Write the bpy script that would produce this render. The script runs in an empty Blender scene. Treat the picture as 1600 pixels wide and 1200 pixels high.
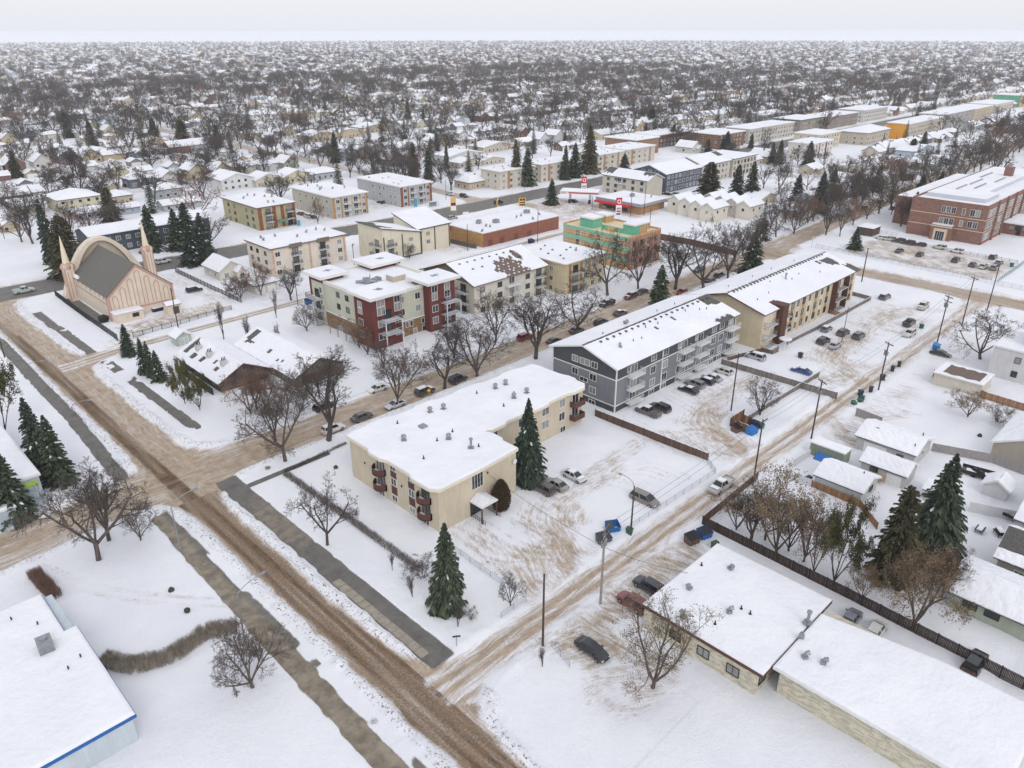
import bpy, math, random
import numpy as np
from mathutils import Vector, Matrix
R = math.radians
SC = bpy.context.scene
COL = SC.collection

# ------------------------------------------------------------------ camera
YAW, PITCH, ROLL, FPX, CAMZ = R(44.737), R(24.968), R(-0.064), 1183.7, 70.0
_f = Vector((math.sin(YAW)*math.cos(PITCH), math.cos(YAW)*math.cos(PITCH), -math.sin(PITCH)))
_r0 = Vector((math.cos(YAW), -math.sin(YAW), 0)); _u0 = _r0.cross(_f)
_r = _r0*math.cos(ROLL) + _u0*math.sin(ROLL); _u = -_r0*math.sin(ROLL) + _u0*math.cos(ROLL)
cam = bpy.data.cameras.new('camera'); camo = bpy.data.objects.new('camera', cam); COL.objects.link(camo)
cam.sensor_fit = 'HORIZONTAL'; cam.sensor_width = 36.0; cam.lens = 36.0*FPX/1600.0
cam.clip_start = 1.0; cam.clip_end = 30000.0
camo.matrix_world = Matrix(((_r.x, _u.x, -_f.x, 0), (_r.y, _u.y, -_f.y, 0), (_r.z, _u.z, -_f.z, CAMZ), (0, 0, 0, 1)))
SC.camera = camo

# ------------------------------------------------------------------ sky, sun, exposure (flat winter overcast)
SUN_EL, SUN_AZ = R(38), R(205)
world = bpy.data.worlds.new('World'); SC.world = world; world.use_nodes = True
nt = world.node_tree; nt.nodes.clear()
sky = nt.nodes.new('ShaderNodeTexSky'); sky.sky_type = 'NISHITA'; sky.sun_disc = False
sky.sun_elevation = SUN_EL; sky.sun_rotation = SUN_AZ; sky.air_density = 1.0; sky.dust_density = 4.0; sky.ozone_density = 1.0
hs = nt.nodes.new('ShaderNodeHueSaturation'); hs.inputs['Saturation'].default_value = 0.30
mixn = nt.nodes.new('ShaderNodeMix'); mixn.data_type = 'RGBA'; mixn.inputs['Factor'].default_value = 0.72
mixn.inputs['B'].default_value = (8.5, 8.65, 9.25, 1)            # the closed cloud deck over the thin clear-sky light
bg = nt.nodes.new('ShaderNodeBackground'); bg.inputs["Strength"].default_value = 0.126
wo = nt.nodes.new('ShaderNodeOutputWorld')
nt.links.new(sky.outputs[0], hs.inputs['Color']); nt.links.new(hs.outputs[0], mixn.inputs['A'])
nt.links.new(mixn.outputs['Result'], bg.inputs['Color']); nt.links.new(bg.outputs[0], wo.inputs['Surface'])
sun = bpy.data.lights.new('sun', 'SUN'); sun.energy = 0.5; sun.angle = R(25); sun.color = (1.0, 0.965, 0.92)
suno = bpy.data.objects.new('sun', sun); COL.objects.link(suno)
_sd = Vector((math.sin(SUN_AZ)*math.cos(SUN_EL), math.cos(SUN_AZ)*math.cos(SUN_EL), math.sin(SUN_EL)))
suno.rotation_euler = _sd.to_track_quat('Z', 'Y').to_euler()
SC.view_settings.view_transform = 'Standard'; SC.view_settings.look = 'None'
SC.view_settings.exposure = 0.06; SC.view_settings.gamma = 1.0; SC.view_settings.use_curve_mapping = False
try:
    SC.cycles.max_bounces = 6; SC.cycles.diffuse_bounces = 2; SC.cycles.glossy_bounces = 2
    SC.cycles.transmission_bounces = 2; SC.cycles.volume_bounces = 1
except Exception: pass

# ------------------------------------------------------------------ pixel <-> ground (surveying the photograph: all points become real positions)
def ray(x, y): return _f*FPX + _r*(x-800) - _u*(y-600)
def at(x, y, z=0.0):
    d = ray(x, y); t = (z-CAMZ)/d.z
    return d.x*t, d.y*t
def zat(bx, by, ty):
    k = (600-ty)/FPX; q = Vector((bx, by, -CAMZ))
    return (k*q.dot(_f)-q.dot(_u))/(_u.z-k*_f.z)
def proj(x, y, z):
    q = Vector((x, y, z-CAMZ)); d = q.dot(_f)
    if d < 1: return None
    return 800+FPX*q.dot(_r)/d, 600-FPX*q.dot(_u)/d, d
def seen(x, y, z=4, m=60):
    p = proj(x, y, z)
    return bool(p) and -m < p[0] < 1600+m and -m < p[1] < 1200+m

# ------------------------------------------------------------------ tagging and meshes
def tag(o, label=None, cat=None, group=None, kind=None):
    if label: o['label'] = label
    if cat: o['category'] = cat
    if group: o['group'] = group
    if kind: o['kind'] = kind
    return o
def empty(name, loc=(0, 0, 0), rz=0.0, label=None, cat=None, group=None):
    o = bpy.data.objects.new(name, None); o.empty_display_size = .5; COL.objects.link(o)
    o.location = loc; o.rotation_euler = (0, 0, rz)
    return tag(o, label, cat, group)
def link(name, me, parent=None, loc=(0, 0, 0), rz=0.0):
    o = bpy.data.objects.new(name, me); COL.objects.link(o); o.parent = parent
    o.location = loc
    if rz: o.rotation_euler = (0, 0, rz)
    return o
class MB:
    def __init__(s): s.v = []; s.f = []; s.m = []
    def add(s, vs, fs, m=0):
        k = len(s.v); s.v += [tuple(p) for p in vs]
        for f in fs: s.f.append(tuple(i+k for i in f)); s.m.append(m)
        return s
    def quad(s, a, b, c, d, m=0): return s.add((a, b, c, d), ((0, 1, 2, 3),), m)
    def tri(s, a, b, c, m=0): return s.add((a, b, c), ((0, 1, 2),), m)
    def box(s, x0, y0, z0, x1, y1, z1, m=0):
        return s.add([(x0,y0,z0),(x1,y0,z0),(x1,y1,z0),(x0,y1,z0),(x0,y0,z1),(x1,y0,z1),(x1,y1,z1),(x0,y1,z1)],
                     [(3,2,1,0),(4,5,6,7),(0,1,5,4),(1,2,6,5),(2,3,7,6),(3,0,4,7)], m)
    def slab(s, poly, z0, z1, m=0):
        n = len(poly)
        if sum(poly[i][0]*poly[(i+1)%n][1]-poly[(i+1)%n][0]*poly[i][1] for i in range(n)) < 0: poly = poly[::-1]
        vs = [(p[0], p[1], z0) for p in poly]+[(p[0], p[1], z1) for p in poly]
        fs = [tuple(range(n-1, -1, -1)), tuple(range(n, 2*n))]+[(i, (i+1)%n, n+(i+1)%n, n+i) for i in range(n)]
        return s.add(vs, fs, m)
    def tube(s, pts, rad, n=6, m=0, cap=True):
        pts = [Vector(p) for p in pts]; k = len(pts); vs = []; fs = []
        up = None
        for i, p in enumerate(pts):
            d = (pts[min(i+1, k-1)]-pts[max(i-1, 0)]).normalized()
            if up is None:
                up = Vector((0, 0, 1)) if abs(d.z) < .9 else Vector((1, 0, 0))
            a = d.cross(up).normalized(); b = d.cross(a); up = -b if False else up
            r = rad[i] if isinstance(rad, (list, tuple)) else rad
            for j in range(n):
                t = 2*math.pi*j/n
                vs.append(p+(a*math.cos(t)+b*math.sin(t))*r)
        for i in range(k-1):
            for j in range(n):
                fs.append((i*n+j, i*n+(j+1)%n, (i+1)*n+(j+1)%n, (i+1)*n+j))
        if cap: fs += [tuple(range(n-1, -1, -1)), tuple(range((k-1)*n, k*n))]
        return s.add(vs, fs, m)
    def cyl(s, x, y, z0, z1, r0, r1=None, n=10, m=0):
        return s.tube([(x, y, z0), (x, y, z1)], [r0, r0 if r1 is None else r1], n, m)
    def mesh(s, name, mats, o=(0, 0, 0), smooth=False):
        me = bpy.data.meshes.new(name)
        ox, oy, oz = o
        me.from_pydata([(a-ox, b-oy, c-oz) for a, b, c in s.v], [], s.f)
        for mt in (mats if isinstance(mats, (list, tuple)) else [mats]): me.materials.append(mt)
        if any(s.m): me.polygons.foreach_set('material_index', s.m)
        if smooth: me.polygons.foreach_set('use_smooth', [True]*len(s.f))
        me.update(); return me
    def build(s, name, mats, parent=None, smooth=False, o=None):
        if o is None:
            o = (0, 0, 0); q = parent
            while q is not None: o = (o[0]+q.location.x, o[1]+q.location.y, o[2]+q.location.z); q = q.parent
        return link(name, s.mesh(name, mats, o, smooth), parent)
def np_mesh(name, V, Q, mat, mask=None, smooth=True, run=None):
    me = bpy.data.meshes.new(name); n, q = len(V), len(Q)
    me.vertices.add(n); me.vertices.foreach_set('co', np.asarray(V, np.float32).ravel())
    me.loops.add(q*4); me.loops.foreach_set('vertex_index', np.asarray(Q, np.int32).ravel())
    me.polygons.add(q); me.polygons.foreach_set('loop_start', np.arange(q, dtype=np.int32)*4)
    me.polygons.foreach_set('loop_total', np.full(q, 4, np.int32))
    me.polygons.foreach_set('use_smooth', np.full(q, smooth, bool))
    if mask is not None:
        a = me.attributes.new('mask', 'FLOAT_COLOR', 'POINT'); a.data.foreach_set('color', np.asarray(mask, np.float32).ravel())
    if run is not None:
        a = me.attributes.new('run', 'FLOAT_VECTOR', 'POINT'); a.data.foreach_set('vector', np.asarray(run, np.float32).ravel())
    me.materials.append(mat); me.update(); me.validate(); return me
def copy_tree(o, parent=None):
    c = o.copy(); COL.objects.link(c)
    if parent: c.parent = parent
    for ch in KIDS.get(o.name, ()): copy_tree(ch, c)
    return c
KIDS = {}
def note_kids(root):
    for ch in root.children:
        KIDS.setdefault(root.name, []).append(ch); note_kids(ch)

# ------------------------------------------------------------------ materials
def S(r, g, b):
    f = lambda c: (c/255/12.92) if c/255 <= .04045 else ((c/255+.055)/1.055)**2.4
    return (f(r), f(g), f(b))
def N(nt, t, **k):
    n = nt.nodes.new(t)
    for a, b in k.items(): setattr(n, a, b)
    return n
def base_mat(name, rough=.7, spec=.3):
    m = bpy.data.materials.new(name); m.use_nodes = True
    p = m.node_tree.nodes['Principled BSDF']; p.inputs['Roughness'].default_value = rough
    p.inputs['Specular IOR Level'].default_value = spec
    return m, m.node_tree, p
def noise(nt, vec, scale, detail=3, rough=.6):
    n = N(nt, 'ShaderNodeTexNoise'); n.inputs['Scale'].default_value = scale; n.inputs['Detail'].default_value = detail
    n.inputs['Roughness'].default_value = rough
    if vec is not None: nt.links.new(vec, n.inputs['Vector'])
    return n.outputs['Fac']
def mixc(nt, fac, a, b, mode='MIX'):
    n = N(nt, 'ShaderNodeMix', data_type='RGBA', blend_type=mode)
    for key, v in (('Factor', fac), ('A', a), ('B', b)):
        s = n.inputs[key]
        if isinstance(v, (int, float)): s.default_value = v
        elif isinstance(v, tuple): s.default_value = (*v[:3], 1)
        else: nt.links.new(v, s)
    return n.outputs['Result']
def math_(nt, op, a, b=None, clamp=False):
    n = N(nt, 'ShaderNodeMath', operation=op); n.use_clamp = clamp
    for i, v in enumerate((a, b)):
        if v is None: continue
        if isinstance(v, (int, float)): n.inputs[i].default_value = v
        else: nt.links.new(v, n.inputs[i])
    return n.outputs[0]
def ramp(nt, fac, lo, hi):
    n = N(nt, 'ShaderNodeMapRange', interpolation_type='SMOOTHSTEP'); n.inputs['From Min'].default_value = lo; n.inputs['From Max'].default_value = hi
    nt.links.new(fac, n.inputs['Value']); return n.outputs[0]
def bump(nt, p, h, dist=.05, strength=.5):
    b = N(nt, 'ShaderNodeBump'); b.inputs['Distance'].default_value = dist; b.inputs['Strength'].default_value = strength
    nt.links.new(h, b.inputs['Height']); nt.links.new(b.outputs[0], p.inputs['Normal'])
def scaled(nt, vec, s):
    n = N(nt, 'ShaderNodeMapping'); n.inputs['Scale'].default_value = s; nt.links.new(vec, n.inputs['Vector']); return n.outputs[0]
_mc = {}
def plain(name, col, rough=.6, var=.25, spec=.3, metal=0.0, scale=2.0, relief=0.0):
    """a painted, plastic or metal surface with uneven tone and weathering"""
    if name in _mc: return _mc[name]
    m, t, p = base_mat(name, rough, spec); p.inputs['Metallic'].default_value = metal
    g = N(t, 'ShaderNodeNewGeometry').outputs['Position']
    n1 = noise(t, g, scale, 5); n2 = noise(t, g, scale*6, 2)
    f = math_(t, 'ADD', math_(t, 'MULTIPLY', n1, .7), math_(t, 'MULTIPLY', n2, .3))
    lo = tuple(c*(1-var) for c in col); hi = tuple(min(1, c*(1+var)) for c in col)
    t.links.new(mixc(t, ramp(t, f, .25, .75), lo, hi), p.inputs['Base Color'])
    if relief: bump(t, p, n2, relief)
    _mc[name] = m; return m
def wall_mat(name, col, style='stucco', col2=None):
    """stucco with streaks, lap siding with board lines, or brick courses with mortar"""
    if name in _mc: return _mc[name]
    m, t, p = base_mat(name, .85, .2)
    g = N(t, 'ShaderNodeNewGeometry').outputs['Position']
    n1 = noise(t, g, .35, 5); st = noise(t, scaled(t, g, (1.6, 1.6, .18)), 1.3, 4); n2 = noise(t, g, 9, 2)
    tone = math_(t, 'ADD', math_(t, 'MULTIPLY', n1, .45), math_(t, 'ADD', math_(t, 'MULTIPLY', st, .4), math_(t, 'MULTIPLY', n2, .15)))
    c = mixc(t, ramp(t, tone, .3, .7), tuple(x*.86 for x in col), tuple(min(1, x*1.08) for x in col))
    if style == 'brick':
        sep = N(t, 'ShaderNodeSeparateXYZ'); t.links.new(g, sep.inputs[0])
        cmb = N(t, 'ShaderNodeCombineXYZ'); t.links.new(math_(t, 'ADD', sep.outputs[0], sep.outputs[1]), cmb.inputs[0]); t.links.new(sep.outputs[2], cmb.inputs[1])
        b = N(t, 'ShaderNodeTexBrick'); b.inputs['Scale'].default_value = 1.0; b.inputs['Brick Width'].default_value = .62; b.inputs['Row Height'].default_value = .22
        b.inputs['Mortar Size'].default_value = .018; b.inputs['Color1'].default_value = (.72, .72, .72, 1); b.inputs['Color2'].default_value = (1.18, 1.18, 1.18, 1)
        b.inputs['Mortar'].default_value = (1.05, 1.1, 1.15, 1); t.links.new(cmb.outputs[0], b.inputs['Vector'])
        c = mixc(t, 1.0, c, b.outputs['Color'], 'MULTIPLY'); bump(t, p, b.outputs['Fac'], -.02)
    elif style == 'siding':
        sep = N(t, 'ShaderNodeSeparateXYZ'); t.links.new(g, sep.inputs[0])
        fr = math_(t, 'FRACT', math_(t, 'MULTIPLY', sep.outputs[2], 3.2))
        c = mixc(t, ramp(t, fr, .9, 1.0), c, tuple(x*.62 for x in col)); bump(t, p, fr, .03)
    elif style == 'stone':
        v = N(t, 'ShaderNodeTexVoronoi'); v.inputs['Scale'].default_value = 2.2; t.links.new(scaled(t, g, (1, 1, 2)), v.inputs['Vector'])
        c = mixc(t, .55, c, v.outputs['Color'], 'SOFT_LIGHT'); bump(t, p, v.outputs['Distance'], .05)
    elif style == 'boards':
        sep = N(t, 'ShaderNodeSeparateXYZ'); t.links.new(g, sep.inputs[0])
        q = math_(t, 'MULTIPLY', math_(t, 'ADD', sep.outputs[0], sep.outputs[1]), 6.0)
        w = N(t, 'ShaderNodeTexWhiteNoise', noise_dimensions='1D'); t.links.new(math_(t, 'FLOOR', q), w.inputs['W'])
        c = mixc(t, w.outputs['Value'], tuple(x*.7 for x in col), tuple(x*1.25 for x in col))
    else: bump(t, p, n2, .015)
    t.links.new(c, p.inputs['Base Color']); _mc[name] = m; return m
def obj_color_mat(name, rough, spec, coat=0.0, dirt=None, style=None):
    """takes its colour from the object it is on (one paint for many cars, one siding for many houses)"""
    m, t, p = base_mat(name, rough, spec); p.inputs['Coat Weight'].default_value = coat; p.inputs['Coat Roughness'].default_value = .12
    oi = N(t, 'ShaderNodeObjectInfo'); g = N(t, 'ShaderNodeNewGeometry').outputs['Position']
    c = oi.outputs['Color']
    n1 = noise(t, g, .9, 4); c = mixc(t, n1, mixc(t, 1.0, c, (.8, .8, .8), 'MULTIPLY'), mixc(t, 1.0, c, (1.12, 1.12, 1.12), 'MULTIPLY'))
    if dirt:
        tc = N(t, 'ShaderNodeTexCoord').outputs['Object']; sep = N(t, 'ShaderNodeSeparateXYZ'); t.links.new(tc, sep.inputs[0])
        k = math_(t, 'ADD', sep.outputs[2], math_(t, 'MULTIPLY', noise(t, g, 3, 3), .5))
        f = math_(t, 'SUBTRACT', 1.0, ramp(t, k, .35, 1.0)); c = mixc(t, math_(t, 'MULTIPLY', f, .55), c, dirt)
    if style == 'siding':
        sep = N(t, 'ShaderNodeSeparateXYZ'); t.links.new(g, sep.inputs[0]); fr = math_(t, 'FRACT', math_(t, 'MULTIPLY', sep.outputs[2], 3.0))
        bump(t, p, fr, .03)
    t.links.new(c, p.inputs['Base Color']); return m
def snow_mat():
    m, t, p = base_mat('snow', .75, .25)
    g = N(t, 'ShaderNodeNewGeometry').outputs['Position']
    n = noise(t, g, .12, 5); n2 = noise(t, g, 1.7, 4)
    c = mixc(t, ramp(t, n, .3, .7), (.755, .765, .815), (.82, .828, .86))
    c = mixc(t, math_(t, 'MULTIPLY', ramp(t, n2, .62, .8), .35), c, (.66, .665, .69))
    t.links.new(c, p.inputs['Base Color']); bump(t, p, math_(t, 'ADD', n2, math_(t, 'ADD', math_(t, 'MULTIPLY', noise(t, g, .35, 3), 3.0), math_(t, 'MULTIPLY', noise(t, g, 7, 3), .2))), .16, .7); return m
def ground_mat():
    m, t, p = base_mat('snow_and_slush', .8, .2)
    g = N(t, 'ShaderNodeNewGeometry').outputs['Position']
    a = N(t, 'ShaderNodeAttribute', attribute_name='mask'); sp = N(t, 'ShaderNodeSeparateColor'); t.links.new(a.outputs['Color'], sp.inputs[0])
    nb = noise(t, g, .5, 6, .65); nf = noise(t, g, 3.5, 5, .7); nl = noise(t, g, .07, 4); ng = noise(t, g, 11, 4, .7)
    jit = math_(t, 'SUBTRACT', math_(t, 'ADD', math_(t, 'MULTIPLY', nb, .55), math_(t, 'MULTIPLY', nf, .75)), .65)
    def lay(ch, lo, hi, amp): return ramp(t, math_(t, 'ADD', sp.outputs[ch], math_(t, 'MULTIPLY', jit, amp)), lo, hi)
    fl = N(t, 'ShaderNodeAttribute', attribute_name='run').outputs['Vector']      # (across, along) the way wheels go
    wv = N(t, 'ShaderNodeVectorMath', operation='MULTIPLY_ADD'); wn = N(t, 'ShaderNodeTexNoise'); wn.inputs['Scale'].default_value = .09; t.links.new(g, wn.inputs['Vector'])
    t.links.new(wn.outputs['Color'], wv.inputs[0]); wv.inputs[1].default_value = (3.8, 6, 0); t.links.new(fl, wv.inputs[2]); fw = wv.outputs[0]
    s1 = noise(t, scaled(t, fw, (2.3, .13, 0)), 1.0, 3, .6); s2 = noise(t, scaled(t, fw, (6.5, .4, 0)), 1.0, 2, .5); s3 = noise(t, scaled(t, fw, (.35, 2.2, 0)), 1.0, 3, .6)
    dark = ramp(t, math_(t, 'ADD', math_(t, 'MULTIPLY', s1, .6), math_(t, 'MULTIPLY', s2, .4)), .47, .62); lite = ramp(t, math_(t, 'ADD', math_(t, 'MULTIPLY', s1, .5), math_(t, 'ADD', math_(t, 'MULTIPLY', s2, .3), math_(t, 'MULTIPLY', s3, .2))), .53, .38)
    act = math_(t, 'MULTIPLY', ramp(t, sp.outputs[0], .05, .3), math_(t, 'SUBTRACT', 1.0, ramp(t, sp.outputs[1], .3, .7)))
    snow = mixc(t, ramp(t, nl, .3, .7), (.745, .755, .805), (.81, .818, .85))
    snow = mixc(t, math_(t, 'MULTIPLY', ramp(t, nf, .6, .85), .3), snow, (.62, .62, .64))
    tan = mixc(t, ramp(t, math_(t, 'ADD', math_(t, 'MULTIPLY', nb, .6), math_(t, 'MULTIPLY', ng, .4)), .32, .68), (.275, .20, .135), (.50, .41, .315))
    r = math_(t, 'ADD', sp.outputs[0], math_(t, 'MULTIPLY', jit, .95)); r = math_(t, 'ADD', r, math_(t, 'MULTIPLY', act, math_(t, 'SUBTRACT', math_(t, 'MULTIPLY', dark, .20), math_(t, 'MULTIPLY', lite, .25))))
    c = mixc(t, ramp(t, r, .05, .95), snow, tan)
    wet = mixc(t, ramp(t, nb, .3, .75), (.075, .047, .029), (.20, .13, .08))
    wet = mixc(t, math_(t, 'MULTIPLY', lite, .5), wet, (.25, .175, .115))
    c = mixc(t, lay(1, .36, .9, .8), c, wet)
    zone = math_(t, 'MULTIPLY', ramp(t, sp.outputs[1], .05, .2), math_(t, 'SUBTRACT', 1.0, ramp(t, sp.outputs[1], .3, .45)))
    clod = ramp(t, math_(t, 'ADD', math_(t, 'MULTIPLY', noise(t, g, 2.6, 4, .7), .65), math_(t, 'MULTIPLY', ng, .35)), .53, .60)
    c = mixc(t, math_(t, 'MULTIPLY', zone, clod), c, (.10, .078, .058))
    asp = mixc(t, ramp(t, math_(t, 'ADD', math_(t, 'MULTIPLY', nb, .6), math_(t, 'MULTIPLY', ng, .4)), .3, .7), (.105, .10, .093), (.20, .19, .172))
    asp = mixc(t, a.outputs['Alpha'], asp, mixc(t, ramp(t, nb, .35, .65), (.17, .145, .11), (.31, .265, .205)))
    asp = mixc(t, math_(t, 'MULTIPLY', ramp(t, nf, .6, .8), .45), asp, (.30, .25, .19))
    c = mixc(t, lay(2, .25, .7, .7), c, asp)
    t.links.new(c, p.inputs['Base Color'])
    t.links.new(math_(t, 'SUBTRACT', .85, math_(t, 'MULTIPLY', sp.outputs[2], .3)), p.inputs['Roughness'])
    bump(t, p, math_(t, 'ADD', math_(t, 'ADD', math_(t, 'MULTIPLY', nf, .6), math_(t, 'MULTIPLY', nb, 1.3)), math_(t, 'ADD', math_(t, 'MULTIPLY', ng, .22), math_(t, 'MULTIPLY', s1, .25))), .22, .75); return m
def glass_mat(name='window_glass', dark=(.025, .03, .035), light=(.30, .30, .29)):
    m, t, p = base_mat(name, .08, .5)
    oi = N(t, 'ShaderNodeObjectInfo'); g = N(t, 'ShaderNodeNewGeometry').outputs['Position']
    n = noise(t, g, 1.1, 2); k = ramp(t, math_(t, 'ADD', oi.outputs['Random'], math_(t, 'MULTIPLY', n, .5)), .55, 1.15)
    t.links.new(mixc(t, k, dark, light), p.inputs['Base Color']); return m
def bark_mat(name, a, b):
    m, t, p = base_mat(name, .95, .1)
    oi = N(t, 'ShaderNodeObjectInfo'); g = N(t, 'ShaderNodeNewGeometry').outputs['Position']
    n = noise(t, scaled(t, g, (1, 1, .25)), 5, 4)
    c = mixc(t, ramp(t, n, .3, .7), a, b); w = mixc(t, oi.outputs['Random'], (.75, .72, .72), (1.3, 1.2, 1.12))
    t.links.new(mixc(t, 1.0, c, w, 'MULTIPLY'), p.inputs['Base Color']); return m
SNOW = snow_mat(); GROUND = ground_mat(); GLASS = glass_mat()
SHINGLE = plain('dark_shingle', S(92, 90, 88), .9, .35, scale=3, relief=.03)
SHINGLE_B = plain('brown_shingle', S(112, 98, 90), .9, .3, scale=3, relief=.03)
WHITE = plain('white_paint', (.74, .74, .73), .5, .08)
GREYMET = plain('galvanised_metal', S(150, 152, 155), .45, .2, metal=.5)
DARKMET = plain('black_metal', (.025, .026, .028), .5, .3)
WOODPOLE = plain('tarred_pole_wood', S(78, 68, 62), .9, .35, scale=1.5)
BROWN = plain('dark_brown_panel', S(92, 62, 56), .7, .15)
CONC = plain('concrete', S(150, 142, 130), .9, .25, scale=1.2, relief=.02)
PAINT = obj_color_mat('car_paint', .28, .5, .6, dirt=(.33, .27, .21))
SIDING = obj_color_mat('house_siding', .8, .2, style='siding')
PLASTIC = obj_color_mat('coloured_plastic', .5, .3)
CGLASS = plain('car_glass', (.018, .021, .024), .06, .2, .6)
TYRE = plain('tyre_rubber', (.02, .02, .02), .9, .3)
RIM = plain('alloy_rim', (.35, .35, .36), .35, .2, metal=.7)
LAMP_R = plain('red_lamp_lens', (.35, .02, .015), .25, .2); LAMP_W = plain('clear_lamp_lens', (.6, .6, .58), .15, .1)
BARK = bark_mat('bark_and_twigs', (.060, .053, .049), (.132, .118, .109))
BARK_R = bark_mat('reddish_twigs', (.13, .085, .07), (.23, .155, .125))
BARK_T = bark_mat('tan_dry_leaves', (.26, .165, .085), (.42, .29, .17))
def needle(name, lo, hi):
    """foliage: every spray has its own tone, clumps drift between dark and light"""
    m, t, p = base_mat(name, .9, .12); ge = N(t, 'ShaderNodeNewGeometry'); n = noise(t, ge.outputs['Position'], .9, 3)
    k = math_(t, 'ADD', math_(t, 'MULTIPLY', ge.outputs['Random Per Island'], .6), math_(t, 'MULTIPLY', n, .5))
    c = mixc(t, ramp(t, k, .2, .95), lo, hi); oi = N(t, 'ShaderNodeObjectInfo'); w = mixc(t, oi.outputs['Random'], (.8, .85, .9), (1.2, 1.12, 1.0))
    t.links.new(mixc(t, 1.0, c, w, 'MULTIPLY'), p.inputs['Base Color']); return m
NEEDLE = needle('spruce_needles', (.018, .03, .022), (.10, .125, .085)); NEEDLE_O = needle('olive_pine_needles', (.04, .045, .02), (.17, .165, .075))
NEEDLE_B = needle('browned_spruce_needles', (.025, .03, .018), (.13, .115, .065)); BARK_T = needle('tan_dry_leaves', (.11, .083, .06), (.31, .235, .165))
# ------------------------------------------------------------------ ground: one height field cut into snow, roads, walks and lots
_rs = np.random.RandomState(7)
_tab = _rs.rand(16, 256, 256)
def vn(x, y, s, k=0):
    """smooth value noise, feature size s metres"""
    x = x/s+1000.37; y = y/s+1000.71
    i = np.floor(x).astype(int); j = np.floor(y).astype(int); u = x-i; v = y-j
    u = u*u*(3-2*u); v = v*v*(3-2*v); T = _tab[k % 16]
    a = T[i & 255, j & 255]; b = T[(i+1) & 255, j & 255]; c = T[i & 255, (j+1) & 255]; d = T[(i+1) & 255, (j+1) & 255]
    return a*(1-u)*(1-v)+b*u*(1-v)+c*(1-u)*v+d*u*v
def fbm(x, y, s, k=0): return (vn(x, y, s, k)*.55+vn(x, y, s/2.3, k+1)*.3+vn(x, y, s/5.1, k+2)*.15)
def sst(v, a, b):
    t = np.clip((v-a)/(b-a), 0, 1); return t*t*(3-2*t)
def bandm(v, a, b, soft=.4): return sst(v, a-soft, a+soft)*(1-sst(v, b-soft, b+soft))
def segd(x, y, pts):
    d = np.full(x.shape, 1e9); al = np.zeros(x.shape); sg = np.zeros(x.shape); L = 0
    for (ax, ay), (bx, by) in zip(pts[:-1], pts[1:]):
        dx, dy = bx-ax, by-ay; l2 = dx*dx+dy*dy
        t = np.clip(((x-ax)*dx+(y-ay)*dy)/l2, 0, 1); e = np.hypot(x-ax-t*dx, y-ay-t*dy); w = e < d
        d = np.where(w, e, d); sg = np.where(w, np.sign((x-ax)*dy-(y-ay)*dx), sg); L += math.sqrt(l2)
    return d, sg
AV_Y = lambda x: np.interp(x, [-100, 10, 33, 60, 100, 160, 265, 390, 1500], [118, 118.2, 120.5, 119.2, 119.3, 119.8, 123, 128, 165])
AR_Y = lambda x: np.interp(x, [-200, 43, 100, 200, 300, 500, 1500], [260, 257, 254.5, 249, 250.5, 253, 258])
LN_Y = lambda x: np.interp(x, [40, 52, 105, 240], [185.5, 187.6, 189.4, 190])
AVS = [388, 522, 656, 790, 924, 1058]; STS = [38, 244, 450, 656, 862, 1068]
LOTS = [  # parking lots and yards where cars have churned the snow: centre, half size, strength
    (66, 60, 8.5, 5.5, .8), (74, 66, 6, 6, .62), (86, 69.5, 11, 3.0, .45), (96, 71, 9, 3, .25), (62, 68, 4, 6, .45),
    (115, 60, 6, 6.5, .8), (121, 68, 7, 5, .62), (134, 71.5, 12, 4, .45), (146, 70, 7, 6, .3), (109, 66, 4.5, 6, .5),
    (163, 58, 9, 5, .75), (172, 66, 9, 5, .65), (190, 66, 16, 5.5, .55), (212, 67, 9, 6, .5), (205, 58, 10, 4, .45), (150, 57, 6, 3, .4),
    (70, 46.6, 17, 3.6, .85), (58, 41, 6, 8, .75), (152, 44.5, 16, 4, .5), (134, 45, 7, 4.5, .6), (104, 46, 8, 3.5, .3),
    (71, 201, 15, 5, .82), (86, 224, 4.5, 20, .5), (56, 193.5, 5, 3, .6),
    (252, 222, 14, 20, .95), (262, 200, 8, 16, .7), (281, 202, 18, 4, .6), (292, 228, 12, 14, .5), (174, 218, 8, 22, .65), (200, 234, 22, 3, .3), (232, 190, 8, 22, .55),
    (278, 79, 14.5, 24, .95), (250, 122, 12, 8, .9), (160, 288, 7, 18, .5), (194, 290, 6, 16, .55), (126, 184, 24, 4, .4), (104, 198, 12, 8, .35),
    (330, 214, 30, 5, .5), (400, 200, 40, 8, .45), (452, 190, 22, 10, .5), (190, 44, 22, 5, .35)]
TRK = []
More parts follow.
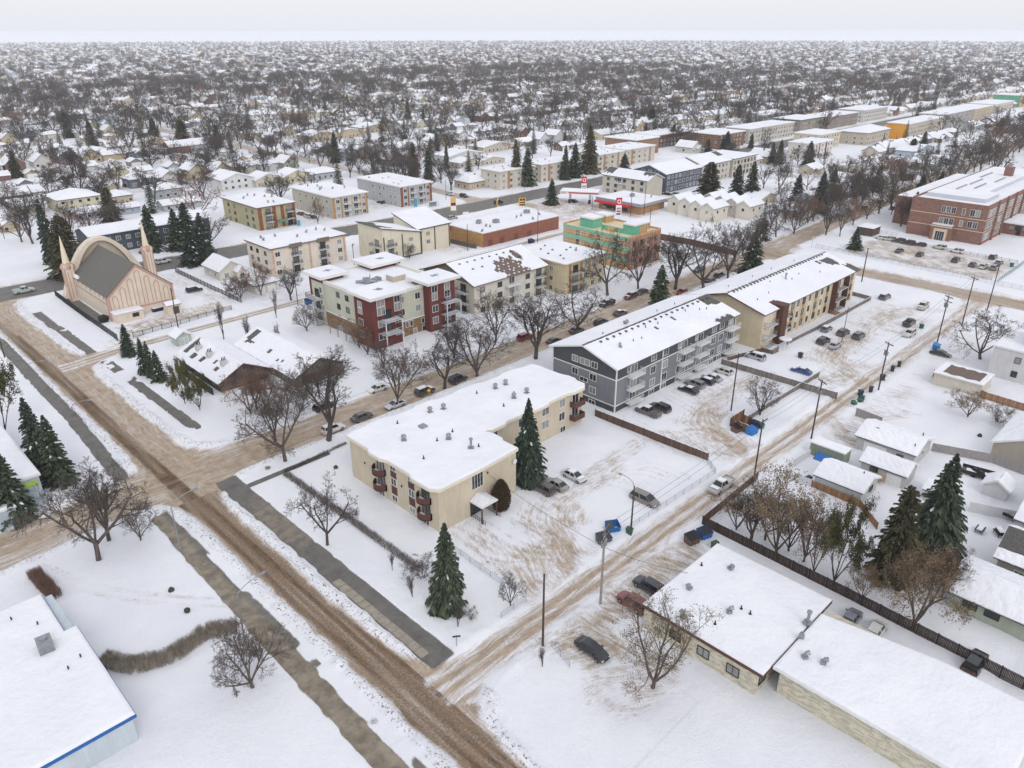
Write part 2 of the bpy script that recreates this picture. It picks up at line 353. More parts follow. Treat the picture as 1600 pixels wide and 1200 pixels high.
def _mk_tracks():
    g = random.Random(3)
    def fan(ent, pts, n, j):
        for _ in range(n):
            p = [(x+g.uniform(-j, j), y+g.uniform(-j, j)) for x, y in [ent]+pts]
            q = []
            for a, b, c in zip(p[:-2], p[1:-1], p[2:]):        # round the corners
                for t in (0, .25, .5, .75): q.append(((1-t)**2*(a[0]+b[0])/2+2*t*(1-t)*b[0]+t*t*(b[0]+c[0])/2, (1-t)**2*(a[1]+b[1])/2+2*t*(1-t)*b[1]+t*t*(b[1]+c[1])/2))
            TRK.append([p[0]]+q+[p[-1]])
    for y in range(3): fan((66, 53), [(69, 60), (76, 67), (88, 70), (103, 71)], 3, 1.5)
    for x in (61, 63.5, 66, 71, 74, 77, 80): fan((68, 54), [(69, 60), (x, 64), (x, 75)], 2, .8)
    for x in (90, 93, 97, 100): fan((76, 66), [(88, 69), (x, 66), (x, 58.5)], 2, .7)
    for y in range(3): fan((114, 53), [(116, 60), (122, 70), (134, 72), (150, 70)], 3, 1.4)
    for x in (108, 111, 124, 128, 131, 134, 138, 142): fan((115, 57), [(118, 66), (x-2, 69), (x, 79)], 2, .6)
    for y in range(3): fan((160, 53), [(166, 61), (176, 66), (195, 66), (216, 67), (226, 55)], 3, 1.6)
    for x in (172, 176, 180, 184, 188, 198, 204, 210): fan((165, 57), [(172, 64), (x, 66), (x, 74)], 1, .7); fan((226, 54), [(214, 66), (x, 66), (x, 58)], 2, .8)
    for x in (57, 60, 63, 66, 70, 74, 78, 82): fan((x-7+2*g.random(), 52), [(x-3, 49.5+g.random()), (x, 46), (x+.8, 43.2)], 2, 1.3)
    for k in range(6): fan((16, 118), [(30, 119), (37, 122), (37.5, 140)], 2, 2); fan((62, 119), [(46, 118), (39, 114), (37, 95)], 2, 2); fan((37, 140), [(38, 128), (46, 120), (66, 119)], 1, 1.6); fan((12, 118), [(28, 117), (35, 112), (37, 92)], 1, 1.6)
    for k in range(3): fan((36, 60), [(39, 55), (46, 52.5), (62, 52.3)], 2, 1.0); fan((38, 170), [(40, 180), (47, 186), (60, 188)], 2, 1.0)
    for y in (198, 201, 204): fan((46, 187), [(56, 192), (62, y), (84, y)], 3, 1.2)
    for k in range(4): fan((140, 52), [(136, 47), (132, 45), (133, 42)], 1, 1); fan((150, 52), [(148, 46), (146, 44), (152, 40)], 1, 1.5)
    for k in range(5): fan((13, 112), [(16, 103), (22, 92), (31, 82)], 1, .7)
_mk_tracks()
WALKS = [  # x-range along a street walk: (x centre by y, half width, y0, y1, strength)
    (lambda y: np.interp(y, [50, 112], [43.1, 43.2]), 1.75, 55.4, 113.5, 1.0),
    (lambda y: np.interp(y, [128, 184], [48.0, 47.2]), 1.1, 131, 183, .62),
    (lambda y: np.interp(y, [186, 240], [46.6, 46.0]), 1.1, 190, 232, .85),
    (lambda y: np.interp(y, [126, 157, 185, 240], [30.6, 32.1, 32.4, 33.2]), 1.2, 126, 246, .97),
    (lambda y: np.interp(y, [40, 68, 104, 112], [29.6, 29.9, 30.7, 30.9]), 1.35, 30, 111, .97)]
def arc(*p):
    q = [Vector((*a, 0)) for a in p]
    for _ in range(3): q = [q[0]]+[v for a, b in zip(q[:-1], q[1:]) for v in (a.lerp(b, .25), a.lerp(b, .75))]+[q[-1]]
    return [(v.x, v.y) for v in q]
DRIVES = [(arc((66, 50), (69, 59), (73, 69), (86, 71), (108, 71)), (58, 106.5, 54, 83)), (arc((113, 50), (116, 62), (122, 71), (152, 71.5)), (107, 147, 54, 82)), (arc((159, 50), (166, 64), (180, 67), (214, 68), (228, 50)), (148, 238, 54, 78)), (arc((40, 47), (56, 48), (70, 38)), (30, 60, 30, 50)), (arc((12, 113), (17, 100), (34, 80)), (8, 30, 78, 112))]
def field(x, y):
    n1 = fbm(x, y, 6, 0); n2 = vn(x, y, 1.3, 3); n3 = fbm(x, y, 18, 5); n4 = vn(x, y, .6, 7); w = (n1-.5)*1.2+(n2-.5)*.6
    xr = np.interp(y, [0, 106, 128, 300], [39.3, 39.3, 42.6, 42.6]); s1 = np.where(y < 262, np.maximum(34.7-x, x-xr), 99)
    avc = AV_Y(x); a1 = np.abs(y-avc)-np.where(x < 33, 5.0, 4.7)
    al = np.where((x > 39.2) & (x < 244), np.abs(y-52.3)-2.25, 99); al = np.where(x >= 239, np.maximum(al, x-244), al)
    ln = np.where((x > 38) & (x < 250), np.abs(y-LN_Y(x))-1.9, 99)
    s2 = np.where(y < 124, np.maximum(239.6-x, x-249.2), 99)
    ar = np.abs(y-AR_Y(x))-8.3
    bs = np.where(y > 250, np.abs(x-np.interp(y, [250, 350, 415, 2000], [234, 238, 243, 246]))-4.0, 99)
    far = np.full(x.shape, 99.0)
    for v in AVS: far = np.minimum(far, np.abs(y-v)-3.6)
    for v in STS:
        if v != 244: far = np.minimum(far, np.where(y > 268, np.abs(x-v)-3.6, 99))
    for v in (450, 656, 862): far = np.minimum(far, np.where(y <= 268, np.abs(x-v)-3.6, 99))
    k = .32; ds = [s1, a1, al, ln, s2, ar, bs, far]
    D = -np.log(sum(np.exp(-k*np.clip(d, -30, 60)) for d in ds)+1e-12)/k
    D = np.minimum(D, np.minimum.reduce(ds)); names = np.argmin(np.stack([s1, a1, al, ln, s2, ar, bs, far]), 0)
    road = 1-sst(D+w*.7, -.5, .7)
    # long streaks that run with each road
    along = np.where((names == 0) | (names == 4) | (names == 6), 1, 0)
    ac = np.where(along == 1, x, y-avc); lo = np.where(along == 1, y, x)
    streak = vn(ac*1.0+100, lo*.045, .55, 9)*.6+vn(ac, lo*.06, 1.6, 11)*.4
    tanm = road*(.68+.8*(streak-.42))
    wetm = np.zeros(x.shape); asp = np.zeros(x.shape)
    # the street in front: wet brown wheel paths
    q = (s1 < .6) & (y < 250)
    wz = np.where(y < 112, bandm(x, 35.3, 36.6, .5)*.95+bandm(x, 37.2, 38.4, .5)*.9, bandm(x+w*.3, 35.0, 38.0, .5)*.95+bandm(x, 40.0, 41.2, .5)*.12)
    wetm = np.where(q, np.maximum(wetm, wz*(.55+.6*streak)), wetm); tanm = np.where(q, np.maximum(tanm, road*(.86+.3*(streak-.5))), tanm); wetm = np.where(q & (y < 112), np.maximum(wetm, road*(.62+.5*(streak-.4))), wetm)
    # inner alleys and avenue: two worn wheel paths
    for dd, c in ((al, y-52.3), (ln, y-LN_Y(x))):
        ph = np.exp(-((np.abs(c)-.85)/.42)**2); tanm = np.where(dd < .4, road*(.42+.55*ph*(.6+.7*streak)), tanm)
    tanm = np.where((a1 < .3) & (x > 50), road*(.82+.6*(streak-.45)), tanm); tanm = np.where((a1 < 1.5) & (x < 50), np.maximum(tanm, road*.66), tanm)
    x1 = np.exp(-(((x-40)/13)**2+((y-119)/9)**2)); tanm = np.maximum(tanm, x1*.85*road)
    tanm = np.where(names == 7, road*.42, tanm); tanm = np.where(names == 6, road*.72, tanm)
    asp = np.where((ar < .6) & (D < .6), np.maximum(asp, (1-sst(ar+w*.5, -1.4, .1))*(.85+.3*streak)), asp)
    wetm = np.where((s2 < .4), np.maximum(wetm, (1-sst(s2, -1.6, 0))*(.42+.5*(streak-.4))), wetm); tanm = np.where(s2 < .4, np.maximum(tanm, road*.8), tanm)
    # lots
    lot = np.zeros(x.shape)
    for cx, cy, hx, hy, st in LOTS:
        e = np.maximum(np.abs(x-cx)-hx, np.abs(y-cy)-hy)+(n1-.5)*6+(n2-.5)*2
        lot = np.maximum(lot, (1-sst(e, -2.4, 1.6))*st)
    tr = np.zeros(x.shape)
    for pts in TRK:
        bx = [p[0] for p in pts]; by = [p[1] for p in pts]
        sel = (x > min(bx)-2) & (x < max(bx)+2) & (y > min(by)-2) & (y < max(by)+2)
        if not sel.any(): continue
        d, _ = segd(x[sel], y[sel], pts); v = np.exp(-((d-.78)/.20)**2)*.5*(.45+vn(x[sel], y[sel], 2.2, 12))
        tr[sel] = np.maximum(tr[sel], v)
    lotm = lot*(.50+.8*(n1-.38)+.45*(n2-.5)+.25*(n4-.5)); tanm = np.maximum(tanm, np.clip(lotm, 0, 1)); tanm = np.clip(np.where(D < .5, tanm+tr*.30*(1-wetm), tanm+tr*.5), 0, 1)
    wetm = np.where((lot > .3), np.maximum(wetm, sst(fbm(x, y, 3.2, 13), .70, .80)*.5*lot), wetm)
    # walks
    walk = np.zeros(x.shape)
    for fc, hw, y0, y1, st in WALKS:
        v = (1-sst(np.abs(x-fc(y))-hw+(n2-.5)*.35, -.18, .22))*bandm(y, y0, y1, .6)
        if st < .95: v = v*np.where(fbm(x, y, 5.5, 10)+(st-.6) > .40, 1, .15)
        walk = np.maximum(walk, v)
    walk = np.maximum(walk, bandm(y+w*.2, 108.4, 109.8, .2)*bandm(x, 45, 61, .4))
    walk = np.maximum(walk, bandm(x+w*.4, 41.4, 45, .4)*bandm(y+w*.4, 107.5, 114, .6))
    walk = np.maximum(walk, bandm(x+w*.2, 31.3, 32.3, .25)*bandm(y, 40, 106, .6)*sst(n1, .42, .52)*.9)
    walk = np.maximum(walk, bandm(x, 54.6, 57.6, .2)*bandm(y, 210, 238, .5))      # bare strip beside the church
    asp = np.maximum(asp, walk); brn = bandm(x, 27, 34, .3)*(y < 114)*(1-.75*bandm(x, 31.2, 32.4, .2))+bandm(x, 41, 45, .2)*bandm(y, 88, 104, 3)*.6*(n1 > .45)
    # churned, speckled windrows beside the kerbs
    wr = np.exp(-((D-1.0-.3*w)/.75)**2)*(D > -.2)
    stg = ((s1 < 4.5) | (a1 < 3.5) | (s2 < 4) | (ar < 4))
    wr = np.where(stg, wr, wr*.35)
    wetm = np.maximum(wetm, wr*np.where(s1 < 4.5, .26, .16)*(.6+.8*n1))
    tanm = np.maximum(tanm, wr*.22*n1)
    open_ = np.clip(np.maximum(road, np.maximum(walk, lot*.9)), 0, 1)
    H = (1-open_)*(.12+.34*(n3-.3)+.22*(n1-.5))+wr*(.30+.55*(n2-.35)+.22*(n4-.5))*np.clip(1-walk, 0, 1)*np.clip(1-lot, 0, 1)*(D > -.3)+.02*n2
    H = H-tr*.05
    cls = np.where(D < .15, names+1, np.where(walk > .5, 9, np.where(lot > .45, 10, 0)))
    cls = np.where((asp > .5) & (x > 54) & (x < 58) & (y > 209), 9, cls)
    rot = (names == 1) | (names == 2) | (names == 3) | (names == 5); rot = np.where(D > 1.2, False, rot)
    vv = np.where(names == 1, avc, np.where(names == 3, LN_Y(x), 0)); run = np.stack([np.where(rot, y-vv, x), np.where(rot, x, y), np.zeros(x.shape)], -1)
    for cv, bx in DRIVES:                                  # in the lots the streaks follow the way cars swing in and out
        sel = (D > 1.0) & (x > bx[0]) & (x < bx[1]) & (y > bx[2]) & (y < bx[3])
        if sel.any():
            d, sg = segd(x[sel], y[sel], cv); run[sel] = np.stack([d*sg, np.hypot(x[sel]-cv[0][0], y[sel]-cv[0][1])*2.6, np.zeros(d.shape)], -1)
    return H, np.stack([tanm, wetm, asp, brn], -1), cls, run
CLS = ['snow_ground', 'street_road', 'avenue_road', 'alley_road', 'lane_road', 'cross_street_road', 'arterial_road', 'side_street_road', 'suburb_road', 'sidewalk', 'parking_lot_ground']
def ground_patch(x0, x1, y0, y1, st, dz, hole=None, fade=3.0, only=None):
    nx = int(round((x1-x0)/st))+1; ny = int(round((y1-y0)/st))+1
    X, Y = np.meshgrid(np.linspace(x0, x1, nx), np.linspace(y0, y1, ny))
    H, M, C, RN = field(X, Y)
    edge = np.minimum(np.minimum(X-x0, x1-X), np.minimum(Y-y0, y1-Y)); f = sst(edge, 0, fade)
    if hole: h = np.maximum(np.maximum(hole[0]-X, X-hole[1]), np.maximum(hole[2]-Y, Y-hole[3])); f = f*sst(h, 0, fade)
    Z = H*f+.02*(1-f)+dz
    V = np.stack([X, Y, Z], -1).reshape(-1, 3); M = M.reshape(-1, 4); RN = RN.reshape(-1, 3)
    i = np.arange((ny-1)*nx).reshape(ny-1, nx)[:, :-1].ravel(); Q = np.stack([i, i+1, i+nx+1, i+nx], -1)
    cx = X[:-1, :-1].ravel()+st/2; cy = Y[:-1, :-1].ravel()+st/2; qc = C[:-1, :-1].ravel()
    keep = np.ones(len(Q), bool)
    if hole: keep = ~((cx > hole[0]+st) & (cx < hole[1]-st) & (cy > hole[2]+st) & (cy < hole[3]-st))
    for c in range(len(CLS)):
        s = keep & (qc == c)
        if not s.any(): continue
        q = Q[s]; used, inv = np.unique(q, return_inverse=True)
        o = link(CLS[c], np_mesh(CLS[c], V[used], inv.reshape(-1, 4), GROUND, M[used], True, RN[used]))
        tag(o, kind='structure')
FINE = (-14.0, 164.0, 6.0, 216.0)
ground_patch(*FINE, .34, 0.0)
MID = (-70.0, 422.0, -70.0, 332.0)
ground_patch(*MID, 1.2, -.03, hole=FINE)
ground_patch(-300, 1500, -300, 1500, 6.0, -.08, hole=MID, fade=12)
_m = MB(); _m.quad((-9000, -9000, -.6), (14000, -9000, -.6), (14000, 14000, -.6), (-9000, 14000, -.6))
tag(_m.build('snow_plain_ground', SNOW), kind='structure')
# the row of concrete slabs along the front walk
_walk = [o for o in COL.objects if o.name == 'sidewalk'][0]
_g = random.Random(5); _y = 57.8
while _y < 77:
    l = _g.uniform(1.45, 1.6); m = MB(); z = .06+_g.uniform(0, .03)
    m.box(41.5, _y, .0, 42.75, _y+l-.07, z); m.build('paving_slab', CONC, _walk); _y += l
# ------------------------------------------------------------------ building kit
_win = {}
FRAMES = {'white': WHITE, 'dark': DARKMET, 'cream': plain('cream_frame', S(215, 205, 185), .6, .1), 'brown': BROWN}
def win_meshes(w, h, fr, mull):
    k = (round(w, 2), round(h, 2), fr, mull)
    if k not in _win:
        m = MB(); t = .09; d = .10
        m.box(-w/2-t, -d, -t, w/2+t, 0, 0); m.box(-w/2-t, -d, h, w/2+t, 0, h+t)
        m.box(-w/2-t, -d, 0, -w/2, 0, h); m.box(w/2, -d, 0, w/2+t, 0, h)
        for i in range(1, mull): x = -w/2+w*i/mull; m.box(x-.03, -d+.02, 0, x+.03, 0, h)
        a = m.mesh('window', FRAMES[fr])
        g = MB(); g.quad((-w/2, -.035, 0), (w/2, -.035, 0), (w/2, -.035, h), (-w/2, -.035, h))
        _win[k] = (a, g.mesh('pane', GLASS))
    return _win[k]
def window(root, face, pos, s, z, w, h, fr='white', mull=2, name='window'):
    """face S: wall at y=pos, s is x.  face W: wall at x=pos, s is y.  (s, z) is the middle of the sill"""
    a, g = win_meshes(w, h, fr, mull); L = root.location
    x, y, rz = (s, pos, 0.0) if face == 'S' else (pos, s, -math.pi/2)
    o = link(name, a, root, (x-L.x, y-L.y, z-L.z), rz); link('pane', g, o); return o
def windows(root, face, pos, ss, zs, w, h, fr='white', mull=2):
    for s in ss:
        for z in zs: window(root, face, pos, s, z, w, h, fr, mull)
def snow_sheet(P, U, Vv, lu, lv, th=.18, st=.6, hole=None, jag=.0, seed=0, m=0):
    """snow lying on a roof plane: a thin lumpy layer with its own edges; hole(u, v) is where it has slid or melted off"""
    g = random.Random(seed); P = Vector(P); U = Vector(U).normalized(); Vv = Vector(Vv).normalized(); Nn = U.cross(Vv).normalized()
    if Nn.z < 0: Nn = -Nn
    nu = max(1, int(round(lu/st))); nv = max(1, int(round(lv/st))); vs = []; fs = []
    on = [[not (hole and hole((i+.5)*lu/nu, (j+.5)*lv/nv)) for j in range(nv)] for i in range(nu)]
    idx = {}
    def vid(i, j, top):
        k = (i, j, top)
        if k not in idx:
            u = i*lu/nu; v = j*lv/nv; b = i in (0, nu) or j in (0, nv)
            if jag and b: u += g.uniform(-jag, jag)*(i in (0, nu)); v += g.uniform(-jag, jag)*(j in (0, nv))
            if hole and not b: u += g.uniform(-.12, .12)*st; v += g.uniform(-.12, .12)*st
            h = (th*(.75+.5*g.random()) if not b else th*.7) if top else .015
            idx[k] = len(vs); vs.append(P+U*u+Vv*v+Nn*h)
        return idx[k]
    for i in range(nu):
        for j in range(nv):
            if not on[i][j]: continue
            fs.append((vid(i, j, 1), vid(i+1, j, 1), vid(i+1, j+1, 1), vid(i, j+1, 1)))
            for (di, dj, a, b) in ((-1, 0, (i, j+1), (i, j)), (1, 0, (i+1, j), (i+1, j+1)), (0, -1, (i, j), (i+1, j)), (0, 1, (i+1, j+1), (i, j+1))):
                ii, jj = i+di, j+dj
                if 0 <= ii < nu and 0 <= jj < nv and on[ii][jj]: continue
                fs.append((vid(*b, 1), vid(*a, 1), vid(*a, 0), vid(*b, 0)))
    return vs, fs
def poly_snow(m, poly, z, th=.16, seed=1):
    """snow on a flat roof of any outline: slab whose top edge is rounded in"""
    n = len(poly)
    if sum(poly[i][0]*poly[(i+1) % n][1]-poly[(i+1) % n][0]*poly[i][1] for i in range(n)) < 0: poly = poly[::-1]
    def inset(d):
        out = []
        for i in range(n):
            a, b, c = Vector((*poly[i-1], 0)), Vector((*poly[i], 0)), Vector((*poly[(i+1) % n], 0))
            e1 = (b-a).normalized(); e2 = (c-b).normalized(); n1 = Vector((-e1.y, e1.x, 0)); n2 = Vector((-e2.y, e2.x, 0))
            k = n1+n2; out.append(b+k*(d/max(.4, k.dot(n1))))
        return out
    r0, r1, r2 = inset(.05), inset(.1), inset(.35); vs = []
    for rr, h in ((r0, 0), (r1, th*.6), (r2, th)): vs += [(p.x, p.y, z+h) for p in rr]
    fs = []
    for k in range(2):
        for i in range(n): fs.append((k*n+i, k*n+(i+1) % n, (k+1)*n+(i+1) % n, (k+1)*n+i))
    fs.append(tuple(range(2*n, 3*n))); m.add(vs, fs)
def building(name, label, x, y, cat='building', group=None): return empty(name, (x, y, 0), 0, label, cat, group)
def rect(x0, y0, x1, y1, o=0): return [(x0-o, y0-o), (x1+o, y0-o), (x1+o, y1+o), (x0-o, y1+o)]
def flat_roof(root, poly, z, th=.35, fascia=WHITE, snow=.16, inset=None):
    m = MB(); m.slab(poly, z, z+th); rf = m.build('roof', fascia, root)
    s = MB(); poly_snow(s, inset or poly, z+th+.002, snow); s.build('snow_cover', SNOW, rf); return rf
def gable(root, x0, y0, x1, y1, z, rise, axis, wall, over=.5, roofm=SHINGLE, th=.2, hole=None, st=.7, snow=.2, ends=True, trim=WHITE, seed=1):
    """gable roof, ridge along axis 'x' or 'y'; hole(side, u along ridge, v up the slope) for bare shingles"""
    if axis == 'x': A, B, c0, c1 = x0-over, x1+over, y0, y1; P = lambda a, c, zz: (a, c, zz)
    else: A, B, c0, c1 = y0-over, y1+over, x0, x1; P = lambda a, c, zz: (c, a, zz)
    cm = (c0+c1)/2; hw = (c1-c0)/2; sl = rise/hw; e0, e1 = c0-over, c1+over; ze = z-over*sl
    rf = MB()
    for ec in (e0, e1):
        q = [P(A, ec, ze), P(B, ec, ze), P(B, cm, z+rise), P(A, cm, z+rise)]
        q2 = [(a, b, c+th) for a, b, c in q]
        rf.add(q+q2, [(0, 1, 2, 3), (4, 5, 6, 7), (0, 1, 5, 4), (1, 2, 6, 5), (3, 0, 4, 7)])
    r = rf.build('roof', roofm, root)
    L = B-A; sw = math.hypot(hw+over, (hw+over)*sl)
    for k, ec in enumerate((e0, e1)):
        s = MB(); p0 = Vector(P(A, ec, ze+th)); U = Vector(P(B, ec, ze+th))-p0; V = Vector(P(A, cm, z+rise+th))-p0
        vs, fs = snow_sheet(p0, U, V, L, sw, snow, st, (lambda u, v, k=k: hole(k, u, v)) if hole else None, .03, seed+k)
        s.add(vs, fs); s.build('snow_cover', SNOW, r)
    if ends:
        for a, sg in ((A+over, -1), (B-over, 1)):
            g = MB(); d = .25*sg
            f = [P(a, c0, z-.02), P(a, c1, z-.02), P(a, cm, z+rise)]; b = [P(a-d, c0, z-.02), P(a-d, c1, z-.02), P(a-d, cm, z+rise)]
            g.add(f+b, [(0, 1, 2), (5, 4, 3), (0, 3, 4, 1), (1, 4, 5, 2), (2, 5, 3, 0)]); g.build('gable_wall', wall, root)
    if trim:
        for a, d in ((A, -.04), (B, .04)):
            m = MB()
            for ec in (e0, e1):
                q = [P(a, ec, ze-.05), P(a, cm, z+rise-.05), P(a, cm, z+rise+th+.02), P(a, ec, ze+th+.02)]; q2 = [P(a+d, *[v for v in ((p[1], p[2]) if axis == 'x' else (p[0], p[2]))]) for p in q]
                m.add(q+q2, [(0, 1, 2, 3), (4, 5, 6, 7), (0, 1, 5, 4), (2, 3, 7, 6), (3, 0, 4, 7)])
            m.build('barge_board', trim, root)
    return r
def hip(root, x0, y0, x1, y1, z, rise, over=.6, roofm=SHINGLE, snow=.2, th=.15):
    a0, b0, a1, b1 = x0-over, y0-over, x1+over, y1+over; w = min(a1-a0, b1-b0)/2
    def shell(dz, o=0):
        if a1-a0 >= b1-b0: r = [(a0+w, (b0+b1)/2), (a1-w, (b0+b1)/2)]
        else: r = [((a0+a1)/2, b0+w), ((a0+a1)/2, b1-w)]
        base = [(a0+o, b0+o, z+dz), (a1-o, b0+o, z+dz), (a1-o, b1-o, z+dz), (a0+o, b1-o, z+dz)]; top = [(r[0][0], r[0][1], z+rise+dz), (r[1][0]+1e-3, r[1][1], z+rise+dz)]
        if a1-a0 >= b1-b0: f = [(0, 1, 5, 4), (1, 2, 5), (2, 3, 4, 5), (3, 0, 4)]
        else: f = [(0, 1, 4), (1, 2, 5, 4), (2, 3, 5), (3, 0, 4, 5)]
        return base+top, f
    m = MB(); v, f = shell(th); m.add(v, f); m.add([(p[0], p[1], z) for p in v[:4]]+[(p[0], p[1], z+th) for p in v[:4]], [(3, 2, 1, 0), (0, 1, 5, 4), (1, 2, 6, 5), (2, 3, 7, 6), (3, 0, 4, 7)])
    r = m.build('roof', roofm, root)
    s = MB(); v, f = shell(th+snow, .1); v0, _ = shell(th+.01, .1); s.add(v, f); s.add(v0[:4]+v[:4], [(0, 1, 5, 4), (1, 2, 6, 5), (2, 3, 7, 6), (3, 0, 4, 7)]); s.build('snow_cover', SNOW, r); return r
def boxpart(root, name, mat, *b):
    m = MB(); m.box(*b); return m.build(name, mat, root)
def walls(root, x0, y0, x1, y1, h, mat, z0=-.6): return boxpart(root, 'wall', mat, x0, y0, z0, x1, y1, h)
def balcony(root, face, pos, s, z, w, d=1.4, rail='white', slab=None, solid=None, door=True, posts=0):
    """slab with a railing on three sides and a glazed door behind it"""
    L = root.location
    T = (lambda a, b, c: (a, pos-b, c)) if face == 'S' else (lambda a, b, c: (pos-b, a, c))
    def bx(m, a0, b0, c0, a1, b1, c1):
        p, q = T(a0, b0, c0), T(a1, b1, c1); m.box(min(p[0], q[0]), min(p[1], q[1]), c0, max(p[0], q[0]), max(p[1], q[1]), c1)
    m = MB(); bx(m, s-w/2, 0.004, z-.16, s+w/2, d, z); b = m.build('balcony', slab or WHITE, root)
    r = MB(); mt = solid or {'white': WHITE, 'dark': DARKMET, 'grey': GREYMET}[rail]
    if solid:
        bx(r, s-w/2, d, z-.2, s+w/2, d+.06, z+.95); bx(r, s-w/2-.06, .01, z-.2, s-w/2, d+.06, z+.95); bx(r, s+w/2, .01, z-.2, s+w/2+.06, d+.06, z+.95)
    else:
        for zz in (.06, 1.0): bx(r, s-w/2, d-.05, z+zz, s+w/2, d, z+zz+.06); bx(r, s-w/2, .01, z+zz, s-w/2+.05, d, z+zz+.06); bx(r, s+w/2-.05, .01, z+zz, s+w/2, d, z+zz+.06)
        n = int(w/.2)
        for i in range(n+1): a = s-w/2+i*w/n; bx(r, a-.016, d-.04, z+.1, a+.016, d-.01, z+1.0)
        for i in range(int(d/.2)):
            for e in (s-w/2+.02, s+w/2-.05): bx(r, e, .1+i*.2, z+.1, e+.03, .13+i*.2, z+1.0)
    r.build('railing', mt, b)
    sn = MB(); bx(sn, s-w/2+.1, .3, z+.003, s+w/2-.1, d-.15, z+.1); sn.build('snow', SNOW, b)
    if posts:
        pm = MB()
        for e in (s-w/2+.02, s+w/2-.18): bx(pm, e, d-.18, 0, e+.16, d-.02, posts)
        pm.build('balcony_post', WHITE, root)
    if door: window(root, face, pos, s, z+.05, min(2.0, w*.6), 2.1, 'white' if rail != 'dark' else 'dark', 2, 'balcony_door')
    return b
_vents = {}
def roof_bits(root, pts, z, kind='vent'):
    """turbine vents, stacks and boxes on a roof"""
    if kind not in _vents:
        m = MB()
        if kind == 'turbine_vent':
            m.tube([(0, 0, 0), (0, 0, .45), (0, 0, .5), (0, 0, .75), (0, 0, 1.0), (0, 0, 1.08)], [.22, .22, .38, .46, .36, .1], 12); mt = GREYMET; m.box(-.45, -.45, 0, .45, .45, .1)
        elif kind == 'stack_pipe': m.tube([(0, 0, 0), (0, 0, .6)], .09, 8); m.tube([(0, 0, 0), (0, 0, .12)], .2, 8); mt = DARKMET
        elif kind == 'roof_vent': m.box(-.22, -.22, 0, .22, .22, .3); m.box(-.28, -.28, .3, .28, .28, .36); mt = SHINGLE
        elif kind == 'chimney_pipe': m.tube([(0, 0, 0), (0, 0, 1.5), (0, 0, 1.52), (0, 0, 1.8)], [.2, .2, .32, .32], 10); m.box(-.5, -.5, 0, .5, .5, .14); mt = GREYMET
        elif kind == 'rooftop_unit':
            m.box(-1.1, -.8, .15, 1.1, .8, 1.3); m.box(-1.2, -.9, 0, -1.0, .9, .15); m.box(1.0, -.9, 0, 1.2, .9, .15); m.tube([(.4, 0, 1.3), (.4, 0, 1.5)], .45, 12)
            for k in range(5): m.box(-1.13, -.7, .3+k*.18, -1.1, .7, .38+k*.18)
            mt = GREYMET
        elif kind == 'hooded_vent': m.box(-.3, -.3, 0, .3, .3, .5); m.tube([(0, 0, .5), (0, -.1, .8), (0, -.5, .85)], [.2, .25, .3], 10); mt = GREYMET
        _vents[kind] = m.mesh(kind, mt, smooth=False)
    L = root.location
    for p in pts:
        o = link(kind, _vents[kind], root, (p[0]-L.x, p[1]-L.y, (p[2] if len(p) > 2 else z)-L.z), (p[0]*37) % 6.28)
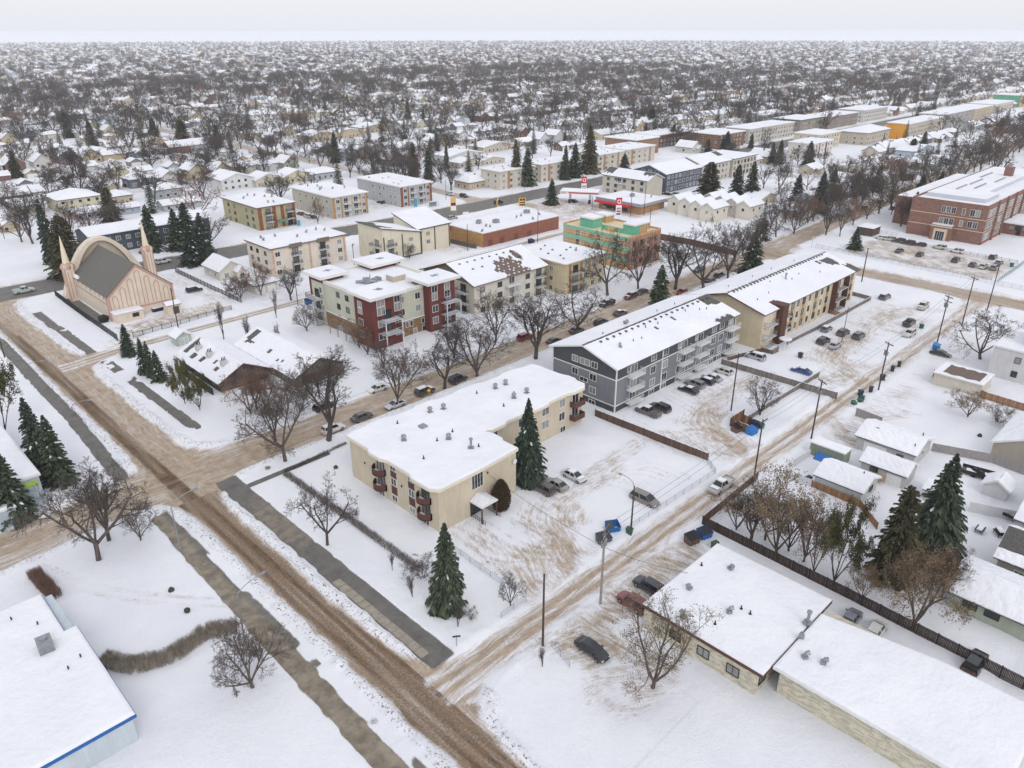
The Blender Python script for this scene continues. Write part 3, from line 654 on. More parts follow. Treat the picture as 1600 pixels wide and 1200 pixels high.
# ------------------------------------------------------------------ the buildings of the photograph
def px(pts, z): return [at(a, b, z) for a, b in pts]
CREAM = wall_mat('cream_stucco', S(202, 190, 168)); 
def apartment_main():
    b = building('apartment_building', 'cream walk-up with wavy edged flat snowy roof and brown balconies at the street corner', 59.5, 75.7, 'apartment building')
    m = MB(); m.slab([(59.5, 75.8), (76, 75.8), (76, 84.3), (102.8, 84.3), (102.8, 97.6), (59.5, 99.2)], -.5, 7.9); m.build('wall', CREAM, b)
    # scalloped eave: the roof edge swells out over each bay of balconies
    def run(a, b_, bumps, amp=.55, o=.55, n=30):
        a, b_ = Vector(a), Vector(b_); L = (b_-a).length; d = (b_-a)/L; nn = Vector((d.y, -d.x)); out = []
        for i in range(n):
            s = L*i/n; k = 0
            for c, w in bumps:
                t = abs(s-c)/w; k = max(k, 1 if t < .62 else (0 if t > 1 else .5+.5*math.cos(math.pi*(t-.62)/.38)))
            out.append(tuple(a+d*s+nn*(o+amp*k)))
        return out
    poly = (run((59.5, 99.2), (59.5, 75.8), [(8.7, 2.6), (20.3, 3.2)]) + run((59.5, 75.8), (76, 75.8), [], n=2) + run((76, 75.8), (76, 84.3), [(5.6, 2)], n=12)
            + run((76.4, 84.3), (102.8, 84.3), [(3, 2.4), (13.5, 3), (24, 2.5)], n=36) + run((102.8, 84.3), (102.8, 97.6), [(4, 2)], n=14) + run((102.8, 97.6), (59.5, 99.2), [(6, 3), (17, 3.4), (27, 3), (37, 3)], n=48))
    cl = []
    for p in poly:
        if not cl or math.hypot(p[0]-cl[-1][0], p[1]-cl[-1][1]) > .12: cl.append(p)
    flat_roof(b, cl, 7.75, .55, plain('cream_fascia', S(222, 214, 196), .6, .06), .22)
    X = 59.5
    spand = lambda s, zs: [boxpart(b, 'spandrel_panel', BROWN, X-.05, s-.75, z0, X+.002, s+.75, z1) for z0, z1 in zs]
    for s in (87.0, 82.4):
        for z in (6.55, 3.75, .75): window(b, 'W', X, s, z, 1.3, 1.25 if z > 1 else 1.0, 'white', 2)
        spand(s, [(5.15, 6.42), (2.0, 3.62)])
    for s in (90.6, 79.0):
        for z in (4.85, 2.0):
            # curved-front balcony: bent parapet of brown boards
            w, d = 3.0, 1.35; pts = []
            for i in range(11):
                t = -1+2*i/10; pts.append((X-d*(1-abs(t)**2.6*.75), s+t*w/2))
            m = MB(); m.slab([(X-.002, s-w/2)]+pts+[(X-.002, s+w/2)], z-.2, z); bal = m.build('balcony', BROWN, b)
            r = MB()
            pts = [(X, s-w/2)]+pts+[(X, s+w/2)]
            for (xa, ya), (xb, yb) in zip(pts[:-1], pts[1:]): r.add([(xa, ya, z-.25), (xb, yb, z-.25), (xb, yb, z+.95), (xa, ya, z+.95), (xa+.07, ya, z-.25), (xb+.07, yb, z-.25), (xb+.07, yb, z+.95), (xa+.07, ya, z+.95)], [(0, 1, 2, 3), (7, 6, 5, 4), (3, 2, 6, 7), (0, 4, 5, 1)])
            r.build('railing', BROWN, bal)
            sn = MB(); sn.slab([(X-.1, s-1.2), (X-1.0, s-.9), (X-1.1, s+.8), (X-.1, s+1.2)], z+.004, z+.12); sn.build('snow', SNOW, bal)
            window(b, 'W', X, s-.2, z+.05, 1.7, 2.15, 'dark', 2, 'balcony_door')
        window(b, 'W', X, s, .25, 1.5, .9, 'white', 2)
    for z in (6.0,): 
        for s in (95.0, 84.9): boxpart(b, 'wall_lamp', DARKMET, X-.14, s-.1, z-1.6, X, s+.1, z-1.25)
    # entrance on the lot side: tall stair window, glazed door, gabled canopy on posts
    Y = 75.8
    window(b, 'S', Y, 67.4, 4.9, 2.3, 2.5, 'white', 4); window(b, 'S', Y, 66.9, .1, 2.0, 2.5, 'dark', 2, 'entrance_door')
    cn = MB(); x0, x1, xm, ya, yb = 65.6, 69.0, 67.3, Y-.002, Y-3.0
    for e in (x0, x1): cn.add([(e, ya, 3.2), (e, yb, 3.2), (xm, yb, 4.0), (xm, ya, 4.0), (e, ya, 3.05), (e, yb, 3.05), (xm, yb, 3.85), (xm, ya, 3.85)], [(0, 1, 2, 3), (4, 5, 6, 7), (0, 1, 5, 4), (1, 2, 6, 5)])
    cn.tri((x0, yb+.02, 3.06), (x1, yb+.02, 3.06), (xm, yb+.02, 3.9)); c = cn.build('entrance_canopy', WHITE, b)
    sn = MB()
    for e in (x0, x1): v, f = snow_sheet((e, yb, 3.21), (0, 1, 0), (xm-e, 0, .8), 2.9, math.hypot(xm-e, .8), .14, .4, None, .03, 3); sn.add(v, f)
    sn.build('snow_cover', SNOW, c)
    for e in (x0+.15, x1-.15): cn = MB(); cn.box(e-.09, yb+.1, -.3, e+.09, yb+.28, 3.15); cn.build('canopy_post', BROWN, c)
    st = MB(); st.box(65.5, Y-4.3, -.2, 69.2, Y-.01, .12); st.box(67.2, Y-6.6, -.2, 69.4, Y-4.31, .05); st.build('entrance_step', CONC, b)
    hr = MB()
    for e in (65.7, 68.9):
        hr.box(e, Y-3.6, 1.0, e+.05, Y-.3, 1.06); hr.box(e, Y-3.6, .55, e+.05, Y-.3, .6)
        for k in range(8): hr.box(e, Y-3.6+k*.47, .1, e+.04, Y-3.56+k*.47, 1.0)
    hr.build('handrail', DARKMET, b)
    dish = MB(); dish.tube([(75.4, Y-.3, 6.4), (75.4, Y-.38, 6.4)], [.35, .45], 14); dish.box(75.35, Y-.3, 6.2, 75.45, Y-.002, 6.4); dish.build('satellite_dish', WHITE, b)
    for z in (6.5,): boxpart(b, 'wall_lamp', DARKMET, 69.5, Y-.16, z, 69.7, Y-.002, z+.35)
    Y = 84.3
    for z in (5.6, 2.8): 
        for s in (79.0, 86.0, 92.2, 96.8): window(b, 'S', Y, s, z, 1.8 if s < 95 else 1.5, 1.6, 'white', 2)
        # square brown balcony at the far end
        balcony(b, 'S', Y, 100.6, z-.6, 2.9, 1.3, slab=BROWN, solid=BROWN)
    window(b, 'S', Y, 97.2, .2, 1.4, 1.1, 'white', 2); window(b, 'S', Y, 86.0, .2, 1.5, 1.0, 'white', 2)
    zr = 8.5
    roof_bits(b, [at(a, c, 8.6) for a, c in ((631, 687), (701, 685), (672, 643), (693, 638), (774, 606), (790, 600), (803, 621), (823, 613))], zr, 'turbine_vent')
    roof_bits(b, [at(a, c, 8.6) for a, c in ((736, 699),)], zr, 'chimney_pipe')
    roof_bits(b, [at(a, c, 8.6) for a, c in ((621, 661), (707, 674), (748, 697), (662, 716), (745, 614), (787, 634), (803, 615), (683, 688))], zr, 'stack_pipe')
    m = MB(); m.slab(rect(*at(660, 670, 8.6), *[v+1.2 for v in at(660, 670, 8.6)]), 8.4, 8.85); m.build('roof_hatch', GREYMET, b)
apartment_main()

def apartment_grey():
    b = building('apartment_building', 'four storey slate grey apartment block with white trim and balconies under a snowy gable roof', 110.4, 82, 'apartment building')
    D = wall_mat('slate_siding', S(84, 86, 90), 'siding'); G = wall_mat('mid_grey_siding', S(128, 131, 137), 'siding'); D2 = wall_mat('graphite_siding', S(76, 79, 84), 'siding')
    x0, y0, x1, y1 = 110.4, 82.1, 155.2, 99
    boxpart(b, 'wall', D2, x0, y0, -.6, x1, y1, 1.55); boxpart(b, 'wall', G, x0, y0, 1.55, x1, y1, 7.25); boxpart(b, 'wall', D, x0, y0, 7.25, x1, y1, 10.0)
    for z in (1.5, 7.2): boxpart(b, 'trim_band', WHITE, x0-.06, y0-.06, z, x1+.06, y1+.06, z+.22)
    for (a, c) in ((x0, y0), (x0, y1), (126, y0), (x1, y0)): boxpart(b, 'corner_board', WHITE, a-.09, c-.09, -.4, a+.14, c+.14, 10.0)
    hh = lambda k, u, v: ((k == 0 and v > 9.12+.12*math.sin(u*4.2)) or (k == 1 and v > 9.3) or (k == 0 and u > 41.2 and v > 6.6-(u-41)*.35+math.sin(u*2.1)*.3) and v > 5.6
        or (k == 0 and u > 37+math.sin(v*5)*.6 and v < 1.5+math.sin(u*3)*.3 and u < 43.4) or (k == 0 and abs(u-20.5) < .35 and abs(v-6.1) < .6) or (k == 0 and abs(u-27.8) < .3 and abs(v-6.6) < .7))
    gable(b, x0, y0, x1, y1, 10.0, 2.5, 'x', D, .75, SHINGLE, .2, hh, .42, .18, seed=11)
    win = lambda f, p, s, z, w, h: window(b, f, p, s, z, w, h, 'white', 2)
    for s, w in ((92.9, 1.5), (90.3, 2.5), (87.8, 1.5)): win('W', x0, s, 8.35, w, 1.25)
    for z in (5.5, 2.6): win('W', x0, 92.8 if z > 5 else 93.0, z, 1.5, 1.35); win('W', x0, 88.0, z, 1.6, 1.4); 
    win('W', x0, 90.4, 4.6, 2.0, .8); win('W', x0, 88.0, .1, 1.6, .95); win('W', x0, 93, .1, 1.6, .95)
    for s in (122.8, 127.1, 146.0, 149.3, 132.5): 
        for z in (8.0, 5.1, 2.2): win('S', y0, s, z, 1.7, 1.6)
        win('S', y0, s, .25, 1.7, 1.0)
    for s in (116.0, 134.0, 140.4, 153.2):
        for z in (7.05, 4.15, 1.25): balcony(b, 'S', y0, s, z, 4.3, 1.5, 'white')
        win('S', y0, s, .1, 1.6, .9); win('S', y0, s-1.7 if s < 150 else s+.1, 7.2+.9, .8, 1.3)
    sl = lambda y: 10.0+2.5*(1-abs(y-90.55)/8.45)+.25
    roof_bits(b, [(x, 89.3, sl(89.3)) for x in np.arange(114, 154, 2.1)], 0, 'roof_vent')
    roof_bits(b, [(x, y, sl(y)) for x, y in ((121, 86.3), (123.5, 86.0), (128, 88.4), (132, 88), (143, 88.3), (147, 87), (149, 86.4), (145, 92.5), (138, 92.5), (128, 93), (118, 92))], 0, 'stack_pipe')
    roof_bits(b, [(116.5, 86.2, sl(86.2)-.1), (126.4, 92.5, sl(92.5)-.1), (127, 92.9, sl(92.9)-.1)], 0, 'hooded_vent')
apartment_grey()

def apartment_beige():
    b = building('apartment_building', 'long three storey beige apartment block with shallow gable roof and brown stair tower', 161.5, 78.3, 'apartment building')
    W = wall_mat('beige_stucco', S(205, 191, 162)); T = wall_mat('brown_tower_boards', S(96, 68, 58), 'siding'); Z2 = wall_mat('pale_beige_stucco', S(214, 200, 178))
    x0, y0, x1, y1 = 161.6, 78.4, 214.0, 98.5
    walls(b, x0, y0, x1, y1, 9.3, W); boxpart(b, 'front_wall_facing', Z2, x0+.6, y0-.05, -.5, x1-.02, y0+.02, 9.28)
    hh = lambda k, u, v: ((v > (10.75 if k == 0 else 11.0)+.12*math.sin(u*3.8)) or (k == 0 and u > 45 and 5.0+.5*math.sin(u*2) < v < 9 and (u-45) > (9-v)*.55 and u < 51) or (k == 0 and u > 50.5 and v < 4+.5*math.sin(u*3)) or (k == 0 and 43 < u < 44.4 and 7.8 < v < 9.4)
        or (k == 0 and 6.6 < u < 9.4 and v < 3.2))
    gable(b, x0, y0, x1, y1, 9.3, 2.8, 'x', W, .8, SHINGLE, .22, hh, .45, .18, trim=BROWN, seed=21)
    m = MB(); m.slab(rect(168.0, 76.6, 170.6, 81.4), -.4, 9.9); m.build('stair_tower', T, b)
    m = MB(); m.slab(rect(168.0, 76.6, 170.6, 81.4, .12), 9.9, 10.15); m.build('stair_tower_cap', BROWN, b)
    for z in (5.9, 2.9): balcony(b, 'S', y0, 164.6, z, 4.6, 1.5, 'grey'); balcony(b, 'S', y0, 172.8, z, 3.4, 1.2, 'dark')
    balcony(b, 'S', y0, 164.6, .1, 4.6, 1.2, 'grey')
    for s in (176.5, 182.5, 189.5, 196.2, 208.5, 211.5):
        for z in (6.9, 4.0, 1.1): window(b, 'S', y0-.05, s, z, 1.3, 1.5, 'dark', 1)
        for z in (5.75, 2.75): boxpart(b, 'spandrel_panel', plain('tan_panel', S(170, 140, 110), .8, .15), s-.75, y0-.1, z, s+.75, y0-.052, z+1.1)
    for s in (179.4, 185.8, 192.8):
        for z in (7.0, 4.1, 1.2): window(b, 'S', y0-.05, s, z, .8, 1.3, 'dark', 1)
    for s in (178, 181, 184.2, 187.8, 191.2, 194.5, 198, 210): boxpart(b, 'pilaster', W, s-.25, y0-.16, -.3, s+.25, y0-.06, 9.2)
    for z in (6.3, 3.4, .5): balcony(b, 'S', y0-.06, 202.8, z, 6.8, 1.5, 'dark'); 
    for s in (199.2, 206.4): boxpart(b, 'recess_jamb', BROWN, s-.15, y0-1.5, 0, s+.15, y0-.06, 9.2)
    window(b, 'W', x0, 91.8, 7.3, 1.7, 1.5, 'dark', 1); boxpart(b, 'window_hood', BROWN, x0-.9, 90.4, 9.0, x0-.002, 93.2, 9.2); boxpart(b, 'hood_snow', SNOW, x0-.85, 90.45, 9.202, x0-.1, 93.15, 9.34)
    m = MB(); m.cyl(167, 74.6, 2.5, 2.65, 1.5, 1.5, 16); m.build('entrance_canopy', WHITE, b); m = MB(); m.cyl(167, 74.6, 2.652, 2.8, 1.45, 1.2, 16); m.build('canopy_snow', SNOW, b)
    for a in (166, 168): boxpart(b, 'canopy_post', WHITE, a-.06, 74, -.3, a+.06, 74.12, 2.5)
    sl = lambda y: 9.3+2.8*(1-abs(y-88.45)/10.05)+.25
    roof_bits(b, [(x, 87.6, sl(87.6)) for x in np.arange(163, 211, 1.65)], 0, 'roof_vent')
    roof_bits(b, [(x, y, sl(y)) for x, y in ((165.5, 82.5), (172, 83), (178, 86), (186, 84), (191, 84.6), (199, 82.4), (205, 85), (168, 92), (180, 92), (190, 92), (201, 91))], 0, 'stack_pipe')
    roof_bits(b, [(184.5, 85, sl(85)-.1)], 0, 'chimney_pipe')
apartment_beige()

def apartment_red():
    b = building('apartment_building', 'pale green and brick red apartment block with white canopy roofs and stone base', 97, 143, 'apartment building')
    G = wall_mat('pale_green_siding', S(196, 196, 178), 'siding'); RD = wall_mat('brick_red_siding', S(112, 63, 59), 'siding'); ST = wall_mat('brown_stone_base', S(140, 112, 88), 'stone')
    PR = plain('parapet_white', S(222, 220, 214), .6, .05)
    x0, y0, x1, y1 = 97, 145.6, 120, 172
    boxpart(b, 'stone_base', ST, x0-.05, y0-.05, -.6, x1+.05, y1+.05, 4.3)
    walls(b, x0, y0, x1, y1, 11.7, G, 4.302); boxpart(b, 'trim_band', WHITE, x0-.12, y0-.12, 4.2, x1+.12, y1+.12, 4.5)
    m = MB(); p = rect(x0, y0, x1, y1, .15); q = rect(x0, y0, x1, y1, -.4)
    for i in range(4): a, c, d, e = p[i], p[(i+1) % 4], q[(i+1) % 4], q[i]; m.slab([a, c, d, e], 11.7, 12.5)
    m.build('parapet', PR, b)
    m = MB(); poly_snow(m, q, 11.71, .2); m.build('snow_cover', SNOW, b)
    def tower(tx0, ty0, tx1, ty1):
        t = boxpart(b, 'corner_tower', RD, tx0, ty0, -.5, tx1, ty1, 12.9)
        rf = boxpart(b, 'canopy_roof', PR, tx0-1.2, ty0-1.2, 12.9, tx1+1.2, ty1+1.2, 13.5)
        bare = random.Random(int(tx0*7)); cx, cy = (tx1-tx0+2.2)/2, (ty1-ty0+2.2)/2
        s = MB(); v, f = snow_sheet((tx0-1.1, ty0-1.1, 13.502), (1, 0, 0), (0, 1, 0), tx1-tx0+2.2, ty1-ty0+2.2, .16, .34, lambda u, w: ((u-cx-.4)/1.5)**2+((w-cy)/1.1)**2+.35*math.sin(u*4+w*3) < .75, .03, int(tx0)); s.add(v, f); s.build('snow_cover', SNOW, rf)
        boxpart(b, 'roof_membrane', plain('grey_membrane', S(140, 142, 146), .8, .2), tx0, ty0, 13.503, tx1, ty1, 13.51)
    tower(95.8, 143.4, 104.2, 151); tower(112.8, 143.2, 121.2, 150); tower(96.8, 166.4, 103, 173); tower(112, 166, 121.2, 173.2)
    boxpart(b, 'wall_cladding', G, 96.72, 166.36, -.4, 103.0, 171.8, 11.6)
    for z in (8.9, 5.8, 2.7): window(b, 'W', 96.72, 167.6, z, 1.2, 1.5, 'white', 1)
    for s in (160, 156): 
        for z in (9.2, 6.1, 3.0): window(b, 'W', x0, s, z+.2, 1.3, 1.3, 'dark', 1)
        window(b, 'W', x0-.05, s, .3, 1.5, 1.3, 'white', 2)
    for z in (10.2, 8.6): window(b, 'W', 95.8, 148.6, z-.3, 1.6, 1.4, 'white', 2)
    for z in (5.3, 2.2): window(b, 'W', 95.8, 148.6, z, 1.7, 1.6, 'white', 2)
    Y = 143.4
    for s, w in ((98.2, 2.2), (103.0, 1.7)):
        for z in (11.1, 8.9): window(b, 'S', Y, s, z-.3, w, 1.5 if z > 10 else 1.9, 'white', 2)
        for z in (5.6, 2.4): window(b, 'S', Y, s, z, w, 1.7, 'white', 2)
    for z in (7.3, 4.1): balcony(b, 'S', Y, 100.0, z, 5.2, 2.6, 'dark', posts=0)
    [boxpart(b, 'balcony_post', WHITE, a, Y-2.6, 0, a+.2, Y-2.4, 7.2) for a in (97.5, 102.3)]
    for s in (105.9, 110.9):
        for z in (9.2, 6.0): window(b, 'S', y0, s, z, 1.5, 1.6, 'white', 2)
    for s, z in ((104.9, 2.5), (107.2, 2.6), (108.5, 2.6), (112.2, 2.4), (105.6, .2), (109.6, .3), (112.4, .3)): window(b, 'S', y0-.05, s, z, .8 if z > 2 else 1.0, 1.3, 'white', 1)
    Y = 143.2
    for s in (114.5, 118.6):
        for z in (10.6, 8.5, 5.4, 2.3): window(b, 'S', Y, s, z, 1.7, 1.7, 'white', 2)
    for z in (7.4, 4.3, 1.2): balcony(b, 'S', Y, 119.0, z, 5.0, 2.2, 'dark')
    [boxpart(b, 'balcony_post', WHITE, a, Y-2.2, 0, a+.2, Y-2.0, 7.3) for a in (116.6, 121.2)]
    for z in (7.4, 4.3, 1.2): balcony(b, 'W', 96.72, 169.4, z, 5.0, 2.2, 'dark')
    [boxpart(b, 'balcony_post', WHITE, 93.7, a, 0, 93.9, a+.2, 7.3) for a in (167, 171.6)]
    boxpart(b, 'lift_housing', plain('taupe_panel', S(188, 176, 160), .7, .1), 109.5, 153.5, 11.9, 113.5, 156.5, 13.3); boxpart(b, 'lift_housing_snow', SNOW, 109.55, 153.55, 13.302, 113.45, 156.45, 13.5)
    roof_bits(b, [(104.5, 158, 11.9), (106.6, 156.6, 11.9)], 0, 'rooftop_unit'); m = MB(); m.tube([(102.5, 159.8, 12.3), (105, 157, 12.6), (107.5, 154.6, 12.3)], [.35, .5, .3], 8); m.tube([(105.5, 158, 12), (105.6, 157.9, 14)], .12, 6); m.build('air_duct', GREYMET, b)
    # pergola over the garage ramp at the alley side
    m = MB()
    for k in range(9): m.box(94.2, 150+k*1.4, 2.6, 97, 150.12+k*1.4, 2.75)
    for k in range(4): m.box(94.2, 150+k*3.6, 0, 94.36, 150.16+k*3.6, 2.6)
    m.build('pergola', GREYMET, b)
apartment_red()

def apartment_whitebrown():
    b = building('apartment_building', 'white three storey block with brown gable roof half bare of snow', 128, 144, 'apartment building')
    W = wall_mat('offwhite_stucco', S(206, 200, 188)); GG = wall_mat('grey_gable_boards', S(128, 124, 116), 'siding')
    x0, y0, x1, y1 = 129.5, 145, 157, 166.5
    walls(b, x0, y0, x1, y1, 8.6, W)
    hh = lambda k, u, v: ((v > 12.0) or (k == 0 and 12+1.2*math.sin(v*1.3) < u < 21.5+.9*math.sin(v*1.7) and v < 8.6-abs(u-18)*.32+.7*math.sin(u*1.9) and math.sin(u*3.3)*math.sin(v*2.7) < .82) or (k == 0 and ((u-23.2)/1.3)**2+((v-8)/2.6)**2 < 1+.2*math.sin(v*4))
        or (k == 1 and v > 11.7))
    gable(b, x0, y0, x1, y1, 8.6, 3.9, 'x', GG, .8, SHINGLE_B, .2, hh, .42, .2, trim=BROWN, seed=31)
    for z in (6.1, 3.2, .5):
        for s in (132.5, 139, 150): window(b, 'S', y0, s, z, 1.5, 1.3, 'dark', 1)
        balcony(b, 'S', y0, 143.6, z-.3, 5.4, 1.6, 'white'); balcony(b, 'S', y0, 154.6, z-.3, 3.6, 1.5, 'dark')
        balcony(b, 'W', x0, 149.4, z-.3, 4.4, 1.6, 'dark', door=True); window(b, 'W', x0, 158, z, 1.3, 1.2, 'dark', 1)
    sl = lambda y: 8.6+3.9*(1-abs(y-155.75)/10.75)+.25
    roof_bits(b, [(x, 153.6, sl(153.6)) for x in np.arange(132, 152, 2.8)]+[(x, 150.4, sl(150.4)) for x in (134, 137.5, 152)], 0, 'roof_vent')
    c = building('apartment_building', 'cream flat roofed three storey block with balconies, next to the green unfinished building', 160, 139, 'apartment building')
    W2 = wall_mat('buff_stucco', S(200, 186, 154)); x0, y0, x1, y1 = 160, 139.5, 178, 160
    walls(c, x0, y0, x1, y1, 9, W2); flat_roof(c, rect(x0, y0, x1, y1, .6), 9, .4, plain('tan_fascia', S(190, 175, 150), .7, .1), .2)
    for z in (6.4, 3.5, .6): 
        for s in (169, 172.4, 175.8): window(c, 'S', y0, s, z, 1.4, 1.4, 'white', 2)
        balcony(c, 'S', y0, 164.4, z-.4, 5, 1.5, 'dark', slab=WHITE)
        for s in (145, 150, 155): window(c, 'W', x0, s, z, 1.3, 1.3, 'white', 2)
    for s in (162, 167): boxpart(c, 'timber_panel', wall_mat('timber_tan', S(176, 128, 76), 'boards'), s-.4, y0-.06, 0, s+.4, y0+.001, 9)
    roof_bits(c, [(x, y) for x, y in ((164, 150), (166, 155), (168, 152), (165, 146), (171, 149), (163, 143), (170, 157), (174, 150))], 9.55, 'roof_vent'); roof_bits(c, [(172.5, 146.5)], 9.5, 'hooded_vent')
apartment_whitebrown()

def building_green():
    b = building('unfinished_building', 'four storey building under construction in green wrap and plywood sheathing', 192, 141, 'building site')
    PLY = wall_mat('osb_sheathing', S(190, 158, 118), 'boards'); GR = plain('green_membrane', S(104, 178, 150), .6, .2); GR2 = plain('pale_green_membrane', S(128, 186, 162), .6, .2); TP = plain('white_tape', S(225, 222, 210), .6, .1)
    BRK = wall_mat('tan_sheathing', S(168, 128, 108), 'boards')
    x0, y0, x1, y1 = 192.6, 141.5, 209.5, 169.5; h = 10.6
    boxpart(b, 'wall', PLY, x0, y0, -.5, x1, y1, h); boxpart(b, 'front_sheathing', BRK, x0+.02, y0-.05, -.4, x1-.02, y0-.002, h-.1)
    for z0, z1 in ((h-.7, h+.25), (h-4.0, h-2.8), (3.0, 4.0)): boxpart(b, 'membrane_band', GR2, x0-.06, y0-.05, z0, x0-.001, y1, z1)
    for z in (h-1.1, h-1.9, h-5, h-6): boxpart(b, 'tape_strip', TP, x0-.075, y0, z, x0-.062, y1, z+.1)
    boxpart(b, 'deck', plain('pale_plywood', S(214, 196, 164), .8, .12), x0+.3, y0+.3, h, x1-.3, y1-.3, h+.12)
    m = MB(); m.slab([(x0, y0), (x1, y0), (x1, y0+.35), (x0, y0+.35)], h+.001, h+.6); m.slab([(x0, y1-.35), (x1, y1-.35), (x1, y1), (x0, y1)], h+.001, h+.6); m.slab([(x1-.35, y0+.36), (x1, y0+.36), (x1, y1-.36), (x1-.35, y1-.36)], h+.001, h+.6); m.build('parapet', PLY, b)
    for (a0, c0, a1, c1, hh) in ((194.2, 158, 199, 163.5, 3.0), (196.2, 142.6, 201, 147, 3.0), (204, 160, 208, 165, 2.2), (203.5, 145, 208, 150, 2.0)):
        u = boxpart(b, 'roof_room', GR if hh > 2.5 else PLY, a0, c0, h+.12, a1, c1, h+.12+hh); r = boxpart(b, 'roof_room_cap', TP, a0-.35, c0-.35, h+.12+hh, a1+.35, c1+.35, h+.5+hh); boxpart(b, 'roof_room_snow', SNOW, a0-.2, c0-.2, h+.502+hh, a1+.2, c1+.2, h+.65+hh)
    boxpart(b, 'green_wing_wall', GR, 196.2, 147.2, h+.12, 196.5, 156, h+1.6); boxpart(b, 'plywood_box', PLY, 195.0, 150, h+.12, 197, 153, h+1.3); boxpart(b, 'plywood_front', PLY, 199.0, 142.5, h+.12, 203, 142.75, h+2.4)
    for s in (147, 154, 163):
        for z in (8.1, 5.2, 2.4): window(b, 'W', x0-.002, s, z, 1.0, 1.4, 'dark', 1)
    for s in (195, 199, 203, 207):
        for z in (7.6, 4.6, 1.6): window(b, 'S', y0-.05, s, z, 1.1, 1.6, 'dark', 2)
building_green()

def small_houses():
    W = wall_mat('brown_cladding', S(82, 74, 70), 'boards'); DK = wall_mat('charcoal_boards', S(58, 56, 58), 'boards')
    b = building('row_house', 'low row of dark houses with snowy roof and three chimneys behind the pines', 57.5, 146, 'house')
    x0, y0, x1, y1 = 58.5, 147, 69.5, 168
    walls(b, x0, y0, x1, y1, 2.7, W)
    hh = lambda k, u, v: (k == 0 and ((abs(u-20) < 1.0 and 2.0 < v < 6.3-(20-u)*.8) or (abs(u-16.2) < .9 and 1.7 < v < 3.2) or (abs(u-12.5) < .8 and 2.2 < v < 3.7) or (abs(u-5.2) < .8 and 2.0 < v < 3.4) or (abs(u-7.7) < .5 and 3.2 < v < 4.4))) or v > 6.82
    gable(b, x0, y0, x1, y1, 2.7, 2.7, 'y', W, .7, SHINGLE, .2, hh, .4, .2, trim=BROWN, seed=41)
    for y in (162.6, 157, 150.2):
        boxpart(b, 'chimney', plain('pale_grey_brick', S(190, 188, 188), .9, .2), 61.0, y, 2.9, 62.3, y+1.1, 5.7)
        for k in range(3): m = MB(); m.cyl(61.3+k*.35, y+.55, 5.702, 6.4, .1, .1, 8); m.build('flue', DARKMET, b)
    for y in (150, 154, 158, 162, 166): window(b, 'W', x0, y, .9, 1.6, 1.3, 'dark', 2)
    boxpart(b, 'porch_fence', DK, 56.6, 147, -.2, 56.8, 166, 1.8)
    d = building('row_house', 'low grey house with snowy hipped gable roof and bare patch at its far end', 73, 137, 'house')
    x0, y0, x1, y1 = 71, 137.6, 83, 164
    G = wall_mat('grey_green_boards', S(108, 106, 98), 'boards'); walls(d, x0, y0, x1, y1, 2.8, G)
    hh = lambda k, u, v: (k == 0 and ((abs(u-25.4) < 1.2 and 3.2 < v < 6.6) or (abs(u-24) < 1.8 and 2.4+(24-u)*.3 < v < 3.3) or (abs(u-15) < .6 and abs(v-3) < .5) or (abs(u-10) < .4 and abs(v-2) < .4) or (abs(u-8.6) < .4 and abs(v-2.4) < .4))) or v > 7.3
    gable(d, x0, y0, x1, y1, 2.8, 2.8, 'y', G, .7, SHINGLE, .2, hh, .4, .2, trim=BROWN, seed=51)
    for y in (142, 148, 154, 160): window(d, 'W', x0, y, .9, 1.5, 1.3, 'white', 2)
    for x in (74, 79): window(d, 'S', y0, x, .9, 1.7, 1.4, 'white', 2)
    m = MB(); m.box(72.5, y0-2.2, 2.2, 81, y0-.01, 2.4); m.build('porch_roof', BROWN, d); [boxpart(d, 'porch_post', BROWN, a, y0-2.1, -.3, a+.15, y0-1.95, 2.2) for a in (72.6, 76.7, 80.8)]
    # the pale garden shed with white barn doors
    s = building('garden_shed', 'pale green garden shed with white braced barn doors', 62.8, 179.6, 'shed')
    PG = wall_mat('pale_sage_boards', S(186, 196, 188), 'boards'); walls(s, 62.8, 179.6, 66.6, 183.2, 2.4, PG); gable(s, 62.8, 179.6, 66.6, 183.2, 2.4, 1.2, 'y', PG, .35, SHINGLE, .1, None, .5, .2)
    dd = MB(); dd.box(63.6, 179.54, .1, 65.8, 179.598, 2.2); door = dd.build('barn_door', PG, s)
    t = MB()
    for a, c in ((63.6, 64.7), (64.7, 65.8)):
        t.box(a, 179.5, .1, a+.1, 179.538, 2.2); t.box(c-.1, 179.5, .1, c, 179.538, 2.2); t.box(a+.1, 179.5, 2.08, c-.1, 179.538, 2.2); t.box(a+.1, 179.5, .1, c-.1, 179.538, .22)
        for e, f in ((.22, 2.08), (2.08, .22)): t.add([(a+.1, 179.51, e), (a+.2, 179.51, e), (c-.1, 179.51, f), (c-.2, 179.51, f)], [(0, 1, 2, 3)])
    t.build('door_brace', WHITE, door)
    # white house and garage beside the church
    wl = wall_mat('cream_boards', S(208, 202, 190), 'siding')
    a = at(400, 462); g = building('garage', 'small cream garage with snowy hip roof in the lane behind the red apartment', a[0], a[1], 'garage')
    walls(g, a[0], a[1], a[0]+7, a[1]+6.5, 2.8, wl); hip(g, a[0], a[1], a[0]+7, a[1]+6.5, 2.8, 1.9, .4)
    for k in (1.9, 5.1): boxpart(g, 'garage_door', WHITE, a[0]+k-1.25, a[1]-.05, 0, a[0]+k+1.25, a[1]-.001, 2.2)
    a = at(345, 440); g = building('house', 'white bungalow with snowy gabled porch beside the church fence', a[0], a[1], 'house')
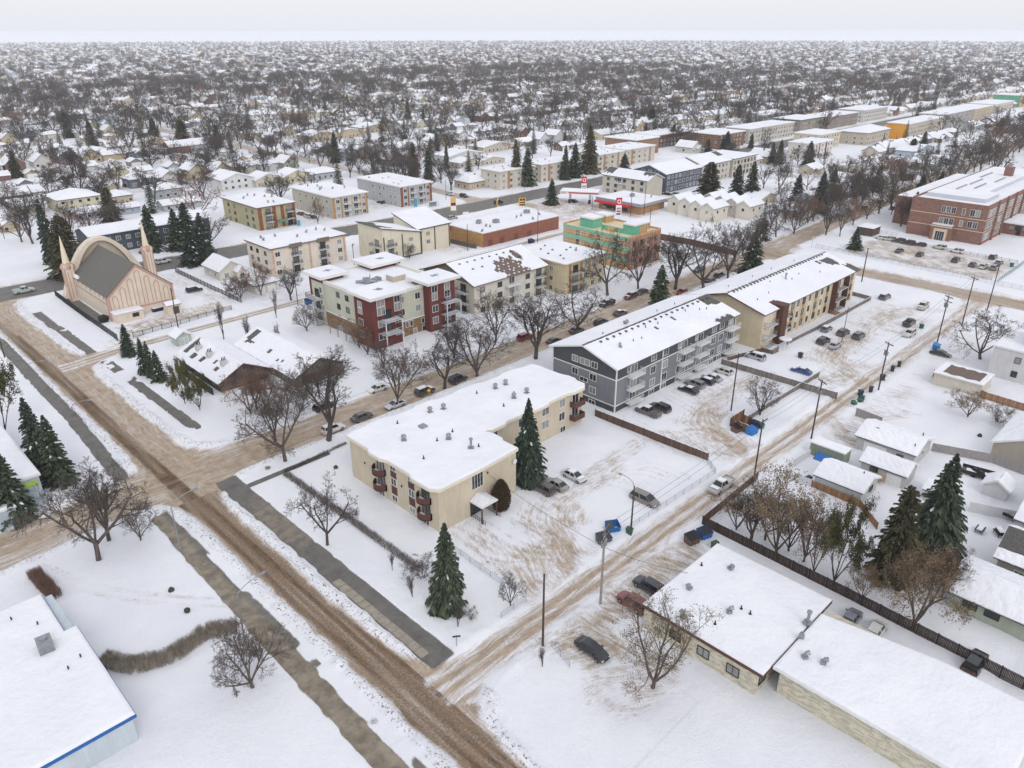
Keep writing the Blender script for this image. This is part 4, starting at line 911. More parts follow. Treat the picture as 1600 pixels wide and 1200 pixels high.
    walls(g, a[0], a[1], a[0]+8, a[1]+11, 3.2, wl); gable(g, a[0], a[1], a[0]+8, a[1]+11, 3.2, 2.6, 'y', wl, .5, SHINGLE, .18, None, .8, .25)
    walls(g, a[0]+4.6, a[1]-2.5, a[0]+7.6, a[1]-.01, 2.6, wl); gable(g, a[0]+4.6, a[1]-2.5, a[0]+7.6, a[1]+1, 2.6, 1.4, 'y', wl, .3, SHINGLE, .15, None, .6, .2)
    window(g, 'S', a[1], a[0]+2.2, 1, 1.4, 1.3); window(g, 'S', a[1]-2.5, a[0]+6.1, .9, 1.4, 1.1); window(g, 'W', a[0], a[1]+3, 1, 1.3, 1.2); window(g, 'W', a[0], a[1]+8, 1, 1.3, 1.2)
small_houses()

def church():
    b = building('church', 'pink and cream chapel with grey gable roof, arched screen and twin spires', 58, 208.5, 'church')
    W = wall_mat('chapel_cream', S(218, 205, 188)); P = plain('chapel_pink', S(190, 154, 140), .8, .1); RF = plain('grey_shingle', S(106, 104, 98), .9, .22, scale=2.5, relief=.03)
    x0, y0, x1, y1 = 58.2, 209.6, 75, 236.6; h = 6.9; rise = 7.2; xm = (x0+x1)/2
    walls(b, x0, y0, x1, y1, h, W)
    g = gable(b, x0, y0, x1, y1, h, rise, 'y', W, .35, RF, .25, lambda k, u, v: not ((k == 0 and v < 1.1 and 22.5+.4*math.sin(v*9) < u < 26.0) or (k == 0 and v > 10.8 and math.sin(u*2) > .99)), .35, .2, trim=None, seed=61)
    F = y0-.001                                            # the facade panel: pink frame, seven lancet arches
    m = MB(); t = .75
    m.box(x0-.3, F-.14, 2.3, x0+.5, F, h+.1); m.box(x1-.5, F-.14, 2.3, x1+.3, F, h+.1); m.box(x0+.5, F-.14, 2.3, x1-.5, F, 2.75)
    for e, s in ((x0-.35, 1), (x1+.35, -1)):
        m.add([(e, F-.16, h-.35), (xm, F-.16, h+rise+.1), (xm, F-.16, h+rise-.85), (e, F-.16, h-1.2), (e, F, h-.35), (xm, F, h+rise+.1), (xm, F, h+rise-.85), (e, F, h-1.2)], [(0, 1, 2, 3), (0, 1, 5, 4), (3, 2, 6, 7), (0, 3, 7, 4)])
    m.build('facade_frame', P, b)
    for i in range(7):
        cx = x0+1.75+i*(x1-x0-3.5)/6; top = h+rise-2.0-abs(cx-xm)*.86; w = .72; a = MB(); pts = []
        for k in range(9): th = math.pi*k/8; pts.append((cx-w*math.cos(th), top-.55+.9*math.sin(th)*(1 if k != 4 else 1.12)))
        pts = [(cx-w, 3.0)]+pts+[(cx+w, 3.0)]; inn = [(cx+(p[0]-cx)*.76, 3.0 if p[1] <= 3.0 else p[1]-.2) for p in pts]
        for (p, q, r, s) in zip(pts[:-1], pts[1:], inn[1:], inn[:-1]): a.add([(p[0], F-.12, p[1]), (q[0], F-.12, q[1]), (r[0], F-.12, r[1]), (s[0], F-.12, s[1]), (p[0], F, p[1]), (q[0], F, q[1]), (r[0], F, r[1]), (s[0], F, s[1])], [(0, 1, 2, 3), (0, 1, 5, 4), (3, 2, 6, 7)])
        a.build('lancet_arch', P, b)
    boxpart(b, 'side_band', P, x0-.08, y0+.1, 4.2, x0-.001, y1, 4.6); boxpart(b, 'corner_pilaster', P, x0-.35, y0-.2, -.3, x0+.002, y0+.7, h)
    for k in range(7): window(b, 'W', x0, y0+3+k*3.4, 5.5, .7, .9, 'cream', 1)
    # the parabolic screen behind the nave
    m = MB(); Y0, Y1 = y1+.1, y1+2.6; n = 22; xc = xm+.4; hw = 12.2; H = 16.4
    prof = [(xc+hw*(-1+2*i/n), 1.0+(H-1.0)*(1-abs(-1+2*i/n)**2.1)) for i in range(n+1)]
    inn = [(xc+(p[0]-xc)*.84, max(.0, p[1]-.95)) for p in prof]
    for (p, q, r, s) in zip(prof[:-1], prof[1:], inn[1:], inn[:-1]):
        m.add([(p[0], Y0, p[1]), (q[0], Y0, q[1]), (r[0], Y0, r[1]), (s[0], Y0, s[1]), (p[0], Y1, p[1]), (q[0], Y1, q[1]), (r[0], Y1, r[1]), (s[0], Y1, s[1])], [(0, 1, 2, 3), (7, 6, 5, 4), (0, 1, 5, 4), (3, 2, 6, 7)])
    m.build('arched_screen', W, b)
    m = MB(); m.add([(p[0], Y1-.4, p[1]) for p in inn]+[(xc, Y1-.4, 0)], [(i, i+1, n+1) for i in range(n)]); m.add([(p[0], Y1-.7, p[1]) for p in inn]+[(xc, Y1-.7, 0)], [(i+1, i, n+1) for i in range(n)]); m.build('screen_wall', W, b)
    for sx, sy in ((57.2, 236.4), (80.6, 240.0)):
        sp = MB(); sp.box(sx-1.25, sy-1.25, -.4, sx+1.25, sy+1.25, 10.4); s = sp.build('spire', W, b)
        f = MB()
        for a, c in ((-1.3, -1.3), (1.0, -1.3), (-1.3, 1.0), (1.0, 1.0)): f.box(sx+a, sy+c, -.3, sx+a+.3, sy+c+.3, 9.6)
        f.tube([(sx, sy, 9.4), (sx, sy, 10.2), (sx, sy, 11.2)], [1.9, 1.85, .9], 4); f.build('spire_trim', P, s)
        c = MB(); c.tube([(sx, sy, 10.2), (sx, sy, 14), (sx, sy, 18.6)], [1.0, .62, .05], 8); c.build('spire_point', plain('spire_cream', S(226, 214, 190), .6, .08), s)
        for ax in (-.45, .45): q = MB(); q.box(sx+ax-.1, sy-1.33, 1, sx+ax+.1, sy-1.252, 8.6); q.box(sx-1.33, sy+ax-.1, 1, sx-1.252, sy+ax+.1, 8.6); q.build('spire_rib', P, s)
    c = building('lean_to_shed', 'cream lean-to shed with snowy roof at the foot of the chapel facade', 58, 205.4, 'shed')
    walls(c, 58.2, 206.2, 65.2, 209.4, 2.7, W); m = MB(); m.slab(rect(58.2, 206.2, 65.2, 209.35, .25), 2.7, 2.85); r = m.build('roof', WHITE, c); m = MB(); poly_snow(m, rect(58.2, 206.2, 65.2, 209.35, .2), 2.852, .2); m.build('snow_cover', SNOW, r)
    window(c, 'S', 206.2, 63.2, 1.2, 1.5, .9, 'dark', 2)
    c = building('utility_shed', 'white utility shed with dark double door in front of the chapel', 70.6, 203.4, 'shed')
    walls(c, 70.8, 204, 74.4, 207, 2.6, W); gable(c, 70.8, 204, 74.4, 207, 2.6, .7, 'x', W, .2, SHINGLE, .1, None, .6, .2); boxpart(c, 'door', plain('dark_door', S(80, 76, 74), .6, .1), 72.2, 203.93, .05, 73.8, 203.999, 2.1)
church()

def apartments_back():
    def block(label, x0, y0, x1, y1, h, wall, zs, cols, wcols, fascia, bal=(), strips=(), railk='white', stripm=None, vents=True):
        b = building('apartment_building', label, x0, y0, 'apartment building'); walls(b, x0, y0, x1, y1, h, wall); flat_roof(b, rect(x0, y0, x1, y1, .5), h, .4, fascia, .2)
        for z in zs:
            for s in cols: window(b, 'S', y0, x0+s, z, 1.6, 1.4, 'white', 2)
            for s in wcols: window(b, 'W', x0, y0+s, z, 1.3, 1.2, 'dark' if railk == 'dark' else 'white', 2)
            for s in bal: balcony(b, 'S', y0, x0+s, z-.5, 3.2, 1.4, railk)
        for s, w in strips: boxpart(b, 'brick_strip', stripm, x0+s-w/2, y0-.08, -.2, x0+s+w/2, y0-.001, h); 
        if vents: roof_bits(b, [(x0+2+(x1-x0-4)*random.Random(i*3+int(x0)).random(), y0+3+(y1-y0-5)*random.Random(i*7+int(y0)).random()) for i in range(7)], h+.5, 'hooded_vent' if x0 < 200 else 'roof_vent')
        return b
    BK = wall_mat('red_brown_brick', S(140, 88, 68), 'brick'); OR = wall_mat('orange_brick', S(176, 138, 98), 'brick')
    W1 = wall_mat('white_stucco', S(214, 204, 190)); OL = wall_mat('olive_stucco', S(176, 168, 136)); G1 = wall_mat('warm_grey_stucco', S(188, 184, 172)); G2 = wall_mat('cool_grey_stucco', S(178, 180, 182))
    fz = plain('brown_fascia', S(120, 104, 92), .7, .1)
    b = block('white three storey block with stepped roof edge and three stacks of balconies', 109, 216, 136, 232, 8.7, W1, (6.2, 3.4, .6), (2.0, 24.5), (4, 9, 13), fz, (8.2, 18.2), ((.4, .7), (13.4, .6), (26.4, .7)), 'dark', wall_mat('pink_brick', S(206, 170, 146), 'brick'))
    for s in (6, 16): boxpart(b, 'gabled_parapet', fz, 109+s, 215.2, 8.2, 109+s+4.4, 215.49, 9.5)
    block('brown brick and olive walk-up with a small green entrance canopy', 135.4, 275, 151.5, 304, 8.6, OL, (6.2, 3.5, .7), (), (4, 9, 19, 24), fz, (4.4, 13.4), ((.9, 1.6), (7, 1.4), (10.4, 1.4), (15.4, 1.2)), 'dark', BK)
    boxpart([o for o in COL.objects if o.name.startswith('apartment_building')][-1], 'entrance_canopy', plain('teal_roof', S(96, 150, 136), .6, .15), 143, 272.2, 2.8, 146.5, 274.9, 3.2)
    block('three storey taupe walk-up with orange brick corners facing the arterial road', 166.4, 271.5, 183.5, 303, 8.8, G1, (6.3, 3.5, .7), (2.6, 15.2), (4, 7, 12, 15, 20, 25), WHITE, (6.4, 11.2), ((.6, 1.1), (4.2, .6), (13.4, .6), (16.5, 1.1)), 'white', OR)
    block('three storey cool grey walk-up with red brick corners beside the bus shelter', 200, 270.5, 217.5, 303, 8.8, G2, (6.3, 3.5, .7), (2.6, 15.2), (4, 7, 12, 15, 20, 25), WHITE, (6.4, 11.2), ((.7, 1.3), (4.2, .5), (13.4, .5), (16.8, 1.3)), 'white', BK)
    # pale block with opposed shed roofs
    o = building('apartment_building', 'pale three storey block with two steep opposed shed roofs, one bare and black', 141, 204, 'apartment building'); PB = wall_mat('ivory_panels', S(214, 206, 186)); DT = plain('dark_trim', S(70, 66, 64), .7, .15)
    def shed(x0, y0, x1, y1, hlo, hhi, high, hole, nm):
        m = MB()
        if high == 'x1': z = [hlo, hhi, hhi, hlo]
        elif high == 'y1': z = [hlo, hlo, hhi, hhi]
        else: z = [hhi, hlo, hlo, hhi]
        c = [(x0, y0), (x1, y0), (x1, y1), (x0, y1)]
        m.add([(*p, -.5) for p in c]+[(*p, k) for p, k in zip(c, z)], [(0, 1, 5, 4), (1, 2, 6, 5), (2, 3, 7, 6), (3, 0, 4, 7), (4, 5, 6, 7)]); m.build('wall', PB, o)
        e = .5; c2 = [(x0-e, y0-e), (x1+e, y0-e), (x1+e, y1+e), (x0-e, y1+e)]; m = MB(); m.add([(*p, k) for p, k in zip(c2, z)]+[(*p, k+.3) for p, k in zip(c2, z)], [(0, 1, 2, 3), (4, 5, 6, 7), (0, 1, 5, 4), (1, 2, 6, 5), (2, 3, 7, 6), (3, 0, 4, 7)]); r = m.build('roof', SHINGLE if nm else DT, o)
        P = Vector((*c2[0], z[0]+.302)); U = Vector((*c2[1], z[1]+.302))-P; V = Vector((*c2[3], z[3]+.302))-P; m = MB(); v, f = snow_sheet(P, U, V, U.length, V.length, .2, .45, hole, .03, 5); m.add(v, f); m.build('snow_cover', SNOW, r)
    shed(142.5, 204, 158.5, 218, 7.8, 11.6, 'x0', lambda u, v: u < 5.2+1.5*math.sin(v*.6)+.6*math.sin(v*2.3) and v > 1.2, 1)
    shed(158.6, 206, 173, 219.5, 8.2, 11.8, 'y1', None, 0)
    for s in (142.9, 150.4, 158.2): boxpart(o, 'trim_post', DT, s-.18, 203.85, -.2, s+.18, 203.999, 8.6)
    for s in (160, 166, 172.6): boxpart(o, 'trim_post', DT, s-.18, 205.85, -.2, s+.18, 205.999, 8.6)
    for z in (5.2, 2.2): balcony(o, 'W', 142.5, 207.4, z, 5.0, 1.5, 'dark'); balcony(o, 'S', 204, 145.6, z, 3.6, 1.3, 'dark')
    for z in (5.6, 2.8): window(o, 'S', 204, 154, z, 1.6, 1.3, 'cream', 2); window(o, 'S', 206, 163, z, 1.6, 1.3, 'cream', 2)
    boxpart(o, 'foundation_band', plain('grey_base', S(120, 116, 110), .9, .2), 142.45, 203.95, -.4, 158.55, 203.998, .9)
    # brick strip of shops seen from behind
    s = building('shop_building', 'long low brick shop row with snowy flat roof and rooftop units', 179.5, 195.6, 'shops'); OB = wall_mat('shop_orange_brick', S(180, 140, 92), 'brick'); RB = wall_mat('shop_red_brick', S(146, 96, 80), 'brick')
    x0, y0, x1, y1 = 179.4, 195.6, 219.5, 214.4; walls(s, x0, y0, x1, y1, 5.0, RB); boxpart(s, 'end_wall', OB, x0-.06, y0, -.4, x0-.001, y1, 5.0); flat_roof(s, rect(x0, y0, x1, y1, .12), 5.0, .25, plain('shop_coping', S(200, 196, 190), .6, .1), .2)
    for k in (183, 189, 196, 203): boxpart(s, 'service_door', plain('brick_dark_door', S(112, 72, 60), .7, .15), k-1, y0-.06, 0, k+1, y0-.001, 2.3)
    boxpart(s, 'sign_box', plain('red_sign_box', S(170, 50, 40), .5, .1), x0-.9, y1-1.6, 3.6, x0-.07, y1-.2, 4.8)
    roof_bits(s, [at(a, c, 5.4) for a, c in ((775, 348), (748, 349), (823, 333))], 5.4, 'rooftop_unit'); roof_bits(s, [at(a, c, 5.4) for a, c in ((759, 354), (766, 355), (807, 340), (814, 338), (833, 343), (753, 362), (843, 336))], 5.4, 'hooded_vent')
    # gas bar and its shop
    g = building('gas_station_shop', 'low tan brick gas station shop with grey roof band and red awning', 261.5, 188, 'shop'); TB = wall_mat('tan_brick', S(178, 138, 100), 'brick'); GB = plain('grey_roof_band', S(150, 152, 156), .6, .08); RED = plain('red_sign', S(196, 38, 48), .45, .08)
    walls(g, 262.4, 188.6, 280, 210.5, 3.4, TB); m = MB(); m.slab(rect(261.2, 187.2, 281.2, 211.6), 3.4, 4.6); r = m.build('roof', GB, g); m = MB(); poly_snow(m, rect(261.4, 187.4, 281, 211.4), 4.602, .2); m.build('snow_cover', SNOW, r)
    boxpart(g, 'awning', RED, 259.4, 192, 2.7, 261.19, 211, 3.4); boxpart(g, 'shop_window', GLASS, 262.3, 195, .5, 262.399, 208, 2.6); roof_bits(g, [(272, 200)], 4.7, 'rooftop_unit'); roof_bits(g, [(276, 193)], 4.7, 'hooded_vent')
    c = empty('gas_station_canopy', (263.5, 222.5, 0), R(-58), 'white fuel canopy with red stripe on two columns over the gas pumps', 'canopy')
    m = MB(); m.box(-8.6, -3.6, 4.4, 8.6, 3.6, 5.6); link('canopy_roof', m.mesh('canopy_roof', WHITE), c); m = MB(); poly_snow(m, rect(-8.5, -3.5, 8.5, 3.5), 5.602, .2); link('snow_cover', m.mesh('snow_cover', SNOW), c)
    m = MB(); m.box(-4.6, -3.66, 4.7, 8.62, -3.602, 5.25); link('red_stripe', m.mesh('red_stripe', RED), c)
    for k in (-4.4, 4.6): m = MB(); m.box(k-.45, -.45, -.3, k+.45, .45, 4.399); link('column', m.mesh('column', WHITE), c); m = MB(); m.box(k-.5, -2.2, 0, k+.5, -1.2, 1.7); m.box(k-.4, -2.24, 1.0, k+.4, -2.201, 1.5); link('fuel_pump', m.mesh('fuel_pump', DARKMET), c)
    fc = bpy.data.curves.new('lettering', 'FONT'); fc.body = 'ESSO'; fc.size = .95; fc.extrude = .02; fc.align_x = 'CENTER'; fc.materials.append(RED); fo = bpy.data.objects.new('lettering', fc); COL.objects.link(fo); bpy.context.view_layer.update(); tm = bpy.data.meshes.new_from_object(fo.evaluated_get(bpy.context.evaluated_depsgraph_get())); bpy.data.objects.remove(fo); fo = link('lettering', tm); fo.parent = c; fo.location = (-6.6, -3.63, 4.62); fo.rotation_euler = (R(90), 0, 0)
    BLUE = plain('sign_blue', S(40, 70, 150), .5, .1)
    for (bx, by, ty, lab) in ((966, 339, 309, 'tall white price pylon with red ring emblem in front of the gas station shop'), (912, 303, 276, 'white price pylon with red ring emblem behind the fuel canopy')):
        x, y = at(bx, by); h = zat(x, y, ty); q = empty('price_pylon', (x, y, 0), R(-40), lab, 'sign')
        m = MB(); m.box(-1.2, -.2, -.2, 1.2, .2, h*.62); link('pylon_body', m.mesh('pylon_body', WHITE), q); m = MB(); m.box(-1.2, -.22, h*.62, 1.2, .22, h); link('emblem_panel', m.mesh('emblem_panel', RED), q)
        m = MB(); n = 18; zc = h*.81
        for i in range(n):
            a0, a1 = 2*math.pi*i/n, 2*math.pi*(i+1)/n; P = lambda a, r: (r*math.cos(a), -.25, zc+r*math.sin(a)); m.quad(P(a0, .85), P(a1, .85), P(a1, .5), P(a0, .5))
        m.quad((.3, -.26, zc-.75), (.95, -.26, zc-.95), (1.0, -.26, zc-.75), (.45, -.26, zc-.5)); link('ring_emblem', m.mesh('ring_emblem', WHITE), q)
        for k, (mt, z0) in enumerate(((BLUE, .12), (RED, .26), (GREYMET, .4))): m = MB(); m.box(-.9, -.23, h*z0, .9, -.201, h*(z0+.09)); link('price_panel', m.mesh('price_panel', mt), q)
    # grey gabled blocks and townhouses beyond the gas station
    SL = wall_mat('blue_slate_siding', S(96, 100, 114), 'siding'); LT = wall_mat('pale_taupe_siding', S(198, 192, 178), 'siding')
    a = building('apartment_building', 'pale taupe three storey block with snowy gable roof right behind the gas station shop', 291, 205, 'apartment building'); walls(a, 291, 206, 303, 232, 8.2, LT); gable(a, 291, 206, 303, 232, 8.2, 2.6, 'y', LT, .6, SHINGLE, .2, lambda k, u, v: (k == 0 and ((u > 22 and v > 2+.8*math.sin(u*3)) or (u < 6 and v > 4.2+.6*math.sin(u*2.4)))), .6, .2, seed=71)
    for z in (6, 3.2, .5):
        for s in (209, 214, 219, 224, 228.5): window(a, 'W', 291, s, z, 1.4, 1.3, 'dark', 1)
    balcony(a, 'W', 291, 222, 5.4, 4, 1.4, 'white')
    a = building('apartment_building', 'blue slate gabled block with white windows beyond the gas station', 308, 207, 'apartment building'); walls(a, 308, 207.5, 338, 227, 9, SL); gable(a, 308, 207.5, 338, 227, 9, 3.2, 'x', SL, .7, SHINGLE, .2, lambda k, u, v: (k == 0 and u > 29.5 and v > 3), .7, .2, seed=81)
    for z in (6.6, 3.8, 1.0): windows(a, 'S', 207.5, np.arange(310, 337, 3.2), [z], 1.6, 1.5)
    for s in (213, 217, 221): window(a, 'W', 308, s, 8.4, 1.8, 1.5)
    a = building('apartment_building', 'pale gabled block adjoining the blue slate one', 339, 208, 'apartment building'); walls(a, 339.5, 208, 366, 227, 9.4, LT); gable(a, 339.5, 208, 366, 227, 9.4, 3.2, 'x', LT, .7, SHINGLE, .2, lambda k, u, v: (k == 0 and u > 22 and v > 6), .8, .2, seed=83)
    for z in (6.8, 4, 1.2): windows(a, 'S', 208, np.arange(342, 365, 3.4), [z], 1.6, 1.5)
    a = building('apartment_building', 'flat roofed pale block at the far end of the gabled row', 368, 208, 'apartment building'); walls(a, 368, 207.5, 392, 229, 9.4, LT); flat_roof(a, rect(368, 207.5, 392, 229, .6), 9.4, .4, plain('grey_fascia', S(120, 120, 122), .7, .1), .2)
    for z in (6.8, 4, 1.2): windows(a, 'S', 207.5, np.arange(370, 391, 3.4), [z], 1.6, 1.5, 'dark', 2)
    IV = wall_mat('ivory_siding', S(216, 210, 196), 'siding')
    for k, (bx, by, n) in enumerate(((270.5, 158.6, 4), (284.5, 150.5, 4))):
        t = building('townhouse_row', ['ivory townhouses with stepped snowy roofs, nearer the green unfinished building', 'ivory townhouses with stepped snowy roofs, second row towards the avenue'][k], bx, by, 'townhouses')
        for i in range(n):
            x0, y0 = bx+i*1.4, by+i*6.2; h = 5.6; walls(t, x0, y0, x0+11, y0+6.15, h, IV); gable(t, x0, y0, x0+11, y0+6.15, h, 1.9, 'x' if i % 2 else 'x', IV, .4, SHINGLE, .18, None, .9, .22, seed=90+i)
            window(t, 'S', y0, x0+3, 3.4, 1.3, 1.2, 'white', 1) if i == 0 else None; window(t, 'S', y0, x0+8, 3.4, 1.3, 1.2, 'white', 1) if i == 0 else None; window(t, 'W', x0, y0+3, 3.4, 1.2, 1.2, 'white', 1)
    # cream walk-ups along the arterial, brown block behind
    CR = wall_mat('row_cream_stucco', S(202, 195, 182)); 
    for k, (x0, x1, y0, y1, lab) in enumerate(((258, 282, 268.5, 282, 'cream walk-up at the left end of the row across the arterial'), (287, 313, 268.5, 283, 'cream walk-up with tan recess, second in the row across the arterial'), (333, 356, 269.5, 286, 'cream flat roofed walk-up behind the two tall spruces across the arterial'), (360, 388, 271, 290, 'cream flat roofed walk-up at the right end of the row across the arterial'))):
        block(lab, x0, y0, x1, y1, 8.6, CR, (6.1, 3.4, .6), tuple(np.arange(2.5, x1-x0-2, 5.2)), (3, 8), WHITE if k > 1 else plain('cream_fascia2', S(210, 200, 184), .6, .1), (), ((6, 1.6), (x1-x0-5, 1.6)), 'white', wall_mat('tan_strip_brick', S(172, 132, 98), 'brick'))
    block('brown brick box with flat snowy roof behind the cream walk-ups', 392, 288, 416, 312, 9.5, wall_mat('brown_box_brick', S(150, 120, 98), 'brick'), (), (), (), WHITE)
apartments_back()

def school():
    b = building('school_building', 'three storey red brick school with long rows of white framed windows and stone entrance', 307.5, 71.8, 'school')
    BR = wall_mat('school_brick', S(140, 106, 94), 'brick'); STN = plain('school_stone', S(206, 186, 164), .8, .12)
    x0, y0, x1, y1 = 307.5, 71.8, 400, 97.5; h = 13.4
    walls(b, x0, y0, x1, y1, h, BR); boxpart(b, 'rear_wing', BR, 322, 97.51, -.5, 392, 108, 11)
    p = rect(x0, y0, x1, y1, .02); q = rect(x0, y0, x1, y1, -.5); m = MB()
    for i in range(4): m.slab([p[i], p[(i+1) % 4], q[(i+1) % 4], q[i]], h, h+.7)
    m.build('parapet', BR, b); m = MB(); poly_snow(m, q, h+.01, .3); m.build('snow_cover', SNOW, b); m = MB(); poly_snow(m, rect(322, 97.6, 392, 108), 11.01, .3); m.build('snow_cover', SNOW, b)
    m = MB(); m.slab([(314, 75), (330, 75), (330, 79), (396, 79), (396, 95), (314, 95)], h+.3, h+1.7); u = m.build('upper_roof', plain('pale_roof_edge', S(196, 198, 206), .7, .08), b); m = MB(); poly_snow(m, [(314, 75), (330, 75), (330, 79), (396, 79), (396, 95), (314, 95)], h+1.702, .25); m.build('snow_cover', SNOW, u)
    m = MB()
    for (a, c, d, e) in ((332, 84, 346, 84.3), (340, 88, 356, 88.3), (352, 82.5, 366, 82.8), (326, 88.5, 338, 88.8), (360, 90, 376, 90.3)): m.box(a, c, h+1.9, d, e, h+2.4)
    m.build('snow_ridge_wall', plain('grey_parapet', S(150, 152, 150), .8, .15), b)
    for z in (4.6, 8.8): boxpart(b, 'stone_course', STN, x0-.08, y0-.08, z, x1, y0+.001, z+.25); boxpart(b, 'stone_course', STN, x0-.08, y0, z, x0-.001, y1, z+.25)
    for z, hh in ((9.9, 2.2), (5.7, 2.2)):
        for s in (86.2, 84.5, 82.8): window(b, 'W', x0, s, z, 1.3, hh, 'white', 2)
        window(b, 'W', x0, 79.5, z, 1.0, hh, 'white', 1)
        for s in (76.6, 74.9): window(b, 'W', x0, s, z, 1.4, hh, 'white', 2)
    n = 0
    for gx in range(8):
        for k in range(5):
            for z in (9.9, 5.7, 1.4): window(b, 'S', y0, 309.6+gx*11+k*1.75, z, 1.35, 2.4, 'white', 1)
        boxpart(b, 'pilaster', BR, 318.3+gx*11, y0-.6, -.3, 319.3+gx*11, y0-.001, h+1.3)
    e = boxpart(b, 'entrance_porch', BR, x0-2.6, 81.4, -.3, x0-.001, 88.4, 5.6); boxpart(b, 'entrance_arch', STN, x0-2.8, 82.6, 0, x0-2.601, 87.2, 4.4); window(b, 'W', x0-2.8, 84.9, .2, 3.0, 3.3, 'white', 4, 'entrance_door'); boxpart(b, 'porch_snow', SNOW, x0-2.5, 81.5, 5.601, x0-.1, 88.3, 5.85); boxpart(b, 'porch_coping', STN, x0-2.75, 81.2, 5.0, x0-2.601, 88.6, 5.4)
    boxpart(b, 'entrance_step', CONC, x0-5, 83.4, -.2, x0-2.81, 86.6, .15)
    boxpart(b, 'boiler_chimney', BR, 372, 82, h, 375, 85, h+5.5); boxpart(b, 'plinth', plain('school_plinth', S(150, 86, 70), .8, .15), x0-.15, y0-.15, -.4, x1, y0-.081, 1.1)
    a = building('school_annex', 'low brick link with glazed corner on the side of the school', 332, 62, 'annex'); walls(a, 333, 62.5, 352, 71.7, 4.2, BR); flat_roof(a, rect(333, 62.5, 352, 71.7, .3), 4.2, .35, WHITE, .25); windows(a, 'W', 333, [64.3, 66.6, 68.9], [2.1], 1.7, 1.5, 'dark', 2); windows(a, 'S', 62.5, [335.5, 339, 343, 347], [2.0], 1.8, 1.4, 'dark', 2); boxpart(a, 'door', DARKMET, 332.93, 65.5, 0, 332.999, 67, 2.0)
    s = building('storage_shed', 'dark brown storage shed at the school parking lot', *at(1360, 372), 'shed'); x, y = at(1362, 371); DB = wall_mat('dark_shed_boards', S(92, 80, 74), 'boards'); walls(s, x, y, x+7, y+6, 3, DB); flat_roof(s, rect(x, y, x+7, y+6, .2), 3, .2, DB, .2)
school()

